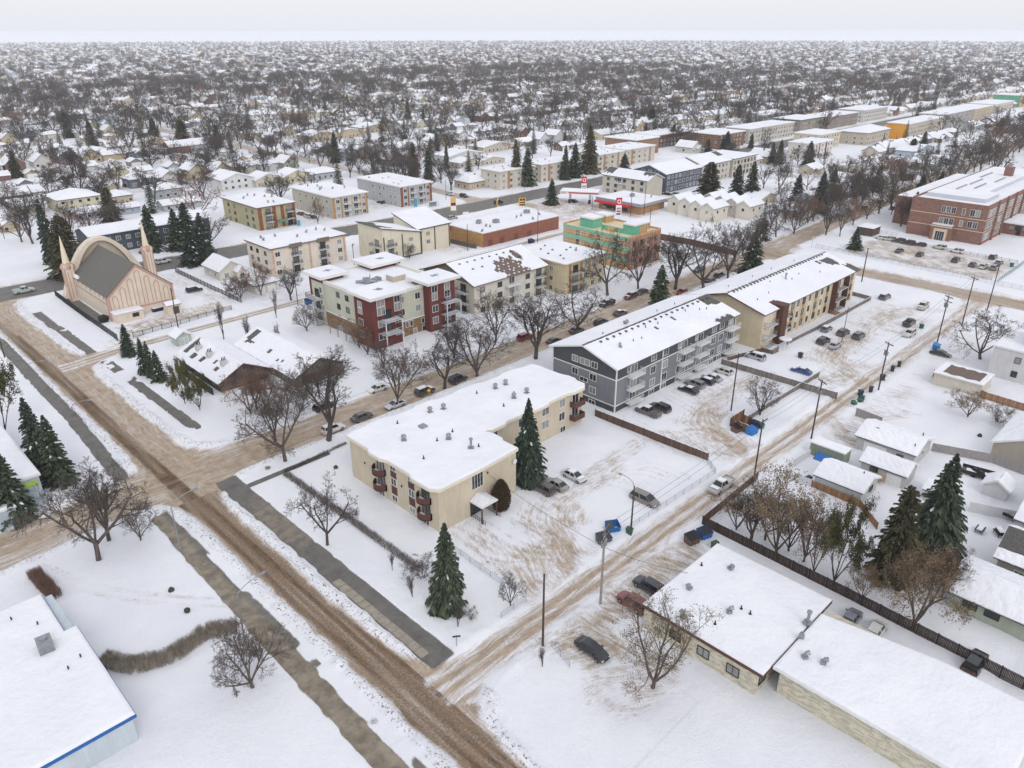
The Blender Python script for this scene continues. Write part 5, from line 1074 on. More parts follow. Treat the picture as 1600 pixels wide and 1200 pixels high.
def right_side():
    WT = wall_mat('white_siding', S(208, 208, 208), 'siding'); TA = wall_mat('taupe_siding', S(176, 168, 156), 'siding'); GV = wall_mat('grey_vinyl', S(190, 190, 188), 'siding'); CRM = wall_mat('garage_cream', S(206, 198, 186))
    def garage(label, x0, y0, x1, y1, h, rise, axis, wall, hole=None, name='garage', flat=False):
        g = building(name, label, x0, y0, name.replace('_', ' ')); walls(g, x0, y0, x1, y1, h, wall)
        if flat: flat_roof(g, rect(x0, y0, x1, y1, .3), h, .25, wall, .25)
        else: gable(g, x0, y0, x1, y1, h, rise, axis, wall, .35, SHINGLE, .15, hole, .5, .25, seed=int(x0))
        return g
    g = garage('long grey garage with two roof vents beside the alley fence', 130.5, 31.8, 138.6, 42, 2.9, 1.5, 'y', GV); boxpart(g, 'door', plain('brown_door', S(90, 80, 76), .6, .1), 130.43, 33.6, .05, 130.499, 34.8, 2.1); window(g, 'S', 31.8, 134.5, 1.4, 1.2, .9, 'white', 1); boxpart(g, 'garage_door', WHITE, 130.43, 36.5, 0, 130.499, 40.5, 2.3)
    roof_bits(g, [(133.4, 39.6, 4.0), (134.4, 35, 4.2)], 0, 'roof_vent'); roof_bits(g, [(137, 33, 3.8), (132, 32.6, 3.7)], 0, 'stack_pipe')
    g = garage('grey garage with white sliding door and barn eave, beside the tall spruce', 122.6, 30.4, 127.4, 37.8, 2.7, 1.4, 'y', GV); boxpart(g, 'garage_door', WHITE, 122.53, 31, 0, 122.599, 33.4, 2.2); window(g, 'W', 122.6, 35.6, 1.5, 1.2, .7, 'dark', 2); boxpart(g, 'timber_pile', wall_mat('raw_lumber', S(176, 140, 104), 'boards'), 121.3, 33.6, .8, 122.55, 36, 1.2)
    g = garage('white garage with barrel shaped snow roof between fence and spruces', 112.6, 33.6, 119.2, 41.4, 2.6, 1.3, 'y', GV); window(g, 'S', 33.6, 116.4, 1.3, 1.3, .8, 'dark', 2); roof_bits(g, [(116, 35, 3.9)], 0, 'stack_pipe')
    s = building('shipping_container', 'grey green corrugated container with snow on top and a blue tarpaulin', 122.2, 40.6, 'container'); CG = plain('container_green', S(140, 150, 132), .6, .15)
    m = MB(); m.box(122.6, 40.7, 0, 125.2, 47.0, 2.6)
    for k in range(20): m.box(122.52, 40.85+k*.31, .1, 122.599, 41.0+k*.31, 2.5)
    m.build('container_body', CG, s); boxpart(s, 'snow_cover', SNOW, 122.5, 40.65, 2.602, 125.3, 47.1, 2.85); m = MB(); m.add([(122.4, 41, 1.3), (122.4, 45.4, 1.4), (121.2, 45.6, .2), (121.0, 40.8, .1), (121.9, 43, .9)], [(0, 1, 4), (1, 2, 4), (2, 3, 4), (3, 0, 4)]); m.build('tarpaulin', plain('blue_tarp', S(50, 110, 180), .5, .2), s)
    g = garage('pale flat roofed garage with brown bare roof and orange fence', 170.6, 32.6, 178, 42, 2.7, 1, 'y', CRM, flat=True)
    rf = [c for c in g.children if c.name.startswith('roof')][0]; m = MB(); v = [(171.2+.3*math.sin(i*1.7), 33.4+i*.8, 3.25) for i in range(10)]; w = [(176.6+.35*math.sin(i*2.3), 33.4+i*.8, 3.25) for i in range(10)]; m.add(v+w, [(i, i+10, i+11, i+1) for i in range(9)]); m.build('bare_shingle', SHINGLE_B, rf)
    g = garage('tan garage with steep snowy roof at the right edge', 144.8, 12, 160.5, 23.5, 3.2, 2.8, 'x', TA)
    h = building('house', 'tall white modern house with stepped snowy roofs at the right edge', 184, 20, 'house'); walls(h, 184, 20, 196, 35, 7.2, WT); flat_roof(h, rect(184, 20, 196, 35, .3), 7.2, .3, WHITE, .25); walls(h, 187, 22, 199, 30, 10.2, WT); flat_roof(h, rect(187, 22, 199, 30, .3), 10.2, .3, WHITE, .25)
    for z in (4.6, 1.4): window(h, 'S', 20, 188, z, 1.6, 1.5, 'dark', 2); window(h, 'W', 184, 30, z, 1.0, 1.2, 'dark', 1)
    m = MB(); m.tube([(183.9, 27, .2), (183.9, 27, 7)], .08, 6); m.build('downpipe', WHITE, h)
    h = building('house', 'taupe house with large snowy roof at the right edge of the yards', 126, 2, 'house'); x, y = 128, -2; walls(h, x, y, x+10, y+14, 4.2, TA); gable(h, x, y, x+10, y+14, 4.2, 2.8, 'y', TA, .6, SHINGLE, .18, None, .8, .25); window(h, 'W', x, y+11, 1.6, 1.8, 1.2, 'white', 2)
    # yards at the lower right: low house roofs and sheds
    g = garage('pale shed with pitched snowy roof behind the tall spruce', 121.5, 22.6, 124.8, 27, 2.4, 1.0, 'y', GV, name='garden_shed')
    g = garage('white backyard playhouse shed by the trailer', 130.5, 17.2, 134.0, 20.8, 2.2, 1.2, 'x', WT, name='garden_shed')
    h = building('house', 'grey white house with garage corner beside the trailer yard', 120.8, 4, 'house'); walls(h, 121, 3, 130.4, 13.6, 3.4, WT); gable(h, 121, 3, 130.4, 13.6, 3.4, 2, 'y', WT, .6, SHINGLE, .18, None, .8, .25); boxpart(h, 'garage_door', TA, 120.93, 10, 0, 120.999, 12.8, 2.2)
    h = building('house', 'stucco house with grey shingle roof at the lower right', 107, 3, 'house'); walls(h, 108.5, 2, 117.5, 13, 3.6, TA); gable(h, 108.5, 2, 117.5, 13, 3.6, 2.4, 'y', TA, .6, SHINGLE, .18, lambda k, u, v: k == 0 and v > 1.6 and u > 2, .6, .25); window(h, 'W', 108.5, 10, 1.2, 1.6, 1.2, 'white', 3); window(h, 'S', 2, 112, 1.2, 1.6, 1.2)
    h = building('house', 'low sage green bungalow with wide snowy roof among the lower right yards', 97, 8, 'house'); SG = wall_mat('sage_green', S(168, 176, 160), 'siding'); walls(h, 97.2, 4, 106, 15.4, 3.0, SG); gable(h, 97.2, 4, 106, 15.4, 3.0, 1.6, 'y', SG, .7, SHINGLE, .18, None, .8, .25); windows(h, 'W', 97.2, [13, 10.4], [1.4], 1.6, .9, 'dark', 2)
    # flat roofed buildings at the lower right and lower left
    CB = wall_mat('cream_block', S(202, 195, 174), 'brick'); BT = plain('brown_cornice', S(96, 66, 58), .7, .15)
    b = building('flat_roof_building', 'single storey cream building with broad snowy flat roof and brown cornice beside the alley', 64.8, 25.6, 'building'); walls(b, 65.2, 26, 82.4, 41.8, 3.7, CB); flat_roof(b, [(64.8, 25.2), (82.6, 25.2), (82.6, 42), (64.8, 42)], 3.6, .45, BT, .22)
    roof_bits(b, [at(a, c, 4.2) for a, c in ((1077, 921), (1141, 890), (1139, 958), (1068, 965))], 4.2, 'hooded_vent'); roof_bits(b, [at(a, c, 4.2) for a, c in ((1117, 976), (1096, 884), (1172, 960), (1158, 952))], 4.2, 'stack_pipe')
    for k in (0, 4.6, 9.2): window(b, 'S', 26, 66.6+k, 1.3, 1.5, 1.3, 'dark', 2); 
    for s in (29, 33, 37): window(b, 'W', 65.2, s, 1.3, 1.5, 1.2, 'dark', 2)
    b = building('flat_roof_building', 'second snowy flat roof with chimney pipes, in front of the two parked cars', 66, 2, 'building'); walls(b, 67.4, 2, 80.4, 24.4, 4.1, CB); flat_roof(b, [(66.6, 1.6), (81, 1.6), (81, 12), (78.8, 25), (66.6, 25)], 4.0, .4, WHITE, .22)
    roof_bits(b, [at(a, c, 4.6) for a, c in ((1262, 972),)], 4.5, 'chimney_pipe'); roof_bits(b, [at(a, c, 4.6) for a, c in ((1252, 996), (1286, 1037), (1257, 1028))], 4.5, 'hooded_vent')
    b = building('flat_roof_building', 'snowy flat roof with blue edge and a rooftop heater at the lower left', -10, 78, 'building'); BLU = plain('blue_edge', S(40, 96, 160), .5, .1)
    walls(b, -14, 70, 12.2, 97.4, 3.7, wall_mat('pale_blue_wall', S(190, 200, 206))); flat_roof(b, [(-14.3, 69.7), (12.6, 69.7), (12.6, 88.4), (11.2, 88.4), (11.2, 97.8), (-14.3, 97.8)], 3.6, .45, BLU, .3); roof_bits(b, [at(73, 1015, 4.1)], 4.2, 'rooftop_unit'); roof_bits(b, [at(a, c, 4.1) for a, c in ((19, 971), (60, 978), (127, 1029), (108, 1048))], 4.2, 'stack_pipe')
    b = building('flat_roof_building', 'pale blue grey building with lime green fascia stripe at the left edge', 8, 127, 'building'); PB = wall_mat('pale_blue_render', S(176, 188, 198)); walls(b, -8, 127.2, 19.2, 160, 5.6, PB); flat_roof(b, rect(-8, 127.2, 19.2, 160, .3), 5.6, .4, WHITE, .3); boxpart(b, 'lime_stripe', plain('lime_paint', S(170, 205, 50), .5, .08), 4, 127.0, 4.3, 18.9, 127.19, 4.9); window(b, 'S', 127.2, 15, 1, 1.6, 1.4, 'dark', 2)
    walls(b, 8.5, 123.8, 14.5, 127.1, 3.4, PB); flat_roof(b, rect(8.5, 123.8, 14.5, 127.0, .2), 3.4, .3, WHITE, .25)
right_side()
# ------------------------------------------------------------------ vehicles
CT = {  # length, width, height, profile of the cabin: base rear, roof rear, roof front, base front, belt height, bonnet height, boot height
    'sedan': (4.7, 1.82, 1.45, -1.85, -1.05, .25, 1.15, .93, .86, .98), 'suv': (4.7, 1.9, 1.72, -2.25, -1.95, .35, 1.05, 1.08, 1.05, 1.08),
    'hatch': (4.3, 1.78, 1.5, -2.05, -1.6, .3, 1.2, .95, .9, .95), 'van': (5.1, 1.98, 1.76, -2.45, -2.1, .55, 1.55, 1.05, 1.0, 1.05), 'pickup': (5.6, 1.98, 1.85, -.75, -.55, .75, 1.35, 1.15, 1.12, 1.15)}
_car = {}
def car_meshes(t):
    if t in _car: return _car[t]
    L, W, H, rb, rr, rf, fb, belt, bon, boot = CT[t]; h = L/2; w = W/2; D = {}
    st = [(-h, .42, boot-.22, .80), (-h+.06, .30, boot-.06, .9), (-h+.4, .26, boot, .97), (rb, .24, belt+.02, 1), (0, .22, belt, 1), (fb, .24, bon+.03, 1), (h-.75, .26, bon-.06, .98), (h-.18, .28, bon-.2, .90), (h-.03, .34, bon-.33, .82), (h, .44, bon-.42, .76)]
    m = MB(); rings = []
    for x, zb, zt, k in st:
        y = w*k; mid = zb+(zt-zb)*.55
        rings.append([(x, -y*.9, zb), (x, -y, zb+.12), (x, -y, mid), (x, -y*.94, zt-.06), (x, -y*.82, zt), (x, 0, zt+.03), (x, y*.82, zt), (x, y*.94, zt-.06), (x, y, mid), (x, y, zb+.12), (x, y*.9, zb)])
    n = len(rings[0]); vs = [p for r in rings for p in r]
    fs = [(i*n+j, (i+1)*n+j, (i+1)*n+(j+1) % n, i*n+(j+1) % n) for i in range(len(rings)-1) for j in range(n)]
    fs += [tuple(range(n)), tuple(range(len(vs)-1, len(vs)-1-n, -1))]
    m.add(vs, fs)
    bw, tw = w*.90, w*.70
    c = [(rb, bw, belt), (rr, tw, H-.04), (rf, tw, H-.02), (fb, bw, belt)]; mid = ((rr+rf)/2, tw*.98, H)
    for s in (-1, 1): m.add([(x, s*y, z) for x, y, z in (c[0], c[1], mid, c[2], c[3])], [(0, 1, 2, 3, 4) if s < 0 else (4, 3, 2, 1, 0)])
    A = [(x, -y, z) for x, y, z in (c[0], c[1], mid, c[2], c[3])]; B = [(x, y, z) for x, y, z in (c[0], c[1], mid, c[2], c[3])]
    m.add(A+B, [(i, i+5, i+6, i+1) for i in range(4)])
    if t == 'pickup':                                    # the open box behind the cab
        m.box(-h+.05, -w*.97, boot-.02, -.78, -w*.86, boot+.22); m.box(-h+.05, w*.86, boot-.02, -.78, w*.97, boot+.22); m.box(-h+.02, -w*.9, boot-.05, -h+.1, w*.9, boot+.22)
    m.box(h*.30, -w-.16, belt, h*.30+.2, -w*.86, belt+.16); m.box(h*.30, w*.86, belt, h*.30+.2, w+.16, belt+.16)
    D['body'] = m.mesh('body', PAINT)
    def pane(name, q, e=.012):
        a = MB(); p = [Vector(v) for v in q]; nn = (p[1]-p[0]).cross(p[2]-p[1]).normalized(); ce = sum(p, Vector())/4
        if nn.dot(ce-Vector((0, 0, .8))) < 0: nn = -nn
        a.add([ce+(v-ce)*.90+nn*e for v in p], [(0, 1, 2, 3)]); D[name] = a.mesh(name.split('#')[0], CGLASS)
    pane('windscreen', [(fb, -bw, belt), (fb, bw, belt), (rf, tw, H-.02), (rf, -tw, H-.02)]); pane('rear_window', [(rb, bw, belt), (rb, -bw, belt), (rr, -tw, H-.04), (rr, tw, H-.04)])
    mb, mt = (fb+rb)/2+.05, (rf+rr)/2+.05
    for k, s in enumerate((-1, 1)):
        pane('side_window#%da' % k, [(rb, s*bw, belt), (mb-.05, s*bw, belt), (mt-.05, s*tw, H-.02), (rr, s*tw, H-.04)]); pane('side_window#%db' % k, [(mb+.03, s*bw, belt), (fb, s*bw, belt), (rf, s*tw, H-.02), (mt+.03, s*tw, H-.02)])
    R_ = .33 if t in ('sedan', 'hatch') else .38
    a = MB(); a.tube([(0, -.11, 0), (0, -.09, 0), (0, .09, 0), (0, .11, 0)], [R_*.9, R_, R_, R_*.9], 14); D['wheel'] = a.mesh('wheel', TYRE)
    a = MB(); a.tube([(0, -.125, 0), (0, .125, 0)], R_*.6, 10); D['rim'] = a.mesh('rim', RIM)
    D['wpos'] = [(-h*.60, -w+.09, R_), (-h*.60, w-.09, R_), (h*.61, -w+.09, R_), (h*.61, w-.09, R_)]
    for nm, mt_, x0, x1, zz in (('headlight', LAMP_W, h-.22, h-.01, bon-.38), ('taillight', LAMP_R, -h-.01, -h+.12, boot-.3)):
        for k, s in enumerate((-1, 1)):
            a = MB(); y0, y1 = sorted((s*w*.52, s*w*.86)); a.box(x0, y0, zz, x1, y1, zz+.15); D['%s#%d' % (nm, k)] = a.mesh(nm, mt_)
    a = MB(); g = random.Random(len(t))
    for (x0, x1, y, z) in ((rr+.05, rf-.05, tw*.93, H+.0), (fb+.12, h-.5, w*.74, bon+.03)):
        v, f = snow_sheet((x0, -y, z), (1, 0, 0), (0, 1, 0), x1-x0, 2*y, .11, .3, None, .05, 4); a.add(v, f)
    D['snow'] = a.mesh('snow_cover', SNOW); _car[t] = D; return D
HD = {'E': 0, 'N': 90, 'W': 180, 'S': 270}
def car(pxx, pyy, hd, t, col, label, snow=0, group='parked cars', z=.02):
    x, y = at(pxx, pyy); D = car_meshes(t); dist = math.hypot(x, y); g = random.Random(int(pxx*7+pyy))
    o = empty({'pickup': 'pickup_truck', 'van': 'minivan'}.get(t, 'parked_car'), (x, y, z), R(HD.get(hd, hd) if isinstance(hd, str) else hd)+g.uniform(-.05, .05), label, {'pickup': 'truck', 'van': 'van'}.get(t, 'car'), group)
    c = (*S(*col), 1); b = link('body', D['body'], o); b.color = c
    for k in ('windscreen', 'rear_window', 'side_window#0a', 'side_window#0b', 'side_window#1a', 'side_window#1b'): link(k.split('#')[0], D[k], o)
    for p in D['wpos']:
        wl = link('wheel', D['wheel'], o, p)
        if dist < 330: link('rim', D['rim'], wl)
    if dist < 330:
        for k in ('headlight#0', 'headlight#1', 'taillight#0', 'taillight#1'): link(k.split('#')[0], D[k], o)
    if snow or (group and dist > 135 and g.random() < .2): link('snow_cover', D['snow'], o)
BLK, DGR, GRY, SIL, WHT, RDD, BLU_, NVY, CHM = (28, 29, 32), (62, 64, 68), (104, 106, 110), (160, 163, 167), (214, 214, 214), (122, 36, 40), (30, 76, 150), (36, 42, 62), (128, 122, 112)
for a in (
    (848, 768, 'N', 'suv', (74, 72, 72), 'dark grey SUV by the big spruce in the corner building lot'), (869, 761, 'N', 'sedan', (150, 148, 142), 'silver sedan with sunroof between the dark SUV and the white sedan'),
    (897, 748, 'S', 'sedan', (200, 202, 206), 'pale sedan with snow on its bonnet, third beside the spruce', 1), (1007, 785, 'S', 'van', (122, 117, 114), 'grey minivan parked behind the lamp pole at the chain-link fence'),
    (1126, 764, 'W', 'pickup', (176, 174, 168), 'silver pickup driving down the alley', 1, None), (1013, 921, 'N', 'suv', (38, 44, 56), 'dark navy SUV nose to the flat roofed building by the alley'),
    (988, 946, 'N', 'suv', (120, 52, 52), 'maroon SUV half hidden by the bare tree'), (925, 1020, 'S', 'sedan', BLK, 'black sedan parked alone below the alley pole'),
    (1328, 972, 'E', 'sedan', (126, 132, 140), 'silver blue sedan behind the second flat roof'), (1367, 990, 'E', 'hatch', (214, 214, 212), 'white hatchback with dark sunroof behind the second flat roof'), (1522, 1040, 'E', 'suv', BLK, 'black SUV at the end of the dark board fence'),
    (1012, 648, 'N', 'pickup', (98, 92, 88), 'grey brown pickup with snow in its box at the grey apartment', 1), (1031, 641, 'N', 'suv', DGR, 'dark SUV beside the grey brown pickup'),
    (1075, 613, 'N', 'sedan', BLK, 'black sedan with snowy rear nearest in the row at the grey apartment', 1), (1085, 604, 'N', 'suv', (138, 140, 144), 'silver SUV second in the row at the grey apartment'), (1101, 599, 'N', 'hatch', (46, 46, 48), 'dark hatchback heaped with snow in the row at the grey apartment', 1), (1112, 594, 'N', 'sedan', SIL, 'silver sedan fourth in the row at the grey apartment'), (1130, 584, 'N', 'hatch', (206, 204, 198), 'white hatchback last in the row at the grey apartment'),
    (1179, 561, 'N', 'van', (172, 175, 180), 'silver minivan alone by the board fence corner', 1), (1251, 583, 'N', 'sedan', BLU_, 'bright blue sedan with snow on its boot', 1),
    (1291, 517, 'E', 'hatch', (120, 122, 126), 'grey hatchback buried in snow at the beige block', 1), (1317, 523, 'E', 'suv', (84, 82, 80), 'dark grey SUV behind the lamp pole in the beige block lot'), (1341, 528, 'E', 'suv', (66, 76, 86), 'blue grey SUV at the right of the beige block lot'), (1286, 536, 'E', 'suv', (52, 48, 48), 'black SUV lower left of the beige block lot'), (1304, 543, 'E', 'sedan', (176, 178, 182), 'silver sedan in front of the black SUV'),
    (1382, 467, 'E', 'van', (86, 92, 100), 'slate grey minivan at the upper end of the beige block lot', 1), (1441, 482, 'W', 'pickup', (176, 170, 158), 'beige pickup with dark box cover near the cross street', 1), (1420, 525, 'W', 'suv', (198, 196, 190), 'white SUV leaving the lot for the alley'), (1420, 508, 'E', 'pickup', BLK, 'black pickup facing away behind the white SUV'), (1469, 556, 'S', 'sedan', BLK, 'black sedan by the blue dumpster across the alley'),
    (521, 674, 'E', 'suv', WHT, 'white SUV at the avenue corner under the near elm'), (507, 640, 'E', 'suv', (40, 42, 46), 'black SUV across the avenue from the white SUV'), (566, 655, 'E', 'sedan', (74, 74, 78), 'dark grey sedan behind the white SUV on the avenue'), (618, 636, 'W', 'sedan', (186, 190, 196), 'silver sedan behind the elm trunk on the avenue'), (590, 611, 'W', 'sedan', (224, 222, 216), 'white sedan on the far side of the avenue'), (664, 615, 'E', 'suv', (60, 60, 64), 'dark SUV beside the yellow warning sign'), (716, 596, 'E', 'suv', (38, 38, 42), 'black SUV furthest along the corner building eave'),
    (821, 530, 'E', 'suv', (140, 36, 40), 'red SUV by the elm in front of the grey apartment'), (866, 536, 'E', 'sedan', BLK, 'black car hidden behind the grey gable on the avenue'), (901, 519, 'E', 'sedan', DGR, 'dark sedan beside the avenue elm'), (939, 507, 'E', 'suv', (44, 44, 48), 'dark SUV behind the grey roof on the avenue'), (969, 492, 'E', 'sedan', (70, 72, 76), 'grey sedan with snowy roof behind the grey roof', 1), (948, 478, 'W', 'pickup', (38, 40, 48), 'dark pickup on the far side of the avenue', 0), (985, 466, 'W', 'suv', (104, 40, 44), 'maroon SUV on the far side of the avenue'), (1065, 459, 'W', 'hatch', (132, 44, 44), 'red hatchback by the avenue spruce'), (1003, 459, 'W', 'sedan', DGR, 'dark sedan behind the avenue spruce'), (1109, 441, 'E', 'sedan', BLK, 'black sedan under the elms at the beige block'), (1124, 433, 'E', 'suv', DGR, 'dark SUV under the elms at the beige block'), (1092, 424, 'W', 'suv', NVY, 'navy SUV across from the beige block'),
    (1376, 374, 'N', 'hatch', WHT, 'white hatchback at the shed end of the school lot'), (1389, 376, 'N', 'suv', (190, 188, 180), 'pale SUV second in the school row'), (1404, 379, 'N', 'suv', DGR, 'dark SUV third in the school row'), (1419, 382, 'N', 'suv', (56, 58, 66), 'charcoal SUV fourth in the school row'), (1437, 385, 'N', 'hatch', (48, 50, 58), 'black hatchback fifth in the school row'), (1467, 389, 'N', 'suv', (196, 194, 188), 'white SUV by the school entrance'), (1494, 395, 'N', 'suv', WHT, 'white SUV right of the school entrance'), (1551, 404, 'E', 'suv', (50, 44, 46), 'black SUV at the far corner of the school lot'), (1405, 394, 'E', 'sedan', DGR, 'grey sedan on the street side of the school lot'), (1437, 400, 'E', 'hatch', (66, 70, 78), 'slate hatchback on the street side of the school lot'), (1493, 409, 'E', 'suv', (62, 66, 74), 'slate SUV in the middle of the street side of the school lot'), (1519, 416, 'E', 'hatch', (92, 84, 84), 'brown grey hatchback on the street side of the school lot'), (1536, 419, 'E', 'suv', (200, 200, 198), 'white SUV on the street side of the school lot'), (1553, 421, 'E', 'suv', (134, 134, 136), 'silver SUV at the end of the street side of the school lot'), (1560, 413, 'E', 'sedan', GRY, 'grey sedan squeezed in the school lot corner', 1),
    (1325, 338, 'E', 'sedan', WHT, 'white sedan on the avenue before the school'), (1351, 327, 'E', 'suv', BLK, 'black SUV on the avenue before the school'), (1376, 318, 'E', 'suv', DGR, 'grey SUV far along the avenue'), (1394, 328, 'W', 'sedan', DGR, 'dark sedan beside the school on the avenue'),
    (304, 456, 'E', 'suv', (34, 40, 58), 'navy SUV with snow on its roof beside the chapel', 1), (256, 411, 'E', 'suv', (206, 208, 212), 'white SUV on the arterial behind the chapel', 0, None), (38, 457, 'E', 'pickup', (176, 186, 184), 'pale pickup on the arterial at the left edge', 0, None),
    (725, 308, 'S', 'suv', (44, 52, 58), 'dark SUV waiting on the side street at the arterial', 0, None), (704, 305, 'S', 'sedan', WHT, 'white sedan on the side street at the arterial', 0, None), (779, 318, 'E', 'suv', BLK, 'black car driving on the arterial', 0, None), (707, 343, 'E', 'suv', (150, 154, 158), 'silver SUV beside the shop row sign'), (695, 366, 'S', 'sedan', DGR, 'dark sedan at the end of the shop row'), (595, 318, 'N', 'sedan', NVY, 'navy car in the lane between the two walk-ups'), (470, 336, 'N', 'sedan', (110, 50, 54), 'maroon sedan beside the brown walk-up'), (481, 340, 'N', 'suv', WHT, 'white SUV with snowy roof beside the brown walk-up', 1), (488, 341, 'N', 'sedan', DGR, 'dark sedan with snowy roof beside the brown walk-up', 1),
    (949, 324, 'E', 'sedan', WHT, 'white sedan at the gas station shop'), (961, 328, 'E', 'hatch', (120, 124, 130), 'grey hatchback at the gas station shop'), (895, 316, 'N', 'sedan', BLK, 'dark sedan under the fuel canopy'), (854, 319, 'N', 'sedan', GRY, 'snow covered car by the gas station spruce', 1), (1041, 305, 'N', 'sedan', BLK, 'black sedan behind the taupe gabled block'), (1054, 306, 'N', 'suv', (140, 148, 158), 'pale blue SUV behind the taupe gabled block'), (1036, 315, 'N', 'suv', GRY, 'grey SUV beside the gas station shop'),
    (505, 456, 'E', 'van', (184, 184, 178), 'cream van with snow in the lane behind the red block', 1),
    (287, 288, 'E', 'suv', (40, 108, 150), 'blue SUV in front of the far white house'), (200, 292, 'E', 'suv', (40, 44, 54), 'dark SUV by the cream bungalow row'), (136, 300, 'E', 'sedan', NVY, 'navy sedan behind the cream hip roofed house'), (156, 302, 'E', 'sedan', DGR, 'dark grey sedan near the cream hip roofed house'), (390, 220, 'E', 'sedan', NVY, 'navy car at the far side street bend'), (322, 212, 'E', 'suv', DGR, 'dark SUV under the far trees'), (1205, 260, 'E', 'suv', WHT, 'white SUV in the far apartment lot')):
    car(*a)

# ------------------------------------------------------------------ poles, lamps, signs
def pole_h(bx, by, tx, ty): x, y = at(bx, by); return x, y, zat(x, y, ty)
def utility_pole(bx, by, tx, ty, label, arms=1, trans=0, ang=0, r=.16, mat=None):
    x, y, h = pole_h(bx, by, tx, ty); o = empty('utility_pole', (x, y, 0), ang, label, 'pole', 'utility poles')
    m = MB(); m.tube([(0, 0, -.5), (0, 0, h*.5), (0, 0, h)], [r, r*.85, r*.7], 8); link('pole', m.mesh('pole', mat or WOODPOLE), o)
    for k in range(arms):
        z = h-.35-k*1.1; m = MB(); m.box(-1.25, -.2, z-.07, 1.25, -.08, z+.07); m.tube([(-.8, -.14, z), (0, -.05, z-.7)], .03, 4); m.tube([(.8, -.14, z), (0, -.05, z-.7)], .03, 4); a = link('crossarm', m.mesh('crossarm', WOODPOLE), o)
        i = MB(); [i.cyl(q, -.14, z+.07, z+.28, .06, .04, 6) for q in (-1.15, -.65, .65, 1.15)]; link('insulator', i.mesh('insulator', GREYMET), a)
    if trans:
        m = MB(); m.tube([(.38, 0, h-3.0), (.38, 0, h-2.9), (.38, 0, h-1.9), (.38, 0, h-1.8)], [.2, .28, .28, .2], 10); m.tube([(-.35, .1, h-2.8), (-.35, .1, h-2.0)], .2, 8); link('transformer', m.mesh('transformer', GREYMET), o)
    return x, y, h
P = []
P.append(utility_pole(848, 1010, 856, 897, 'plain tarred pole without arms at the alley mouth', 0))
P.append(utility_pole(938, 945, 941, 825, 'pale utility pole with two crossarms beside the dumpsters', 2, 1, R(20), .2, plain('weathered_pole', S(150, 144, 140), .9, .3)))
P.append(utility_pole(1176, 760, 1197, 655, 'utility pole at the near end of the grey lot entrance', 1))
P.append(utility_pole(1267, 688, 1288, 594, 'alley pole with transformer cans opposite the walled vacant lot', 1, 1, R(60)))
P.append(utility_pole(1372, 611, 1394, 535, 'alley pole with transformer beside the green bins', 1, 1, R(60)))
P.append(utility_pole(1463, 540, 1483, 462, 'alley pole with double crossarm and transformers by the blue dumpster', 2, 1, R(60)))
P.append(utility_pole(1502, 511, 1526, 433, 'alley pole behind the large bare tree', 1, 0, R(60)))
utility_pole(1542, 486, 1562, 411, 'tall bare pole at the cross street corner', 0); utility_pole(1346, 441, 1357, 387, 'brown pole at the end of the beige block', 0, 0, 0, .2)
utility_pole(1142, 643, 1155, 552, 'dark pole in the grey apartment lot', 0); utility_pole(1315, 535, 1327, 480, 'thin dark pole among the cars of the beige block lot', 0, 0, 0, .1)
utility_pole(279, 514, 270, 450, 'utility pole in front of the chapel facade', 1, 0, R(80)); utility_pole(8, 560, 0, 488, 'dark pole at the left edge of the street', 0)
for k, (a, lab) in enumerate((((554, 419, 551, 381), 'lane pole beside the ivory shed roofed block'), ((731, 392, 731, 350), 'lane pole at the corner of the shop row'), ((466, 479, 460, 412), 'tall lane pole left of the red block'), ((840, 380, 842, 327), 'dark lane pole in front of the shop row'), ((985, 340, 987, 297), 'brown pole in front of the gas station shop'), ((1006, 337, 1010, 290), 'dark pole with crossarm beside the gas station shop'), ((1015, 354, 1017, 325), 'short dark pole between green building and townhouses'), ((925, 328, 926, 306), 'brown pole in the gas station forecourt'), ((697, 312, 696, 280), 'pole on the side street corner'), ((561, 272, 560, 240), 'pole on the far side street'), ((1160, 290, 1163, 255), 'pole between the twin spruces and the taupe block'), ((1235, 274, 1239, 240), 'pole in the far apartment lot'), ((1285, 263, 1293, 226), 'pole beside the white maroon striped block'), ((1397, 233, 1403, 208), 'pole by the orange gable'), ((7, 373, 1, 334), 'pole at the left edge by the arterial'), ((292, 318, 288, 292), 'pole behind the long dark block'))):
    utility_pole(*a, lab, 1 if k in (0, 5, 9) else 0, 0, R(40), .13)
def street_lamp(bx, by, tx, ty, hx, hy, label, wood=False):
    """(bx, by) foot, (tx, ty) top of the mast, (hx, hy) lamp head"""
    x, y, h = pole_h(bx, by, tx, ty); o = empty('street_lamp', (x, y, 0), 0, label, 'street lamp', 'street lamps')
    ax, ay = at(hx, hy, h+.5); dx, dy = ax-x, ay-y; l = math.hypot(dx, dy); k = min(1, 3.4/l); dx *= k; dy *= k
    m = MB(); m.tube([(0, 0, -.3), (0, 0, h*.6), (0, 0, h-.8)], [.15, .12, .1] if wood else [.12, .09, .075], 8); link('mast', m.mesh('mast', WOODPOLE if wood else GREYMET), o)
    m = MB(); m.tube([(0, 0, h-.9), (dx*.1, dy*.1, h-.35), (dx*.35, dy*.35, h+.15), (dx*.7, dy*.7, h+.4), (dx, dy, h+.5)], [.06, .06, .055, .05, .05], 6); a = link('arm', m.mesh('arm', GREYMET), o)
    m = MB(); m.tube([(dx*.92, dy*.92, h+.5), (dx, dy, h+.5), (dx*1.2, dy*1.2, h+.48), (dx*1.25, dy*1.25, h+.46)], [.08, .16, .17, .06], 8); link('lamp_head', m.mesh('lamp_head', GREYMET), a)
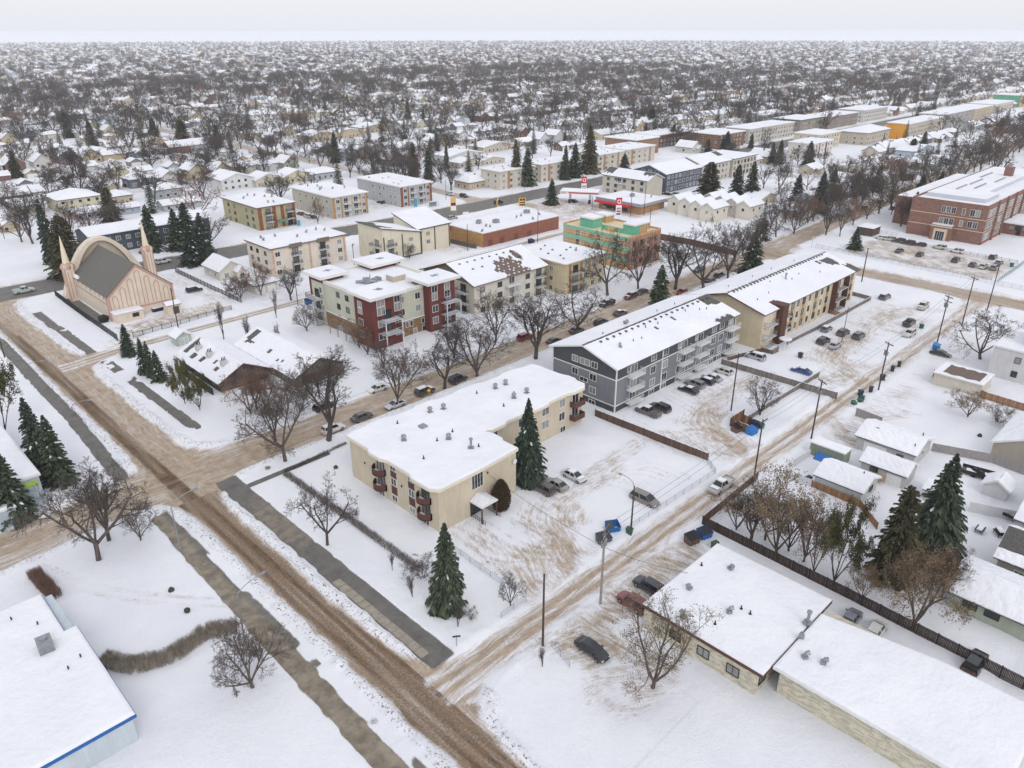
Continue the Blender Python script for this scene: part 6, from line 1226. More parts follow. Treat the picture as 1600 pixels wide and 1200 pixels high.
street_lamp(115, 643, 122, 632, 144, 624, 'curved street lamp beside the left pavement, nearer one') if False else None
for a in ((115, 648, 124, 630, 141, 625, 'grey street lamp on the left verge, second from the corner'), (44, 580, 52, 568, 66, 564, 'grey street lamp on the left verge, third from the corner'), (283, 862, 274, 785, 304, 764, 'grey street lamp at the open snowy corner lot'), (384, 1008, 374, 925, 411, 895, 'grey street lamp at the end of the curved hedge'), (660, 318, 664, 283, 675, 281, 'lamp at the arterial corner by the bus shelter'), (820, 330, 821, 284, 812, 282, 'lamp on the arterial median by the yellow sign'), (1388, 236, 1390, 222, 1380, 219, 'far lamp by the orange gabled block')): street_lamp(*a)
street_lamp(985, 838, 994, 752, 971, 741, 'wooden lamp pole with curved arm at the chain-link fence', True)
def sign(name, bx, by, ty, w, h, mat, label, ang, extra=None, two=False, kids=()):
    x, y, H = pole_h(bx, by, bx, ty); o = empty(name, (x, y, 0), ang, label, 'sign')
    m = MB()
    for e in ((-w*.42, w*.42) if two else (0,)): m.cyl(e, .06, -.3, H, .05 if w < 1.2 else .12, None, 6)
    link('post', m.mesh('post', GREYMET), o); m = MB()
    if extra == 'diamond': m.add([(0, -.02, H), (w/2, -.02, H-h/2), (0, -.02, H-h), (-w/2, -.02, H-h/2), (0, .0, H), (w/2, .0, H-h/2), (0, .0, H-h), (-w/2, .0, H-h/2)], [(0, 1, 2, 3), (7, 6, 5, 4), (0, 4, 5, 1), (1, 5, 6, 2), (2, 6, 7, 3), (3, 7, 4, 0)])
    else: m.box(-w/2, -.1 if w > 1.2 else -.03, H-h, w/2, 0, H)
    p = link('sign_panel', m.mesh('sign_panel', mat), o)
    for (x0, z0, x1, z1, mt) in kids: m = MB(); m.box(x0*w-w/2, -.13 if w > 1.2 else -.04, H-h+z0*h, x1*w-w/2, -.101 if w > 1.2 else -.031, H-h+z1*h); link('lettering_block', m.mesh('lettering_block', mt), p)
YEL = plain('sign_yellow', S(226, 170, 30), .5, .08); DKB = plain('sign_dark_brown', S(92, 40, 34), .6, .1); TEAL = plain('sign_teal', S(70, 150, 172), .5, .1); GRNS = plain('street_sign_green', S(44, 66, 60), .5, .1)
sign('warning_sign', 671, 628, 607, .9, .9, YEL, 'yellow diamond warning sign on the avenue by the corner building', R(-45), 'diamond'); sign('warning_sign', 1268, 388, 369, .9, .9, YEL, 'yellow diamond warning sign at the school avenue', R(-45), 'diamond')
sign('street_name_sign', 714, 1014, 993, 1.0, .26, GRNS, 'dark street name blade on a thin post at the alley mouth', R(-35))
sign('shop_sign', 709, 343, 308, 2.4, 5.5, plain('sign_beige', S(214, 190, 150), .6, .08), 'tall beige two post shop sign with dark brown emblem', R(-30), None, True, ((.1, .38, .9, .6, DKB), (.1, .05, .9, .33, WHITE), (.1, .66, .9, .96, plain('sign_tan', S(206, 168, 110), .6, .1))))
sign('shop_sign', 816, 330, 309, 3.0, 3.6, YEL, 'yellow shop sign with dark lettering at the arterial', R(-30), None, False, ((.12, .66, .42, .92, DARKMET), (.5, .66, .86, .92, DARKMET), (.1, .4, .9, .52, DARKMET), (.1, .1, .9, .26, DARKMET)))
sign('notice_sign', 728, 336, 331, 2.6, 1.3, WHITE, 'white notice board on the snow beside the arterial', R(-25), None, True); sign('rental_sign', 650, 327, 310, 1.4, 3.6, TEAL, 'teal rental sign in front of the cool grey walk-up', R(-20), None, True); sign('rental_sign', 467, 353, 344, 1.4, 2.6, TEAL, 'teal rental sign in front of the brown brick walk-up', R(-20), None, True)
x, y, h = pole_h(778, 334, 778, 308); o = empty('traffic_signal', (x, y, 0), 0, 'white traffic signal mast with yellow signal head at the arterial', 'traffic light'); m = MB(); m.tube([(0, 0, -.2), (0, 0, h)], [.16, .1], 8); link('mast', m.mesh('mast', WHITE), o); m = MB(); m.box(-.9, -.5, h*.55, -.3, -.1, h*.83); s_ = link('signal_head', m.mesh('signal_head', YEL), o)
for k in range(3): m = MB(); m.tube([(-.6, -.5, h*(.6+k*.09)), (-.6, -.58, h*(.6+k*.09))], .17, 8); link('signal_lens', m.mesh('signal_lens', DARKMET), s_)
x, y = at(678, 323); o = empty('bus_shelter', (x, y, 0), R(-6), 'glazed bus shelter on the arterial pavement', 'bus shelter'); m = MB(); m.box(-2, -.8, 2.3, 2, .8, 2.45); link('roof', m.mesh('roof', WHITE), o); m = MB()
for a in (-1.95, -.65, .65, 1.9): m.box(a, .7, 0, a+.06, .76, 2.3); m.box(a, -.76, 0, a+.06, -.7, 2.3)
link('frame', m.mesh('frame', GREYMET), o); m = MB(); m.box(-1.9, .72, .2, 1.9, .74, 2.2); link('pane', m.mesh('pane', plain('shelter_glass', (.25, .32, .33), .1, .1)), o)
# bins and dumpsters
def dumpster(pxx, pyy, ang, col, label, lid=BLK, open_=False):
    x, y = at(pxx, pyy); o = empty('dumpster', (x, y, .02), ang, label, 'dumpster'); c = (*S(*col), 1)
    m = MB(); A = [(-1.0, -.62, 0), (1.0, -.62, 0), (1.0, .7, 0), (-1.0, .7, 0), (-1.05, -.8, 1.15), (1.05, -.8, 1.15), (1.05, .8, 1.5), (-1.05, .8, 1.5)]; m.add(A, [(3, 2, 1, 0), (0, 1, 5, 4), (1, 2, 6, 5), (2, 3, 7, 6), (3, 0, 4, 7)])
    for k in (-.6, 0, .6): m.box(k-.05, -.8, .1, k+.05, -.7, 1.1)
    m.box(-1.2, -.2, .7, -1.02, .3, .9); m.box(1.02, -.2, .7, 1.2, .3, .9); link('bin_body', m.mesh('bin_body', PLASTIC), o).color = c
    for s in (-1, 1):
        m = MB(); a, b = (-1.05, -.02) if s < 0 else (.02, 1.05)
        if open_ and s > 0: m.add([(a, .8, 1.5), (b, .8, 1.5), (b, 1.3, .6), (a, 1.3, .6), (a, .85, 1.5), (b, .85, 1.5), (b, 1.35, .6), (a, 1.35, .6)], [(0, 1, 2, 3), (7, 6, 5, 4)])
        else: m.add([(a, -.85, 1.18), (b, -.85, 1.18), (b, .82, 1.55), (a, .82, 1.55), (a, -.85, 1.12), (b, -.85, 1.12), (b, .82, 1.49), (a, .82, 1.49)], [(0, 1, 2, 3), (4, 5, 1, 0), (5, 6, 2, 1), (7, 4, 0, 3)])
        link('lid', m.mesh('lid', PLASTIC), o).color = (*S(*lid), 1)
for a in ((957, 830, R(-30), (36, 108, 176), 'blue dumpster with open lid under the crossarm pole', (60, 70, 80), True), (943, 848, R(-20), (96, 98, 102), 'grey dumpster under the crossarm pole', (58, 60, 62)), (1081, 848, R(-15), (104, 88, 76), 'brown dumpster with black lids by the fence corner', BLK), (1100, 840, R(-15), (36, 104, 178), 'blue dumpster with dark lid by the fence corner', (34, 40, 56)), (1151, 675, R(-5), (112, 94, 84), 'brown dumpster in the wooden enclosure'), (1174, 679, R(-5), (44, 128, 196), 'blue dumpster in the wooden enclosure', (44, 110, 180)), (1462, 546, R(10), (40, 120, 180), 'blue dumpster at the alley pole', (60, 130, 180)), (1180, 668, R(85), (40, 48, 80), 'navy dumpster behind the wooden enclosure'), (830, 380, R(0), (34, 50, 84), 'navy dumpster behind the shop row'), (482, 475, R(0), (40, 120, 190), 'blue dumpster in the lane left of the red block'), (163, 502, R(30), (44, 52, 54), 'dark dumpster at the corner of the chapel'), (244, 487, R(6), (38, 44, 70), 'navy bin with snowy lid at the chapel wall, left one', WHT), (252, 485, R(6), (38, 44, 70), 'navy bin with snowy lid at the chapel wall, right one', WHT)): dumpster(*a)
_bin = None
def wheelie(pxx, pyy, col, label, tip=0):
    global _bin
    if not _bin:
        a = MB(); a.add([(-.25, -.3, .05), (.25, -.3, .05), (.25, .25, .05), (-.25, .25, .05), (-.32, -.38, 1.0), (.32, -.38, 1.0), (.32, .38, 1.0), (-.32, .38, 1.0)], [(3, 2, 1, 0), (0, 1, 5, 4), (1, 2, 6, 5), (2, 3, 7, 6), (3, 0, 4, 7)])
        b = MB(); b.add([(-.34, -.42, 1.0), (.34, -.42, 1.0), (.34, .42, 1.06), (-.34, .42, 1.06), (-.3, -.36, 1.1), (.3, -.36, 1.1), (.3, .4, 1.14), (-.3, .4, 1.14)], [(4, 5, 6, 7), (0, 1, 5, 4), (1, 2, 6, 5), (2, 3, 7, 6), (3, 0, 4, 7)])
        w = MB(); [w.tube([(s, .3, .12), (s+.05, .3, .12)], .12, 8) for s in (-.33, .28)]; _bin = (a.mesh('bin_body', PLASTIC), b.mesh('lid', PLASTIC), w.mesh('wheel', TYRE))
    x, y = at(pxx, pyy); o = empty('wheeled_bin', (x, y, .05), R((pxx*37) % 360), label, 'bin', 'wheeled bins'); o.scale = (1.25, 1.25, 1.15)
    if tip: o.rotation_euler = (R(88), 0, R((pxx*61) % 360)); o.location.z = .35
    for k in _bin: link(k.name.split('.')[0], k, o).color = (*S(*col), 1)
GB_ = (44, 62, 62)
for a in ((983, 836, (56, 92, 78), 'green bin at the wooden lamp pole'), (1439, 514, (40, 96, 80), 'green bin beside the black pickup'), (1404, 573, GB_, 'dark bin standing alone uphill on the alley verge'), (1394, 580, GB_, 'dark green bin above the alley pole'), (1378, 594, GB_, 'dark bin behind the alley pole'), (1360, 613, GB_, 'dark bin below the alley pole'), (1344, 618, GB_, 'round shouldered dark bin next to the tipped bins'), (1340, 623, (50, 84, 80), 'green bin tipped over, uppermost of three', 1), (1341, 630, (50, 92, 76), 'green bin tipped over, middle of three', 1), (1336, 635, (56, 104, 84), 'green bin tipped over, lowest of three', 1), (1189, 671, (50, 120, 100), 'green bin at the wooden enclosure'), (1116, 858, (64, 84, 66), 'green bin leaning by the brown dumpster'), (1250, 559, (58, 58, 66), 'dark snow capped bin by the board fence'), (1580, 417, (30, 110, 90), 'green bin in the corner of the school lot'), (1262, 755, GB_, 'black bin at the barrel roofed garage')): wheelie(*a)
# ------------------------------------------------------------------ fences
FB = wall_mat('brown_fence_boards', S(104, 84, 74), 'boards'); FG = wall_mat('grey_fence_boards', S(126, 118, 112), 'boards'); FO = wall_mat('orange_fence_boards', S(150, 112, 82), 'boards'); FD = wall_mat('dark_fence_boards', S(70, 60, 56), 'boards'); FW = plain('white_vinyl_fence', S(206, 206, 208), .6, .08); FC = plain('concrete_block_wall', S(150, 146, 144), .9, .2)
_fm = {}
def panel_mesh(kind, h, mat):
    k = (kind, h, mat.name)
    if k in _fm: return _fm[k]
    m = MB(); g = random.Random(int(h*10)); L = 2.4
    if kind == 'board':
        n = 15
        for i in range(n): e = g.uniform(-.012, .012); m.box(i*L/n+.01, -.02+e, .05+g.uniform(0, .04), (i+1)*L/n-.01, .02+e, h+g.uniform(-.02, .02))
        m.box(0, .021, h*.25, L, .07, h*.25+.08); m.box(0, .021, h*.8, L, .07, h*.8+.08)
    elif kind == 'solid': m.box(0, -.04, 0, L, .04, h); m.box(0, -.06, h, L, .06, h+.06)
    elif kind == 'chain':
        for z in (.04, h): m.tube([(0, 0, z), (L, 0, z)], .022, 5)
        st = .17; n = int(L/st)
        for i in range(-int(h/st), n):
            for s in (0, 1):
                a, b = i*st, i*st+h
                p = [(a, 0, 0), (b, 0, h)] if not s else [(a, 0, h), (b, 0, 0)]
                (x0, _, z0), (x1, _, z1) = p
                if x0 < 0: z0 = z0+(z1-z0)*(-x0)/(x1-x0); x0 = 0
                if x1 > L: z1 = z0+(z1-z0)*(L-x0)/(x1-x0); x1 = L
                if x1 > x0+.02: m.add([(x0, -.005, z0), (x1, -.005, z1), (x1+.011, .005, z1), (x0+.011, .005, z0)], [(0, 1, 2, 3)])
    elif kind == 'iron':
        for z in (.2, h-.15): m.box(0, -.025, z, L, .025, z+.05)
        for i in range(16): m.box(i*.15+.06, -.014, .05, i*.15+.09, .014, h)
    elif kind == 'rail':
        for z in (h*.5, h): m.box(0, -.04, z-.09, L, .04, z)
    _fm[k] = m.mesh({'chain': 'mesh_panel', 'iron': 'picket_panel', 'rail': 'rail'}.get(kind, 'board_panel'), mat); return _fm[k]
_pm = {}
def fence(pts, h, kind, mat, label, pix=True, pmat=None, snow=False):
    W = [at(*p) for p in pts] if pix else pts; o = empty('fence', (*W[0], 0), 0, label, 'fence'); p0 = W[0]
    pm = pmat or mat; k = (h, pm.name, kind)
    if k not in _pm:
        m = MB(); r = .035 if kind == 'chain' else .06
        if kind in ('chain',): m.cyl(0, 0, -.3, h+.06, r, None, 6)
        else: m.box(-r, -r, -.3, r, r, h+.1)
        _pm[k] = m.mesh('post', pm)
    for (ax, ay), (bx, by) in zip(W[:-1], W[1:]):
        L = math.hypot(bx-ax, by-ay); n = max(1, int(round(L/2.4))); rz = math.atan2(by-ay, bx-ax)
        for i in range(n):
            x, y = ax+(bx-ax)*i/n-p0[0], ay+(by-ay)*i/n-p0[1]
            q = link(panel_mesh(kind, h, mat).name.split('.')[0], panel_mesh(kind, h, mat), o, (x, y, 0), rz); q.scale = (L/n/2.4, 1, 1)
            link('post', _pm[k], o, (x, y, 0), rz)
        link('post', _pm[k], o, (bx-p0[0], by-p0[1], 0), rz)
        if snow: m = MB(); m.box(0, -.05, h+.01, L, .05, h+.09); link('snow_cap', m.mesh('snow_cap', SNOW), o, (ax-p0[0], ay-p0[1], 0), rz)
fence([(106.6, 84), (107.4, 58.6)], 1.7, 'board', FB, 'brown board fence between the corner building lot and the grey lot', False, None, True)
fence([(80.8, 55.8), (104.4, 55.2), (106.8, 58.4)], 1.3, 'chain', GREYMET, 'chain-link fence along the alley side of the corner lot', False)
fence([(690, 848), (791, 962)][:1]+[(783, 915)], 1.2, 'chain', GREYMET, 'chain-link fence beside the near spruce and the lot entrance')
fence([(783, 968), (822, 940)], 1.2, 'chain', GREYMET, 'short chain-link fence at the round snow corner'); fence([(862, 1012), (890, 1045)], 1.2, 'chain', GREYMET, 'short chain-link fence below the tarred pole')
fence([(147.3, 80), (148.5, 53.4)], 1.6, 'board', FG, 'weathered board fence between grey and beige lots', False, None, True); fence([(126.8, 61.4), (157, 61.2)], 1.3, 'board', FG, 'low board fence along the vacant strip in the grey lot', False, None, True)
fence([(161.2, 74.6), (164, 74.6)], 1.5, 'board', FG, 'board fence stub beside the beige block corner', False); fence([(169.4, 75), (183, 74.6), (218.1, 74.5), (218.8, 80.3)], 1.3, 'board', FG, 'grey board fence round the beige block garden', False, None, True); fence([(150, 80), (161, 77.2), (161.2, 74.6)], 1.2, 'board', FB, 'brown board fence behind the silver minivan', False)
fence([(199, 77.8), (199.2, 74.6)], 1.2, 'board', FO, 'orange board divider in the beige block garden', False)
fence([(89.8, 48.6), (89.2, 26), (88.2, 2)], 1.9, 'board', FD, 'dark tall board fence behind the flat roofed buildings', False); fence([(89.8, 48.6), (108, 49.2)], 1.8, 'board', FB, 'brown board fence along the alley below the bare trees', False)
fence([(174.5, 43.1), (170.2, 31.5), (169.4, 20), (168.6, 8)], 1.8, 'board', FO, 'orange brown board fence across the open yard', False); fence([(143.8, 47.4), (143.2, 42.2)], 1.8, 'solid', FC, 'grey wall end beside the long garage', False); fence([(139.4, 31.6), (142.8, 22.6), (141.8, 14)], 1.8, 'solid', FC, 'grey wall behind the long garage', False)
fence([(116.2, 46.8), (121.6, 46.4)], 1.7, 'solid', FW, 'white vinyl fence beside the container', False); fence([(112, 46), (112.4, 41.8)], 1.5, 'solid', FW, 'white fence by the barrel roofed garage', False); fence([(123.5, 20.6), (126.5, 13.0), (127, 6)], 1.8, 'solid', FW, 'white panel fence by the trailer yard', False); fence([(112.4, 41.6), (112.2, 33.4), (108, 29)], 1.4, 'board', FO, 'reddish board fence beside the barrel roofed garage', False)
fence([(54.2, 244), (53.9, 220), (54, 194)], 1.9, 'iron', DARKMET, 'black iron fence along the chapel street side', False); fence([(57.6, 193.6), (70, 194.4), (84.8, 195.8)], 1.5, 'iron', DARKMET, 'black iron fence along the lane below the chapel', False); fence([(89.1, 243), (89.2, 220), (89.4, 199)], 1.6, 'iron', DARKMET, 'black iron fence on the right of the chapel lot', False)
fence([(303, 119.5), (301, 104), (300.4, 98)], 1.3, 'chain', GREYMET, 'chain-link fence at the school lawn', False); fence([(263, 112), (260.6, 80), (259, 40)], 1.5, 'chain', GREYMET, 'chain-link fence along the cross street by the school', False); fence([(264, 118), (282, 118)], 3.0, 'chain', GREYMET, 'tall chain-link backstop at the school corner', False); fence([(265.4, 105), (264, 56)], .9, 'rail', GREYMET, 'low rail on the street side of the school lot', False); fence([(292.6, 104), (292, 56)], .9, 'rail', GREYMET, 'low rail in front of the school building', False); fence([(292, 54), (262, 54)], 1.5, 'chain', plain('green_fence', S(60, 120, 110), .5, .1), 'green chain-link fence at the end of the school lot', False)
fence([(1026, 374), (1080, 384), (1150, 402)], 2.4, 'board', plain('brown_hoarding', S(104, 74, 64), .8, .15), 'long brown hoarding behind the avenue elms'); fence([(175, 214), (176.5, 196)], 1.6, 'solid', plain('dark_block_wall', S(96, 90, 86), .9, .2), 'dark low wall beside the shop row end', False)
x, y = at(1166, 668); o = empty('dumpster_enclosure', (x, y, 0), 0, 'open wooden dumpster enclosure at the alley side of the grey lot', 'enclosure')
for (ax, ay, bx, by) in ((-2.6, -1.8, -2.2, 2.4), (-2.2, 2.4, 3.2, 2.4), (0.8, 2.3, .9, -.6)):
    L = math.hypot(bx-ax, by-ay); n = int(L/.45)
    for i in range(n): m = MB(); m.box(0, -.03, 0, L/n-.03, .03, 2.0+.03*(i % 3)); link('board', m.mesh('board', FB if i % 3 else FO), o, (ax+(bx-ax)*i/n, ay+(by-ay)*i/n, 0), math.atan2(by-ay, bx-ax))
# yard clutter at the lower right
x, y = at(1530, 745); o = empty('flatbed_trailer', (x, y, 0), R(100), 'dark flatbed trailer with snow and a tied down machine', 'trailer'); m = MB(); m.box(-2.8, -1.2, .5, 2.8, 1.2, .62); m.box(2.8, -.1, .45, 4, .1, .6); link('deck', m.mesh('deck', plain('brown_deck', S(110, 92, 84), .8, .2)), o)
m = MB(); [m.box(-2.8, s, .62, 2.8, s+.06, 1.2) for s in (-1.2, 1.14)]; [m.box(-2.8+k*.93, s, .62, -2.74+k*.93, s+.06, 1.2) for k in range(7) for s in (-1.2, 1.14)]; link('side_rail', m.mesh('side_rail', DARKMET), o)
for k in (-.9, .9): m = MB(); m.tube([(k, -1.35, .35), (k, -1.2, .35)], .35, 12); m.tube([(k, 1.2, .35), (k, 1.35, .35)], .35, 12); link('wheel', m.mesh('wheel', TYRE), o)
m = MB(); poly_snow(m, rect(-2.2, -1, 2.2, 1), .625, .15); link('snow', m.mesh('snow', SNOW), o)
o2 = empty('snowmobile', (x, y+.4, .75), R(60), 'dark snow covered snowmobile on the trailer', 'snowmobile'); m = MB(); m.add([(-1.2, -.35, 0), (1.1, -.35, 0), (1.1, .35, 0), (-1.2, .35, 0), (-1.1, -.25, .6), (.1, -.3, .55), (.9, -.2, .5), (.9, .2, .5), (.1, .3, .55), (-1.1, .25, .6)], [(3, 2, 1, 0), (0, 1, 6, 5, 4), (1, 2, 7, 6), (2, 3, 9, 8, 7), (3, 0, 4, 9), (4, 5, 8, 9), (5, 6, 7, 8)]); link('hull', m.mesh('hull', DARKMET), o2); m = MB(); m.add([(.1, -.25, .55), (.1, .25, .55), (-.1, .2, 1.0), (-.1, -.2, 1.0)], [(0, 1, 2, 3)]); link('windshield', m.mesh('windshield', CGLASS), o2); m = MB(); [m.box(.4, s-.08, -.15, 1.6, s+.08, -.08) for s in (-.55, .55)]; link('ski', m.mesh('ski', DARKMET), o2)
for k, (pxx, pyy, lab) in enumerate(((1530, 832, 'snow covered patio table in the lower right yard'), (1560, 838, 'snow covered barbecue grill beside the stucco house'), (1575, 812, 'snow heaped garden bench by the sage bungalow'))):
    x, y = at(pxx, pyy); o = empty(['patio_table', 'barbecue', 'garden_bench'][k], (x, y, 0), k*.7, lab, ['table', 'barbecue', 'bench'][k]); m = MB()
    [m.box(a, b, 0, a+.08, b+.08, .72) for a in (-.8, .72) for b in (-.5, .42)]; link('leg', m.mesh('leg', DARKMET), o); m = MB(); m.box(-.9, -.6, .72, .9, .6, .8); (m.box(-.7, -.4, .801, .7, .4, 1.2) if k == 1 else m.box(-.9, .5, .801, .9, .58, 1.25) if k == 2 else None); link('top', m.mesh('top', DARKMET), o); m = MB(); poly_snow(m, rect(-.85, -.45, .85, .45), .81 if k != 1 else 1.21, .22); link('snow', m.mesh('snow', SNOW), o)
for pxx, pyy, lab in ((268, 925, 'small dark rock in the snowy corner lot, upper one'), (293, 957, 'small dark rock in the snowy corner lot, lower one'), (1530, 683, 'dark rock in the open yard'), (525, 733, 'dark rock on the lawn beside the corner building')):
    x, y = at(pxx, pyy); g = random.Random(pxx); m = MB(); v = []; n = 8
    for z, r in ((0, .42), (.35, .38), (.6, .2)): v += [(r*math.cos(2*math.pi*i/n)*g.uniform(.8, 1.2), r*math.sin(2*math.pi*i/n)*g.uniform(.8, 1.2), z+.15) for i in range(n)]
    m.add(v, [(k*n+i, k*n+(i+1) % n, (k+1)*n+(i+1) % n, (k+1)*n+i) for k in range(2) for i in range(n)]+[tuple(range(2*n, 3*n))]); o = link('rock', m.mesh('rock', plain('dark_rock', (.06, .055, .05), .9, .3)), None, (x, y, 0)); tag(o, lab, 'rock')
# wires between the alley poles
def wire(a, b, sag, lab, r=.022):
    m = MB(); n = 14; m.tube([(a[0]+(b[0]-a[0])*i/n, a[1]+(b[1]-a[1])*i/n, a[2]+(b[2]-a[2])*i/n-sag*4*(i/n)*(1-i/n)) for i in range(n+1)], r, 4); o = m.build('power_line', plain('dark_wire', (.03, .03, .03), .6, .1), None, o=(0, 0, 0)); tag(o, lab, 'wire', 'overhead wires along the alley')
for k, ((ax, ay, ah), (bx, by, bh)) in enumerate(zip(P[1:-1], P[2:])):
    for j, d in enumerate((-.5, .5)): wire((ax, ay+d, ah-.2), (bx, by+d, bh-.2), .5, 'thin overhead wire, %s strand, %s alley span from the left' % (('nearer', 'further')[j], ('first', 'second', 'third', 'fourth', 'fifth', 'sixth')[k]))
wire((69.8, 75.7, 6.2), (P[1][0], P[1][1], P[1][2]-3), .5, 'service wire from the corner building to the crossarm pole', .03); wire((P[1][0], P[1][1], P[1][2]-3), (74, 41, 4.2), .4, 'service wire from the crossarm pole to the flat roofed building', .03)
# ------------------------------------------------------------------ trees
def bare_tree_mb(seed, H=12.0, spread=1.0, fork=.2, twig=.016, dens=1.0, upright=.0, low=False):
    """elm-like bare tree: forked trunk, ascending limbs, fine twigs; returns wood and crown builders"""
    g = random.Random(seed); wood, crown = MB(), MB()
    def grow(p, d, L, r, lvl, sides):
        n = 4 if lvl < 2 else 3; pts = [p]; rad = [r]; dirs = [d]
        for i in range(n):
            j = Vector((g.gauss(0, 1), g.gauss(0, 1), g.gauss(0, .6)))*(.13 if lvl < 2 else .2)
            d = (d+j+Vector((0, 0, .10+upright if lvl < 3 else .03))).normalized(); p = p+d*(L/n); pts.append(p); rad.append(max(twig*.6, r*(1-(i+1)/n*(.45 if lvl < 2 else .72)))); dirs.append(d)
        (wood if lvl < 2 else crown).tube(pts, rad, sides, 0, False)
        return pts, rad, dirs
    def kids(pts, rad, dirs, lvl, L):
        if lvl > 4: return
        cnt = {1: 6, 2: 6, 3: 5, 4: 5}[lvl]; cnt = max(2, int(round(cnt*dens*(1 if lvl < 4 else g.uniform(.7, 1.2)))))
        for i in range(cnt):
            t = (.3 if lvl > 1 else .35)+.7*(i+g.random()*.8)/cnt; k = min(len(pts)-2, int(t*(len(pts)-1))); f = min(1, t*(len(pts)-1)-k); p = pts[k].lerp(pts[k+1], max(0, f)); d = dirs[k+1]
            a = d.orthogonal().normalized(); a = Matrix.Rotation(g.uniform(0, 6.283), 3, d) @ a; ang = g.uniform(.5, 1.0)*(spread if lvl < 3 else 1)
            nd = (d*math.cos(ang)+a*math.sin(ang)).normalized(); nL = L*g.uniform(.42, .62)*(1.1-.35*t); nr = max(twig, rad[k]*(.55 if lvl < 3 else .5))
            q = grow(p, nd, nL, nr, lvl+1, {1: 5, 2: 4, 3: 3, 4: 3}[lvl]) if lvl+1 < 5 else None
            if q: kids(*q, lvl+1, nL)
            else:
                e = p+nd*nL; b = nd.orthogonal().normalized()*twig; c = nd.cross(b); m = p+nd*nL*.5+Vector((g.gauss(0, .08), g.gauss(0, .08), g.gauss(0, .05)))*nL
                crown.add([p+b, p-b*.5+c*.8, p-b*.5-c*.8, m+b*.7, m-b*.4+c*.6, m-b*.4-c*.6, e], [(0, 1, 4, 3), (1, 2, 5, 4), (2, 0, 3, 5), (3, 4, 6), (4, 5, 6), (5, 3, 6)])
    th = H*fork*g.uniform(.85, 1.2); lean = Vector((g.gauss(0, .06), g.gauss(0, .06), 1)).normalized(); r0 = H*.024
    if not low:
        a = Vector((0, 0, -.4)); top = a+lean*(th+.4); wood.tube([a, a+Vector((0, 0, .7)), a.lerp(top, .6), top], [r0*1.5, r0*1.05, r0*.95, r0*.9], 8, 0, False)
    else: top = Vector((0, 0, 0)); th = 0
    n = g.randint(4, 6) if not low else 9
    for i in range(n):
        az = 2*math.pi*(i+g.random()*.6)/n; el = g.uniform(.75, 1.25)+upright; el = min(el, 1.45); d = Vector((math.cos(az)*math.cos(el)*spread, math.sin(az)*math.cos(el)*spread, math.sin(el))).normalized()
        L = (H-th)*g.uniform(.72, .95); b = top-lean*(g.random()*th*.25); q = grow(b, d, L, r0*g.uniform(.5, .72) if not low else r0*.4, 1, 6); kids(*q, 1, L)
    k = H/max(max(v[2] for v in crown.v), .1)
    for m in (wood, crown): m.v = [(v[0]*k, v[1]*k, v[2]*k if v[2] > 0 else v[2]) for v in m.v]
    return wood, crown
def leaf_cloud(mb, src, seed, n, size):
    g = random.Random(seed)
    for _ in range(n):
        p = Vector(g.choice(src)); p = p+Vector((g.gauss(0, .25), g.gauss(0, .25), g.gauss(0, .25))); a = Vector((g.gauss(0, 1), g.gauss(0, 1), g.gauss(0, 1))).normalized(); b = a.orthogonal().normalized(); s = size*g.uniform(.6, 1.4)
        mb.add([p-a*s, p+b*s*.6, p+a*s, p-b*s*.6], [(0, 1, 2, 3)])
def conifer_mb(seed, H=14.0, R0=3.2, step=.42, n=9, droop=.42, snow=.10, power=.72, tips=5, skirt=.06):
    """spruce: whorls of drooping boughs hung with needle sprays, some loaded with snow (material 1)"""
    g = random.Random(seed); trunk, cr = MB(), MB(); trunk.tube([(0, 0, -.3), (0, 0, H*.5), (0, 0, H*.97)], [H*.016, H*.010, .02], 6, 0, False)
    z = H*skirt
    while z < H-.25:
        t = 1-(z/H); rr = R0*(t**power)*g.uniform(.86, 1.12); k = max(4, int(n*(.55+.6*t))); ph = g.random()*6.3
        for i in range(k):
            az = ph+2*math.pi*(i+g.uniform(-.35, .35))/k; L = rr*(g.uniform(.8, 1.15) if g.random() < .8 else g.uniform(.45, .8)); dz = -droop*(.35+t)*L*g.uniform(.6, 1.2)+L*.08; ca, sa = math.cos(az), math.sin(az)
            def P(u, w, h=0): return (ca*L*u-sa*w, sa*L*u+ca*w, z+dz*u*u**.4+.12*math.sin(u*3.1)*L*.4+h)
            wd = .16*L+.16
            for q in range(tips):
                u0 = .12+.86*q/tips; u1 = min(1.05, u0+.34); w = wd*(1-.55*u0)*g.uniform(.8, 1.3)
                for s in (-1, 1):
                    j = g.uniform(-.05, .05); tip = P(u1+.04*g.random(), s*w*1.15, -.10*L*.4-g.random()*.14)
                    cr.add([P(u0, 0, j), P(u0+.10, s*w*.75, j-.05), tip, P(u0+.22, 0, j+.03)], [(0, 1, 2, 3)])
                cr.add([P(u0, 0, 0), P(u1, 0, .02), P(u1-.05, g.uniform(-.1, .1), -.22-.14*g.random())], [(0, 1, 2)])
            if g.random() < snow and L > .5:
                u0 = g.uniform(.3, .6); w = wd*.42; cr.add([P(u0, -w, .07), P(u0+.3, -w*.6, .05), P(u0+.36, w*.5, .05), P(u0+.04, w, .07), P(u0+.18, 0, .16)], [(0, 1, 4), (1, 2, 4), (2, 3, 4), (3, 0, 4)], 1)
        z += step*(.55+.6*t)
    return trunk, cr
def tree_meshes(name, trunk, crown, tm, cm): return trunk.mesh('trunk', tm), crown.mesh('crown', cm)
BT = []
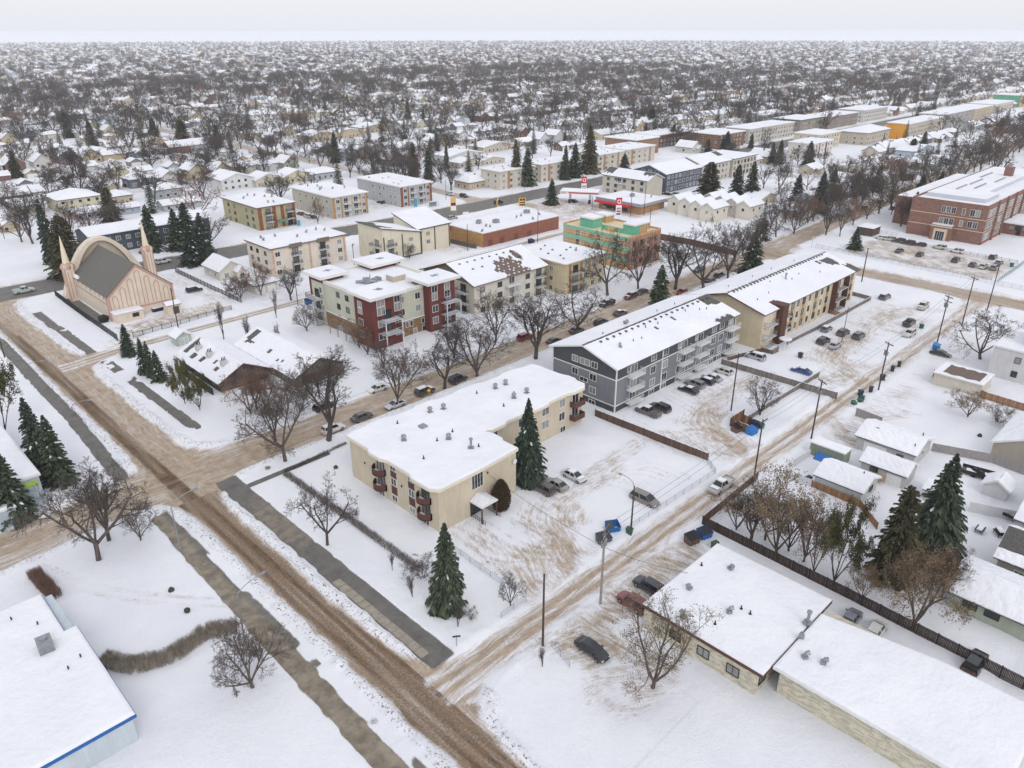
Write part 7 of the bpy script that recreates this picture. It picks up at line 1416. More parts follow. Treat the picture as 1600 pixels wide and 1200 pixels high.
for i, (sp, fk, up, dn) in enumerate(((1.0, .2, 0, 1.0), (1.15, .16, 0, 1.05), (.9, .24, .05, .95), (1.05, .12, .02, 1.0), (1.25, .2, -.03, 1.0), (.8, .2, .1, .95))):
    BT.append(tree_meshes('bare_tree', *bare_tree_mb(100+i, 12, sp, fk, .021, dn, up), BARK, BARK))
POP = [tree_meshes('poplar', *bare_tree_mb(150+i, 12, .35, .1, .017, .8, .35), BARK, BARK) for i in range(2)]
SHRUB = []
for i in range(3): w, c = bare_tree_mb(170+i, 4, 1.2, .05, .014, .8, 0, True); SHRUB.append((w.mesh('stem', BARK_R if i == 1 else BARK), c.mesh('twigs', BARK_R if i == 1 else BARK)))
w, c = bare_tree_mb(181, 12, 1.15, .12, .017, .85); leaf_cloud(c, c.v, 5, 9000, .11); TAN = tree_meshes('tan', w, c, BARK, BARK_T)
w, c = bare_tree_mb(182, 10, 1.1, .1, .017, .85); leaf_cloud(c, c.v, 6, 4500, .10); TAN2 = tree_meshes('tan', w, c, BARK, BARK_T)
w, c = bare_tree_mb(183, 8, 1.1, .1, .016, .8); leaf_cloud(c, c.v, 7, 2500, .08); RED = tree_meshes('red', w, c, BARK, BARK_R)
w, c = bare_tree_mb(184, 12, 1.0, .12, .018, .7); leaf_cloud(c, c.v, 8, 12000, .16); PINE = [tree_meshes('pine', w, c, BARK, NEEDLE_O)]
SP = [tree_meshes('spruce', *conifer_mb(200+i, 14, r, .40, 10, d, s), BARK, [nm, SNOW]) for i, (r, d, s, nm) in enumerate(((3.4, .45, .06, NEEDLE), (3.0, .5, .10, NEEDLE), (3.7, .4, .05, NEEDLE_B), (2.7, .35, .14, NEEDLE), (4.1, .45, .12, NEEDLE)))]
SPF = [tree_meshes('spruce', *conifer_mb(230, 14, 4.0, .33, 13, .5, .10), BARK, [NEEDLE, SNOW]), tree_meshes('spruce', *conifer_mb(231, 14, 4.4, .33, 13, .42, .14, .8), BARK, [NEEDLE, SNOW])]
ROUND = [tree_meshes('spruce', *conifer_mb(220, 14, 5.2, .45, 12, .2, .04, .45), BARK, [NEEDLE_B, SNOW])]
SH = {'elm': 12.0, 'poplar': 12.0, 'shrub': 4.0, 'tan': 12.0, 'tan2': 10.0, 'red': 8.0, 'pine': 12.0, 'spruce': 14.0}
def plant(kind, ms, H0, x, y, h, rz, wide, label, name, cat, group=None):
    o = empty(name, (x, y, 0), rz, label, cat, group); k = h/H0; o.scale = (k*wide, k*wide, k); link(ms[0].name.split('.')[0], ms[0], o); link(ms[1].name.split('.')[0], ms[1], o); return o
TREES = []                                                  # ground positions already taken
def tree(bx, by, ty, kind, label, w=None, i=0, group=None):
    x, y = at(bx, by); h = zat(x, y, ty); TREES.append((x, y)); g = random.Random(int(bx*13+by))
    ms, H0, name, cat = {'elm': (BT, 12, 'bare_tree', 'tree'), 'poplar': (POP, 12, 'poplar_tree', 'tree'), 'shrub': (SHRUB, 4, 'bare_shrub', 'shrub'), 'tan': ([TAN], 12, 'dry_leaved_tree', 'tree'), 'tan2': ([TAN2], 10, 'dry_leaved_tree', 'tree'), 'red': ([RED], 8, 'berry_tree', 'tree'), 'pine': (PINE, 12, 'pine_tree', 'tree'), 'spruce': (SP, 14, 'spruce_tree', 'spruce'), 'full': (SPF, 14, 'spruce_tree', 'spruce'), 'round': (ROUND, 14, 'spruce_tree', 'spruce')}[kind]
    m = ms[i % len(ms)]; wide = 1.0
    if w:                                                   # crown width in photograph pixels -> metres
        d = proj(x, y, h/2)[2]; mw = max(abs(v.co.x) for v in m[1].vertices)+max(abs(v.co.y) for v in m[1].vertices); wide = min(1.9, max(.45, (w*d/FPX)/(mw*h/H0)*(1.22 if H0 == 14 else 1.3)))
    return plant(kind, m, H0, x, y, h, g.uniform(0, 6.28), wide, label, name, cat, group)
for k, a in enumerate((
    (700, 950, 815, 'full', 'large dense spruce at the near corner of the corner building lawn', 64, 0), (825, 752, 620, 'full', 'large spruce against the corner building beside the dark SUV', 64, 1),
    (1450, 872, 706, 'full', 'tallest dark spruce among the lower right yards', 100, 1), (1388, 905, 757, 'round', 'browned spruce left of the tallest dark spruce', 74, 0), (1300, 918, 780, 'pine', 'olive green pine behind the dark board fence', 72),
    (70, 742, 618, 'spruce', 'dark spruce in front of the lime striped building', 56, 0), (97, 756, 646, 'spruce', 'greyish spruce beside the left pavement', 52, 3), (28, 812, 703, 'spruce', 'snow dusted spruce at the left edge', 58, 1), (12, 690, 560, 'pine', 'olive pine at the left edge above the spruces', 60),
    (202, 556, 505, 'spruce', 'small lone spruce at the lane mouth', 28, 0), (228, 585, 526, 'spruce', 'left of three small spruces on the verge', 20, 1), (238, 590, 531, 'spruce', 'middle of three small spruces on the verge', 22, 0), (250, 596, 546, 'spruce', 'right of three small spruces on the verge', 26, 3), (290, 632, 560, 'pine', 'olive pine beside the dark row house, left one', 34), (313, 642, 584, 'pine', 'olive pine beside the dark row house, right one', 40),
    (1029, 488, 412, 'spruce', 'dark spruce on the avenue above the grey roof', 46, 0), (1173, 428, 358, 'spruce', 'spruce by the avenue beyond the beige block', 46, 4),
    (112, 432, 335, 'round', 'broad round topped spruce left of the chapel screen', 62), (84, 412, 308, 'spruce', 'tall spruce behind the broad round spruce', 34, 0), (175, 345, 292, 'round', 'bushy spruce behind the long dark block', 32), (240, 393, 318, 'spruce', 'tall spruce right of the chapel spire', 40, 0), (280, 391, 324, 'spruce', 'snowy spruce second right of the spire', 36, 3), (297, 388, 314, 'spruce', 'snowy spruce third right of the spire', 40, 1), (322, 408, 330, 'spruce', 'snowy spruce at the right of the arterial group', 42, 4), (303, 415, 345, 'spruce', 'low snowy spruce in front of the arterial group', 40, 3),
    (862, 320, 278, 'spruce', 'spruce beside the fuel canopy', 24, 0), (824, 291, 229, 'spruce', 'left spruce of the cream row', 30, 0), (806, 290, 215, 'spruce', 'spruce at the left end of the cream row', 24, 2), (883, 281, 225, 'spruce', 'slim dark spruce in the cream row', 20, 0), (898, 278, 221, 'spruce', 'bluish spruce in the cream row', 24, 1), (920, 271, 192, 'spruce', 'tallest spruce in the cream row', 36, 2), (975, 270, 239, 'spruce', 'short spruce by the cream walk-ups', 24, 0), (1106, 312, 252, 'round', 'broad green spruce beside the blue slate block', 46), (1150, 307, 255, 'spruce', 'left of the twin spruces behind the townhouses', 30, 0), (1172, 314, 250, 'spruce', 'right of the twin spruces behind the townhouses', 32, 0),
    (1205, 257, 221, 'spruce', 'spruce left of the striped white block', 16, 0), (1217, 256, 217, 'spruce', 'snowy spruce beside the striped white block', 18, 3), (1262, 262, 219, 'spruce', 'spruce in front of the striped white block', 26, 4), (1279, 332, 266, 'spruce', 'large spruce before the long white building', 30, 1), (1298, 312, 260, 'spruce', 'spruce with reddish tree before the long white building', 24, 2), (1244, 314, 271, 'spruce', 'left spruce of the avenue group', 26, 0), (1434, 320, 272, 'spruce', 'spruce at the school corner, left', 28, 0), (1463, 315, 266, 'spruce', 'spruce behind the school corner', 24, 2), (1424, 348, 298, 'spruce', 'low spruce against the school wall', 26, 0), (1335, 390, 354, 'spruce', 'thin pine by the school storage shed', 26, 3), (1557, 225, 184, 'spruce', 'dark spruce far right above the school', 30, 2), (1440, 238, 204, 'spruce', 'spruce beside the orange gable', 20, 0), (1424, 243, 216, 'round', 'round spruce below the orange gable', 20),
    (243, 223, 183, 'spruce', 'spruce in the far left houses, broad', 26, 2), (288, 230, 186, 'round', 'spruce clump in the far left houses', 30), (342, 236, 191, 'spruce', 'single spruce by the far side street', 22, 0), (108, 216, 170, 'spruce', 'dark spruce far left behind the hip roofs', 20, 0), (27, 278, 232, 'spruce', 'dark spruce at the left edge by the arterial', 24, 2), (146, 232, 186, 'spruce', 'spruce pair far left', 24, 0), (525, 254, 204, 'spruce', 'snowy spruce at the far side street corner', 22, 3), (638, 194, 153, 'spruce', 'tall slim spruce far centre', 14, 0), (662, 193, 168, 'spruce', 'slim spruce right of the tall far one', 12, 0), (600, 201, 179, 'spruce', 'short far spruce left of the tall one', 10, 0), (647, 276, 220, 'spruce', 'dark spruce behind the arterial elms', 26, 2), (670, 282, 229, 'spruce', 'second dark spruce behind the arterial elms', 20, 0), (698, 263, 222, 'spruce', 'column like spruce right of the arterial elms', 12, 0), (1018, 202, 165, 'spruce', 'spruce behind the brown box', 22, 0), (1051, 226, 193, 'spruce', 'spruce at the brown box corner', 20, 0), (1105, 240, 216, 'spruce', 'spruce beside the arterial, left', 20, 1), (1135, 234, 204, 'spruce', 'spruce beside the arterial, right', 22, 0), (1173, 231, 207, 'spruce', 'thin spruce on the arterial verge', 12, 0))):
    tree(*a)
for k, a in enumerate((
    (514, 690, 548, 'elm', 'bare elm with upswept limbs at the avenue corner', 112, 5), (446, 722, 606, 'elm', 'wide bare tree at the front street corner', 116, 4), (622, 637, 540, 'elm', 'bare elm beside the silver sedan', 92, 0), (695, 608, 534, 'elm', 'narrow bare elm beyond the warning sign', 66, 5), (746, 590, 498, 'elm', 'many stemmed bare elm along the avenue', 104, 3), (709, 561, 498, 'elm', 'bare tree in front of the red block corner', 58, 2), (774, 538, 448, 'elm', 'bare elm right of the red block', 84, 0), (837, 562, 452, 'elm', 'bare elm at the grey gable', 96, 2), (900, 520, 436, 'elm', 'broad bare elm above the grey roof', 108, 1), (949, 462, 362, 'elm', 'bare elm before the cream flat roofed block', 86, 4), (997, 453, 362, 'elm', 'bare elm before the green building', 84, 0), (1055, 452, 360, 'elm', 'bare elm right of the green building', 76, 2), (1099, 452, 338, 'elm', 'largest bare elm of the avenue row', 112, 1), (1137, 438, 338, 'elm', 'last bare elm of the avenue row', 84, 0),
    (155, 876, 728, 'elm', 'large leaning bare tree at the left intersection', 156, 4), (171, 846, 728, 'elm', 'second bare trunk behind the large leaning tree', 90, 2), (220, 846, 792, 'elm', 'small bare tree by the left intersection', 52, 3), (512, 853, 743, 'elm', 'crooked bare tree on the front lawn', 92, 4),
    (1020, 1075, 925, 'tan2', 'bare bushy tree overhanging the lower flat roof', 150), (395, 1075, 980, 'elm', 'bare tree at the bottom beside the curved hedge', 120, 3), (1213, 870, 738, 'tan2', 'tall bare tree with tan twigs behind the alley fence', 120), (1172, 850, 755, 'elm', 'slender bare tree at the alley fence corner', 80, 2), (1255, 880, 770, 'tan2', 'tan twigged tree next to the olive pine', 80), (1425, 985, 846, 'tan', 'tree full of dry tan leaves by the dark fence', 140), (1150, 830, 770, 'tan2', 'brown twigged tree at the alley fence corner, foremost', 70), (1232, 862, 775, 'tan2', 'brown twigged tree between the fence and the barrel roofed garage', 84), (1195, 845, 765, 'elm', 'grey bare tree in the alley fence thicket', 76, 4), (1270, 900, 800, 'red', 'russet bush under the olive pine', 60), (402, 640, 575, 'elm', 'bare tree against the dark row house end wall', 60, 2), (440, 648, 590, 'red', 'reddish shrub tree at the row house gable', 60), (470, 640, 585, 'shrub', 'grey bush at the row house porch', 60, 0), (1346, 940, 880, 'tan2', 'small dry leaved tree left of the tan tree', 50), (1470, 935, 850, 'elm', 'thin bare tree right of the tan tree', 60, 2),
    (1531, 562, 472, 'elm', 'broad bare tree behind the alley pole', 100, 1), (1512, 653, 608, 'tan2', 'small bushy tree in the open yard', 56), (1560, 662, 630, 'shrub', 'bare shrub at the right edge of the open yard', 44, 0), (1187, 650, 588, 'elm', 'round bare tree in the walled vacant strip', 58, 3),
    (350, 531, 468, 'poplar', 'slim poplar by the lane, left one', 18, 0), (389, 543, 488, 'poplar', 'slim poplar by the lane, right one', 16, 1), (432, 498, 448, 'poplar', 'slim poplar behind the grey row house', 12, 0), (437, 552, 500, 'poplar', 'slim poplar in front of the grey row house roof', 12, 1), (392, 648, 570, 'red', 'reddish berry tree in front of the dark row house', 76), (376, 468, 430, 'red', 'red berry tree at the chapel fence', 46), (370, 462, 425, 'shrub', 'bare bush at the chapel fence', 40, 0), (408, 462, 402, 'red', 'russet tree beside the white stepped block', 46), (480, 518, 476, 'elm', 'small bare tree at the red block balconies', 46, 3), (562, 545, 498, 'tan2', 'tan birch at the red block wall', 40), (455, 470, 415, 'elm', 'bare tree in the lane by the tall pole', 44, 2), (575, 555, 510, 'red', 'reddish bush below the birch', 50), (640, 590, 545, 'shrub', 'bare shrubs on the red block lawn', 56, 1), (600, 575, 530, 'elm', 'small bare tree left of the red block lawn', 50, 3), (430, 690, 610, 'elm', 'thin bare tree before the row house porch', 60, 2), (415, 640, 570, 'red', 'russet bush by the row house porch', 60),
    (497, 350, 305, 'red', 'reddish bare tree between the walk-ups', 24), (566, 437, 415, 'elm', 'small bare tree in the lane', 28, 0), (640, 405, 380, 'elm', 'pollarded bare tree by the shed roofed block', 24, 3), (630, 292, 215, 'elm', 'big bare elm at the arterial, right of the walk-ups', 62, 1), (585, 272, 210, 'elm', 'big bare elm at the far side street corner', 56, 0), (705, 298, 252, 'elm', 'bare elm beside the side street', 36, 2), (1290, 368, 318, 'elm', 'bare avenue tree left of the school', 36, 2), (1312, 370, 308, 'elm', 'bare avenue tree by the school shed', 40, 0), (1407, 355, 300, 'elm', 'bare tree at the school front lawn', 36, 2), (1392, 336, 290, 'elm', 'bare tree behind the school front lawn', 36, 0), (1340, 330, 280, 'elm', 'bare tree on the far avenue verge', 44, 1), (1240, 365, 315, 'elm', 'dense bare tree on the avenue before the spruces', 52, 3), (1212, 372, 322, 'elm', 'spreading bare tree on the avenue left', 50, 4), (1262, 350, 300, 'red', 'reddish dense avenue tree', 50), (1160, 400, 345, 'elm', 'bare tree right of the townhouses', 56, 0), (1185, 390, 335, 'elm', 'second bare tree right of the townhouses', 50, 2))):
    tree(*a)
for k, a in enumerate(((613, 892, 862, 'young bare sapling on the front lawn, upper'), (645, 934, 895, 'young bare sapling on the front lawn, middle'), (716, 982, 945, 'young bare sapling below the near spruce'), (848, 1044, 1010, 'young sapling below the tarred pole'))):
    tree(a[0], a[1], a[2], 'poplar', a[3], None, k)
tree(798, 948, 897, 'elm', 'small round bare tree at the lot corner fence', 42, 3); tree(735, 970, 945, 'shrub', 'brown shrub beside the near spruce', 22, 0); tree(660, 905, 868, 'shrub', 'grey shrub at the hedge end', 56, 2); tree(385, 1040, 990, 'shrub', 'bare shrub at the bottom of the curved hedge', 60, 2)
# clipped cedar at the entrance
g = random.Random(9); m = MB()
for i in range(6500):
    z = g.random()**.9*5.6; r = 1.55*math.sin(math.pi*min(1, (z/5.6)*.82+.16))**.7*(.62+.42*g.random()); a = g.random()*6.283; p = Vector((r*math.cos(a), r*math.sin(a), z)); d = Vector((math.cos(a)*.5, math.sin(a)*.5, 1)).normalized(); s = d.cross(Vector((g.gauss(0, 1), g.gauss(0, 1), g.gauss(0, 1)))).normalized(); L = g.uniform(.14, .3)
    m.add([p-s*.09, p+s*.09, p+d*L], [(0, 1, 2)])
x, y = at(783, 797); o = empty('columnar_cedar', (x, y, 0), 0, 'brownish columnar cedar beside the entrance canopy', 'cedar'); t = MB(); t.cyl(0, 0, -.2, 1, .12, .08, 6); link('trunk', t.mesh('trunk', BARK), o); t = MB(); t.tube([(0, 0, .2), (0, 0, 1), (0, 0, 3), (0, 0, 4.6), (0, 0, 5.4)], [.5, .8, .8, .5, .1], 10); m.add(t.v, t.f); link('crown', m.mesh('crown', bark_mat('cedar_foliage', (.07, .055, .03), (.17, .13, .07))), o)
def hedge(pts, w, h, n, mat, label, pix=True):
    W = [at(*p) for p in pts] if pix else pts; g = random.Random(n); m = MB(); segs = list(zip(W[:-1], W[1:])); Ls = [math.hypot(b[0]-a[0], b[1]-a[1]) for a, b in segs]; T = sum(Ls)
    for i in range(n):
        s = g.random()*T; k = 0
        while s > Ls[k] and k < len(Ls)-1: s -= Ls[k]; k += 1
        a, b = segs[k]; f = min(1, s/Ls[k]); cx, cy = a[0]+(b[0]-a[0])*f, a[1]+(b[1]-a[1])*f; dx, dy = (b[0]-a[0])/Ls[k], (b[1]-a[1])/Ls[k]; off = g.uniform(-w/2, w/2); bx, by = cx-dy*off, cy+dx*off
        z0 = g.uniform(0, h*.75); hh = h*(.86+.14*math.sin(s*1.7)+g.uniform(-.08, .08)); L = min(g.uniform(.35, .8)*h, hh-z0+.1); lx, ly = g.gauss(0, .13), g.gauss(0, .13); r = g.uniform(.008, .02); e = g.uniform(0, 6.28); q = (math.cos(e)*r, math.sin(e)*r)
        m.add([(bx-q[0], by-q[1], z0), (bx+q[0], by+q[1], z0), (bx+lx, by+ly, z0+L)], [(0, 1, 2)])
        if i % 3 == 0: m.add([(bx-q[1], by+q[0], z0), (bx+q[1], by-q[0], z0), (bx+lx-.1, by+ly+.1, z0+L*.9)], [(0, 1, 2)])
    o = m.build('hedge', mat, None, o=(*W[0], 0)); o.location = (*W[0], 0); tag(o, label, 'hedge')
HB = needle('hedge_twigs', (.13, .115, .10), (.50, .46, .41))
HD_ = needle('dark_hedge_twigs', (.05, .042, .036), (.20, .17, .145))
hedge([(51.4, 107.8), (51.6, 90), (51.8, 71)], 1.2, 1.05, 9000, HD_, 'clipped bare hedge along the front lawn of the corner building', False); hedge([(51.6, 108.6), (65, 109.6)], .7, .7, 2500, HD_, 'low bare hedge beside the avenue path', False)
hedge([(13.4, 84.6), (16, 80.6), (20, 79.2), (24.5, 80.2), (27.8, 78.4)], 2.2, 1.7, 15000, HB, 'thick curved hedge at the lower left', False); hedge([(12.4, 108.6), (13.0, 101)], 1.8, 1.8, 5000, BARK_R, 'reddish brown hedge beside the blue edged roof', False)
hedge([(50.4, 112), (49.9, 111.4)], .8, .7, 300, HB, 'stub of hedge at the corner path', False)
# ------------------------------------------------------------------ the suburb beyond
EX = []                                                     # ground already built on: x0, y0, x1, y1
def taken(x, y, m=0): return any(a-m < x < c+m and b-m < y < d+m for a, b, c, d in EX)
for r in ((30, 60, 248, 262), (55, 262, 78, 310), (130, 262, 226, 312), (252, 262, 422, 318), (248, 184, 400, 262), (248, 40, 420, 125), (262, 125, 300, 190), (440, 198, 700, 246), (420, 155, 482, 186), (-20, 60, 30, 170), (-80, -120, 250, 62), (30, 262, 75, 306)): EX.append(r)
def far_block(label, x0, y0, x1, y1, h, col, style='stucco', strips=None, west=None, roof='flat', wins=True, fascia=WHITE):
    b = empty('apartment_building', (x0, y0, 0), 0, label, 'apartment building'); w = wall_mat('far_%d_%d' % (x0, y0), S(*col), style); walls(b, x0, y0, x1, y1, h, w); EX.append((x0, y0, x1, y1))
    if roof == 'hip': hip(b, x0, y0, x1, y1, h, 3, .8)
    else: flat_roof(b, rect(x0, y0, x1, y1, .5), h, .4, fascia, .2)
    if west: boxpart(b, 'end_wall', wall_mat('end_%d' % x0, S(*west), 'stucco'), x0-.08, y0+.02, 0, x0-.001, y1-.02, h-.05)
    if wins:
        n = max(1, int(round((h-.8)/2.9)))
        for k in range(n):
            for s in np.arange(x0+2, x1-1, 4.0): window(b, 'S', y0, s, .9+k*2.9, 1.7, 1.4, 'white', 2)
            if not west:
                for s in np.arange(y0+3, y1-2, 5.0): window(b, 'W', x0, s, .9+k*2.9, 1.3, 1.2, 'white', 1)
    if strips:
        for s in np.arange(x0+1, x1, 9.0): boxpart(b, 'brick_strip', wall_mat('maroon_strip', S(112, 62, 58), 'brick'), s-.9, y0-.07, 0, s+.9, y0-.001, h)
for a in (('white three storey block with maroon brick strips in the far right lot', 455, 206, 483, 221, 9, (212, 208, 202), 'stucco', True), ('cream flat roofed block behind the striped white block', 500, 222, 530, 240, 9, (206, 194, 172)), ('taupe block with snowy hip roof left of the orange gable', 540, 208, 578, 228, 8, (190, 180, 164), 'stucco', None, None, 'hip'), ('long block with bright orange end wall', 590, 200, 662, 215, 10.5, (196, 186, 172), 'stucco', None, (222, 156, 62)), ('grey block directly behind the orange ended one', 672, 203, 740, 222, 11, (168, 162, 158)), ('tan block far along the arterial', 752, 205, 800, 226, 10, (196, 176, 150)), ('pale block farthest along the arterial', 812, 206, 870, 228, 10, (204, 198, 186)), ('orange and teal commercial block at the far right', 930, 215, 960, 240, 11, (214, 170, 110), 'stucco', None, (110, 170, 140)),
        ('brown brick block on the far side of the arterial', 455, 268, 486, 290, 9, (132, 100, 80), 'brick'), ('long cream block on the far side of the arterial', 492, 268, 556, 286, 9.5, (200, 194, 184)), ('dark brown fronted long block beyond the brown brick one', 430, 300, 480, 318, 8, (98, 78, 70), 'brick'), ('teal trimmed block on the far side of the arterial', 566, 268, 604, 290, 10, (150, 140, 128), 'stucco', None, None, 'flat', True, plain('teal_fascia', S(80, 120, 130), .6, .1)), ('grey brown block left of the teal trimmed one', 612, 268, 668, 288, 9, (142, 128, 120)), ('white block far on the north side of the arterial', 680, 268, 730, 290, 9.5, (206, 202, 196)), ('long low ivory building in the middle of the right yards', 427, 160, 480, 176, 3.4, (214, 206, 190))): far_block(*a)
# houses that the photograph shows singly: pixel of the left and right foot of the front wall, depth, height, roof, rise, colour
def lone_house(ax, ay, bx, by, dep, h, roof, rise, col, label, name='house'):
    x0, ya = at(ax, ay); x1, yb = at(bx, by); y0 = (ya+yb)/2; x1 = max(x1, x0+4); y1 = y0+dep; b = empty(name, (x0, y0, 0), 0, label, name.replace('_', ' ')); EX.append((x0-2, y0-2, x1+2, y1+2))
    w = wall_mat('lone_%d' % (ax*3+ay), S(*col), 'siding'); walls(b, x0, y0, x1, y1, h, w)
    if roof == 'hip': hip(b, x0, y0, x1, y1, h, rise, .6)
    else: gable(b, x0, y0, x1, y1, h, rise, roof, w, .5, SHINGLE, .18, None, 1.2, .25)
    for s in np.arange(x0+2, x1-1, 3.4):
        for z in ((.9, 3.6) if h > 4.6 else (.9,)): window(b, 'S', y0, s, z, 1.3, 1.2, 'white', 1)
    for s in (y0+dep*.3, y0+dep*.7): window(b, 'W', x0, s, .9, 1.2, 1.2, 'white', 1)
    cx, cy = (x0+x1)/2+.8, (y0+y1)/2+.6; boxpart(b, 'chimney', SHINGLE_B, cx, cy, h, cx+.6, cy+.6, h+rise+.8)
YL, CRE, GYB, WHH, BGE, LBL = (206, 198, 172), (198, 190, 174), (176, 180, 184), (214, 214, 212), (190, 174, 150), (176, 190, 202)
for a in ((98, 336, 157, 323, 17, 5.4, 'hip', 3.0, YL, 'big pale yellow two storey house with snowy hip roof'), (24, 339, 70, 330, 10, 3.6, 'x', 2.4, CRE, 'cream bungalow with gable roof at the left edge'), (4, 366, 34, 360, 9, 2.8, 'y', 1.8, BGE, 'garage with two white doors at the left edge', 'garage'), (167, 285, 200, 277, 10, 3.8, 'y', 3.2, YL, 'yellow storey and a half house with front gable by the dark SUV'), (352, 301, 394, 292, 17, 5.2, 'y', 2.6, WHH, 'white two storey house with orange fence by the blue SUV'), (247, 313, 285, 306, 14, 4.0, 'hip', 2.2, GYB, 'blue grey house with hip roof behind the snowy spruces'), (176, 322, 207, 315, 11, 3.4, 'hip', 2.0, BGE, 'beige house behind the bushy spruce'), (126, 250, 168, 243, 14, 3.8, 'hip', 2.2, CRE, 'cream house with wide hip roof in the left distance'), (88, 246, 112, 241, 12, 4, 'y', 2.4, LBL, 'pale blue house left of the wide hip roof'), (232, 234, 260, 228, 12, 4, 'y', 2.6, BGE, 'beige gabled house beside the far spruces'), (272, 233, 297, 228, 9, 1.6, 'y', 6.0, CRE, 'steep A frame house beside the far spruce clump'), (150, 197, 181, 191, 18, 4.5, 'y', 2.8, LBL, 'white blue house far left'), (30, 206, 54, 201, 18, 4.5, 'x', 2.6, LBL, 'pale house far left behind the spruce'), (121, 347, 166, 338, 8, 2.8, 'x', 1.6, GYB, 'long grey garage in front of the yellow hip roofed house', 'garage'), (262, 333, 312, 321, 8, 2.6, 'x', 1.6, GYB, 'long grey shed behind the dark block', 'garage'), (190, 338, 218, 331, 7, 2.6, 'x', 1.4, LBL, 'blue garage behind the dark block', 'garage'),
          (404, 295, 438, 287, 11, 3.6, 'y', 2.6, CRE, 'cream house behind the brown walk-up, left'), (447, 290, 486, 281, 11, 3.6, 'y', 2.8, YL, 'pale yellow house behind the brown walk-up'), (490, 285, 530, 276, 12, 3.4, 'hip', 2.0, GYB, 'grey blue house behind the taupe walk-up'), (489, 224, 524, 217, 16, 4, 'y', 2.4, BGE, 'left house of three beige look-alikes by the side street'), (530, 219, 565, 212, 16, 4, 'y', 2.4, BGE, 'middle house of three beige look-alikes by the side street'), (571, 210, 611, 204, 16, 4, 'y', 2.4, BGE, 'right house of three beige look-alikes by the side street'), (464, 190, 489, 184, 18, 5, 'y', 3, YL, 'yellow house in the far centre left'), (400, 192, 436, 187, 20, 5.5, 'hip', 3, WHH, 'large white hip roofed house in the far centre left'), (682, 233, 699, 228, 12, 4.5, 'y', 3.4, YL, 'narrow yellow gabled house among the elms'), (705, 256, 753, 247, 14, 3.6, 'y', 2.2, WHH, 'white house with several windows by the arterial elms'), (721, 264, 749, 258, 9, 2.8, 'y', 1.8, CRE, 'white fronted garage before the white house', 'garage'), (753, 261, 786, 254, 10, 2.8, 'y', 1.8, CRE, 'double garage right of the white fronted one', 'garage'), (759, 241, 800, 233, 14, 3.6, 'y', 2.2, CRE, 'cream house above the double garage'), (736, 298, 770, 290, 11, 3.4, 'hip', 2.0, BGE, 'corner house with hip roof at the arterial'), (776, 291, 808, 283, 12, 3.4, 'hip', 2.0, WHH, 'pale house beside the left end of the cream row'), (864, 208, 899, 202, 16, 5, 'x', 2.2, GYB, 'grey house with wide roof behind the cream row'), (943, 220, 986, 212, 14, 3.8, 'x', 2.4, YL, 'pale yellow house behind the cream walk-ups'), (1190, 193, 1225, 187, 18, 6, 'x', 2, GYB, 'grey house beyond the brown brick block'), (1186, 322, 1214, 315, 9, 3, 'y', 1.8, BGE, 'beige bungalow beyond the townhouses'), (1247, 344, 1277, 337, 10, 3.2, 'y', 2, CRE, 'cream bungalow near the avenue spruces'), (1425, 248, 1462, 240, 12, 4, 'y', 2.6, LBL, 'pale blue house with gable beside the round spruce'), (1508, 240, 1544, 233, 14, 4, 'y', 2.8, WHH, 'white gabled house far right above the school')): lone_house(*a)
# the long dark two storey block behind the chapel
b = empty('apartment_building', (76, 282, 0), 0, 'long low dark slate block behind the chapel spruces', 'apartment building'); wl = wall_mat('dark_slate_siding', S(78, 84, 94), 'siding'); EX.append((74, 270, 122, 300)); walls(b, 77, 281.5, 119, 296, 6.8, wl); gable(b, 77, 281.5, 119, 296, 6.8, 1.8, 'x', wl, .5, plain('teal_edge', S(92, 122, 128), .7, .15), .2, None, .9, .2)
for z in (4.2, 1.2): windows(b, 'S', 281.5, np.arange(79.5, 118, 3.3), [z], 1.4, 1.3)
# prototypes; every further house copies one with all its parts
HP = []; GP = []
def proto_house(i, lx, ly, h, roof, rise, porch, name='house', n=2):
    r = empty(name, (0, 0, 0)); m = MB(); m.box(-lx/2, -ly/2, -.5, lx/2, ly/2, h); wl = link('wall', m.mesh('wall', SIDING), r)
    if roof == 'hip': hip(r, -lx/2, -ly/2, lx/2, ly/2, h, rise, .55)
    else: gable(r, -lx/2, -ly/2, lx/2, ly/2, h, rise, roof, SIDING, .5, SHINGLE, .16, None, 2.5, .25, trim=None)
    if porch: gable(r, -lx*.1, -ly/2-2, lx*.35, -ly/2+1, h*.8, rise*.5, 'y', SIDING, .3, SHINGLE, .14, None, 2, .22, trim=None); m = MB(); m.box(-lx*.1, -ly/2-2, -.4, lx*.35, -ly/2+.9, h*.8); link('porch_wall', m.mesh('porch_wall', SIDING), r)
    for s in np.linspace(-lx*.32, lx*.32, n): window(r, 'S', -ly/2 if not (porch and -lx*.1 < s < lx*.35) else -ly/2-2, s, .9, 1.5, 1.2, 'white', 1)
    window(r, 'W', -lx/2, 0, .9, 1.3, 1.2, 'white', 1)
    if name == 'house': m = MB(); m.box(lx*.12, .4, h, lx*.12+.6, 1.0, h+rise+.7); link('chimney', m.mesh('chimney', SHINGLE_B), r)
    else: m = MB(); m.box(-lx*.4, -ly/2-.05, 0, lx*.4, -ly/2-.002, 2.2); link('garage_door', m.mesh('garage_door', WHITE), r)
    note_kids(r); return r
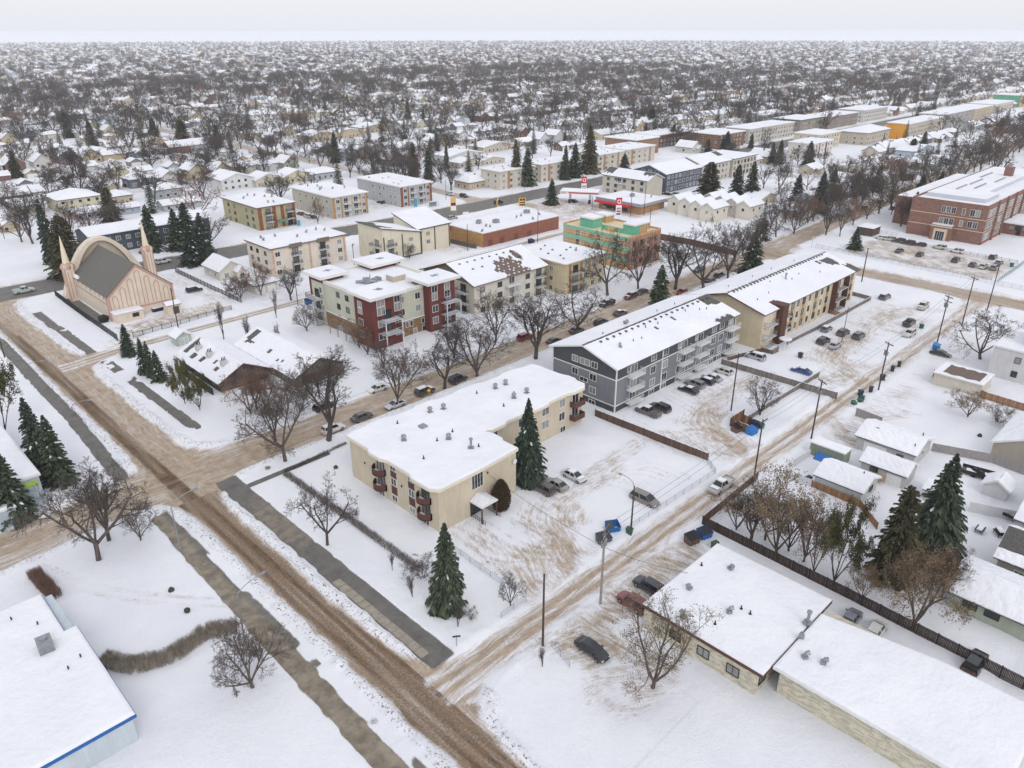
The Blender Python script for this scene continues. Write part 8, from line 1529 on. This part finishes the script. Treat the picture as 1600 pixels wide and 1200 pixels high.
for i, a in enumerate(((11, 9, 3.3, 'x', 2.4, 0), (9, 11, 3.4, 'y', 3.0, 1), (12, 9, 3.2, 'hip', 2.0, 0), (9.5, 12, 3.6, 'y', 3.6, 0), (13, 8.5, 3.2, 'x', 2.0, 1), (10, 10, 3.4, 'hip', 2.4, 1), (9, 11, 4.8, 'y', 2.6, 0), (12, 10, 4.2, 'x', 2.8, 0))): HP.append(proto_house(i, *a))
for i, a in enumerate(((6.5, 7, 2.6, 'y', 1.6, 0), (7, 6.5, 2.6, 'hip', 1.6, 0), (7.5, 7, 2.7, 'x', 1.8, 0))): GP.append(proto_house(i, *a, name='garage', n=0))
g = random.Random(77); SPOT = []; TSPOT = []
HC = [((206, 204, 198), 'off-white'), ((198, 190, 174), 'cream'), ((190, 192, 192), 'pale grey'), ((176, 186, 196), 'pale blue'), ((196, 178, 150), 'tan'), ((150, 140, 130), 'brown grey'), ((172, 178, 160), 'sage'), ((204, 192, 164), 'pale yellow'), ((128, 98, 88), 'brick red'), ((120, 124, 132), 'slate')]
XMAX, YMAX = 1330, 1200
def road_free(x, y, m=5):
    if any(abs(y-v) < m for v in AVS) or abs(y-AR_Y(x)) < m+6 or abs(y-AV_Y(x)) < m+1: return False
    if any(abs(x-v) < m for v in STS): return False
    return not (236-m < x < 250+m)
rows = [(v+s*17, s) for v in AVS for s in (-1, 1)]+[(277, 1), (146, 1), (186, -1), (222, -1), (100, -1), (20, -1), (-14, 1)]
for ry, s in rows:
    x = -40.0
    while x < XMAX:
        x += g.uniform(12.5, 15); y = ry+g.uniform(-1.5, 1.5)
        if ry < 250 and x < 300: continue
        if not seen(x, y, 3, 40) or not road_free(x, y, 10) or taken(x, y, 7): continue
        SPOT.append((math.hypot(x, y), x, y, s, 'h'))
        gy = y+s*33
        if g.random() < .9 and road_free(x+3, gy, 7) and not taken(x+3, gy, 6): SPOT.append((math.hypot(x, gy), x+g.uniform(-3, 3), gy, s, 'g'))
for _ in range(15000):                                       # yard trees
    x, y = g.uniform(-40, XMAX), g.uniform(-60, YMAX)
    if not seen(x, y, 5, 40) or not road_free(x, y, 5) or taken(x, y, 1.5): continue
    if any(abs(x-a) < 7.5 and abs(y-b_) < 7 for _, a, b_, _, k in SPOT if abs(y-b_) < 7): continue
    TSPOT.append((x, y, 'c' if g.random() < .15 else ('r' if g.random() < .06 else 'b')))
TSPOT = [t for i, t in enumerate(TSPOT) if i % 100 < (35 if t[1] > 262 else 22)]
for v in AVS:                                               # boulevard elms
    for s in (-6.2, 6.2):
        x = -40
        while x < XMAX:
            x += g.uniform(11, 20)
            if seen(x, v+s, 5, 30) and not taken(x, v+s, 1) and g.random() < .9 and not any(abs(x-q) < 7 for q in STS): TSPOT.append((x, v+s, 'b'))
for q in STS:
    for s in (-6.2, 6.2):
        y = 268
        while y < YMAX:
            y += g.uniform(9, 15)
            if seen(q+s, y, 5, 30) and not taken(q+s, y, 1) and g.random() < .6: TSPOT.append((q+s, y, 'b'))
for s in (-7.5, 7.5, 14):                                   # along the avenue to the far right
    x = 262
    while x < XMAX:
        x += g.uniform(11, 17)
        if x < 430 and s > 0 or s < 8 and x > 262:
            if seen(x, AV_Y(x)+s, 5, 30) and not (s < 0 and 262 < x < 300): TSPOT.append((x, float(AV_Y(x))+s, 'b' if g.random() < .9 else 'r'))
for _ in range(40):                                        # wooded strip right of the long white building
    x, y = g.uniform(330, 900), g.uniform(120, 165)
    if road_free(x, y, 5) and seen(x, y, 5, 30) and not taken(x, y, 1): TSPOT.append((x, y, 'b' if g.random() < .8 else 'c'))
TSPOT = [t for t in TSPOT if not any(abs(t[0]-a) < 4 and abs(t[1]-b_) < 4 for a, b_ in TREES)]
SPOT.sort(); nh = ng = 0; FARH = []
ORD = 'first second third fourth fifth sixth seventh eighth ninth tenth eleventh twelfth thirteenth fourteenth fifteenth sixteenth seventeenth eighteenth nineteenth twentieth'.split()
def WHERE(x, y):
    o = lambda k: ORD[max(0, min(19, int(k)))]
    if y > 262: return '%s row past the arterial, %s block from left' % (o((y-262)/34), o((x+100)/60))
    d = y-AV_Y(x); return '%s the school avenue, %s block along' % ('before' if d < -14 else 'on the kerb of' if d < 12 else 'behind' if d < 40 else 'well behind', o((x-250)/34))
SPOT.sort(); nh = ng = 0; FARH = []
ORD = ('first', 'second', 'third', 'fourth', 'fifth', 'sixth', 'seventh', 'eighth')
def WHERE(x, y):
    if y > 262: r = int((y-262)/67); return '%s row past the arterial, %s block from left' % (ORD[min(7, r)], ORD[max(0, min(7, int((x+168)/100)))])
    return 'along the school avenue, %s block, %s side' % (ORD[max(0, min(7, int((x-250)/110)))], 'near' if y < AV_Y(x) else 'far')
for d, x, y, s, k in SPOT:
    P_ = HP if k == 'h' else GP; i = g.randrange(len(P_)); (c, cn) = HC[min(len(HC)-1, int(g.random()**1.4*len(HC)))]; lim = 300 if k == 'h' else 240
    n = nh if k == 'h' else ng
    if n >= lim: FARH.append((x, y, k, c)); continue
    src = P_[i]; o = src if not src.get('used') else copy_tree(src); src['used'] = 1
    if o is not src and 'used' in o: del o['used']
    o.location = (x, y, 0); o.rotation_euler = (0, 0, math.pi if s < 0 and g.random() < .5 else 0)
    f = g.uniform(.92, 1.12); o.scale = (f, f, f*g.uniform(.95, 1.1))
    kd = ('bungalow', 'gabled house', 'hip roofed bungalow', 'steep gabled house', 'long bungalow', 'hip roofed house', 'two storey house', 'wide house')[i] if k == 'h' else 'garage'
    tag(o, '%s snowy %s %s' % (cn, kd, WHERE(x, y)), 'house' if k == 'h' else 'garage', '%s %ss %s' % (cn, kd, WHERE(x, y)))
    for ch in o.children_recursive if o is src else [q for q in COL.objects if False]: 
        if ch.type == 'MESH': ch.color = (*S(*c), 1)
    o['tint'] = list(S(*c))
    if k == 'h': nh += 1
    else: ng += 1
for o in COL.objects:                                       # paint each house's siding
    if o.parent and 'tint' in o.parent and o.type == 'MESH': o.color = (*o.parent['tint'], 1)
for o in COL.objects:
    for k in ('tint', 'used'):
        if k in o: del o[k]
for p in HP+GP:
    if p.location.length < 1: p.location = (400, 700, 0)
# houses too far to pick apart
def mass_houses(spots, name):
    m = MB(); mats = [wall_mat('mass_%d' % i, S(*c), 'stucco') for i, (c, _) in enumerate(HC[:6])]+[SNOW]
    for x, y, k, c in spots:
        lx, ly, h = (g.uniform(8, 13), g.uniform(8, 12), g.uniform(3.2, 5)) if k == 'h' else (7, 7, 2.7); w = g.randrange(6); a, b_, q, e = x-lx/2, y-ly/2, x+lx/2, y+ly/2; rz = h+g.uniform(1.6, 3); o = .5
        m.add([(a, b_, 0), (q, b_, 0), (q, e, 0), (a, e, 0), (a, b_, h), (q, b_, h), (q, e, h), (a, e, h)], [(0, 1, 5, 4), (1, 2, 6, 5), (3, 0, 4, 7)], w)
        if g.random() < .5: R0, R1 = (a-o, y, rz), (q+o, y, rz); m.add([(a-o, b_-o, h-.1), (q+o, b_-o, h-.1), R1, R0, (a-o, e+o, h-.1), (q+o, e+o, h-.1)], [(0, 1, 2, 3), (3, 2, 5, 4)], 6); m.add([(a, b_, h), (a, e, h), (a, y, rz-.2)], [(0, 1, 2)], w)
        else: R0, R1 = (x, b_-o, rz), (x, e+o, rz); m.add([(a-o, b_-o, h-.1), R0, R1, (a-o, e+o, h-.1), (q+o, b_-o, h-.1), (q+o, e+o, h-.1)], [(0, 1, 2, 3), (1, 4, 5, 2)], 6); m.add([(a, b_, h), (q, b_, h), (x, b_, rz-.2)], [(0, 1, 2)], w)
    tag(m.build(name, mats), 'mass of distant snowy roofed houses reading as one suburb', None, None, 'stuff')
FAR2 = []
for _ in range(9500):
    r, a = 1050+5200*g.random()**1.4, g.uniform(R(8), R(84)); x, y = r*math.sin(a), r*math.cos(a)
    if seen(x, y, 3, 10) and not (x < XMAX and y < YMAX): FAR2.append((x, y, 'h', None))
mass_houses(FARH+FAR2, 'distant_houses')
# trees of the suburb: the nearest stand singly, the rest are one wood
def lod(seed, twig, dens, H=12, sp=1.1):
    w, c = bare_tree_mb(seed, H, sp, .18, twig, dens); w.add(c.v, c.f); return w
LA = [lod(300+i, .038, .9, 12, s).mesh('bare_tree', BARK) for i, s in enumerate((1.0, 1.2, .85, 1.1))]; LR = [lod(320, .034, .8).mesh('bare_tree', BARK_R)]
LB = [lod(340+i, .055, .6, 12, s).mesh('bare_tree', BARK) for i, s in enumerate((1.0, 1.25, .9))]; LBR = lod(350, .055, .6).mesh('bare_tree', BARK_R)
def lodc(seed, r, n, tips, step): t, c = conifer_mb(seed, 14, r, step, n, .45, .05, .85, tips); t.m = [0]*len(t.f); m = MB(); m.add(c.v, c.f); m.m = list(c.m); m.add(t.v, t.f); return m
CA = [lodc(360+i, r, 8, 3, .6).mesh('spruce_tree', [nm, SNOW]) for i, (r, nm) in enumerate(((3.0, NEEDLE), (3.6, NEEDLE_B), (2.5, NEEDLE)))]
CB = [lodc(370+i, r, 6, 2, 1.0).mesh('spruce_tree', [nm, SNOW]) for i, (r, nm) in enumerate(((3.2, NEEDLE), (3.8, NEEDLE_B)))]
TSPOT.sort(key=lambda t: math.hypot(t[0], t[1])); nb = nc = 0; FT = []
for x, y, k in TSPOT:
    h = g.uniform(9.5, 16.5) if k != 'c' else g.uniform(9, 18)
    if k == 'c':
        if nc < 220:
            o = link('spruce_tree', CA[g.randrange(3)], None, (x, y, 0), g.uniform(0, 6.28)); f = h/14; o.scale = (f, f, f); nc += 1
            tag(o, '%s spruce %s' % ('tall dark' if h > 12 else 'low dark', WHERE(x, y)), 'spruce', '%s spruces %s' % ('tall' if h > 12 else 'low', WHERE(x, y))); continue
    elif nb < 205:
        o = link('bare_tree', (LR if k == 'r' else LA)[g.randrange(1 if k == 'r' else 4)], None, (x, y, 0), g.uniform(0, 6.28)); f = h/12; q = f*g.uniform(1.0, 1.35); o.scale = (q, q, f); nb += 1
        tag(o, '%s bare tree %s' % ('reddish' if k == 'r' else ('tall grey' if h > 11.5 else 'low grey'), WHERE(x, y)), 'tree', '%s bare trees %s' % ('reddish' if k == 'r' else ('tall' if h > 11.5 else 'low'), WHERE(x, y))); continue
    FT.append((x, y, h, k))
for _ in range(15000):
    r, a = 1050+5200*g.random()**1.5, g.uniform(R(8), R(84)); x, y = r*math.sin(a), r*math.cos(a)
    if seen(x, y, 3, 10) and not (x < XMAX and y < YMAX): FT.append((x, y, g.uniform(8, 14), 'c' if g.random() < .14 else 'b'))
src = bpy.data.collections.new('far_tree_kinds'); meshes = LB+[LBR]+CB
for i, me in enumerate(meshes): src.objects.link(bpy.data.objects.new('kind_%02d' % i, me))
def scatter(name, pts, label):
    me = bpy.data.meshes.new(name); me.from_pydata([(p[0], p[1], 0) for p in pts], [], [])
    idx, sc, rz = [], [], []
    for x, y, h, k in pts:
        i = {'c': 4+g.randrange(2), 'r': 3}.get(k, g.randrange(3)); idx.append(i); f = h/(14 if k == 'c' else 12); sc.append(f*1.06); rz.append(g.uniform(0, 6.28))
    for nm, tp, v in (('kind_index', 'INT', idx), ('size', 'FLOAT', sc), ('turn', 'FLOAT', rz)): a = me.attributes.new(nm, tp, 'POINT'); a.data.foreach_set('value', v)
    o = link(name, me); tag(o, label, None, None, 'stuff')
    ng_ = bpy.data.node_groups.new(name, 'GeometryNodeTree'); ng_.interface.new_socket('Geometry', in_out='INPUT', socket_type='NodeSocketGeometry'); ng_.interface.new_socket('Geometry', in_out='OUTPUT', socket_type='NodeSocketGeometry')
    n = ng_.nodes; gi = n.new('NodeGroupInput'); go = n.new('NodeGroupOutput'); ip = n.new('GeometryNodeInstanceOnPoints'); ci = n.new('GeometryNodeCollectionInfo'); ci.inputs['Collection'].default_value = src; ci.inputs['Separate Children'].default_value = True; ci.inputs['Reset Children'].default_value = True
    def att(nm, tp): q = n.new('GeometryNodeInputNamedAttribute'); q.data_type = tp; q.inputs['Name'].default_value = nm; return next(s for s in q.outputs if s.enabled and s.name == 'Attribute')
    cx = n.new('ShaderNodeCombineXYZ'); L = ng_.links.new
    L(gi.outputs[0], ip.inputs['Points']); L(ci.outputs[0], ip.inputs['Instance']); ip.inputs['Pick Instance'].default_value = True; L(att('kind_index', 'INT'), ip.inputs['Instance Index']); L(att('turn', 'FLOAT'), cx.inputs[2]); L(cx.outputs[0], ip.inputs['Rotation']); L(att('size', 'FLOAT'), ip.inputs['Scale']); L(ip.outputs[0], go.inputs[0])
    md = o.modifiers.new('scatter', 'NODES'); md.node_group = ng_
scatter('distant_trees', FT, 'mass of distant bare trees and spruces over the far suburb')
print('HOUSES', nh, ng, len(FARH), len(FAR2), 'TREES', nb, nc, len(FT))
# ------------------------------------------------------------------ winter haze
m = bpy.data.materials.new('winter_haze'); m.use_nodes = True; t = m.node_tree; t.nodes.clear()
pv = t.nodes.new('ShaderNodeVolumePrincipled'); pv.inputs['Density'].default_value = .00009; pv.inputs['Color'].default_value = (.93, .95, 1.0, 1); mo = t.nodes.new('ShaderNodeOutputMaterial'); t.links.new(pv.outputs[0], mo.inputs['Volume'])
b = MB(); b.box(-9100, -9100, -1.8, 14100, 14100, 74); tag(b.build('haze', m), kind='stuff')
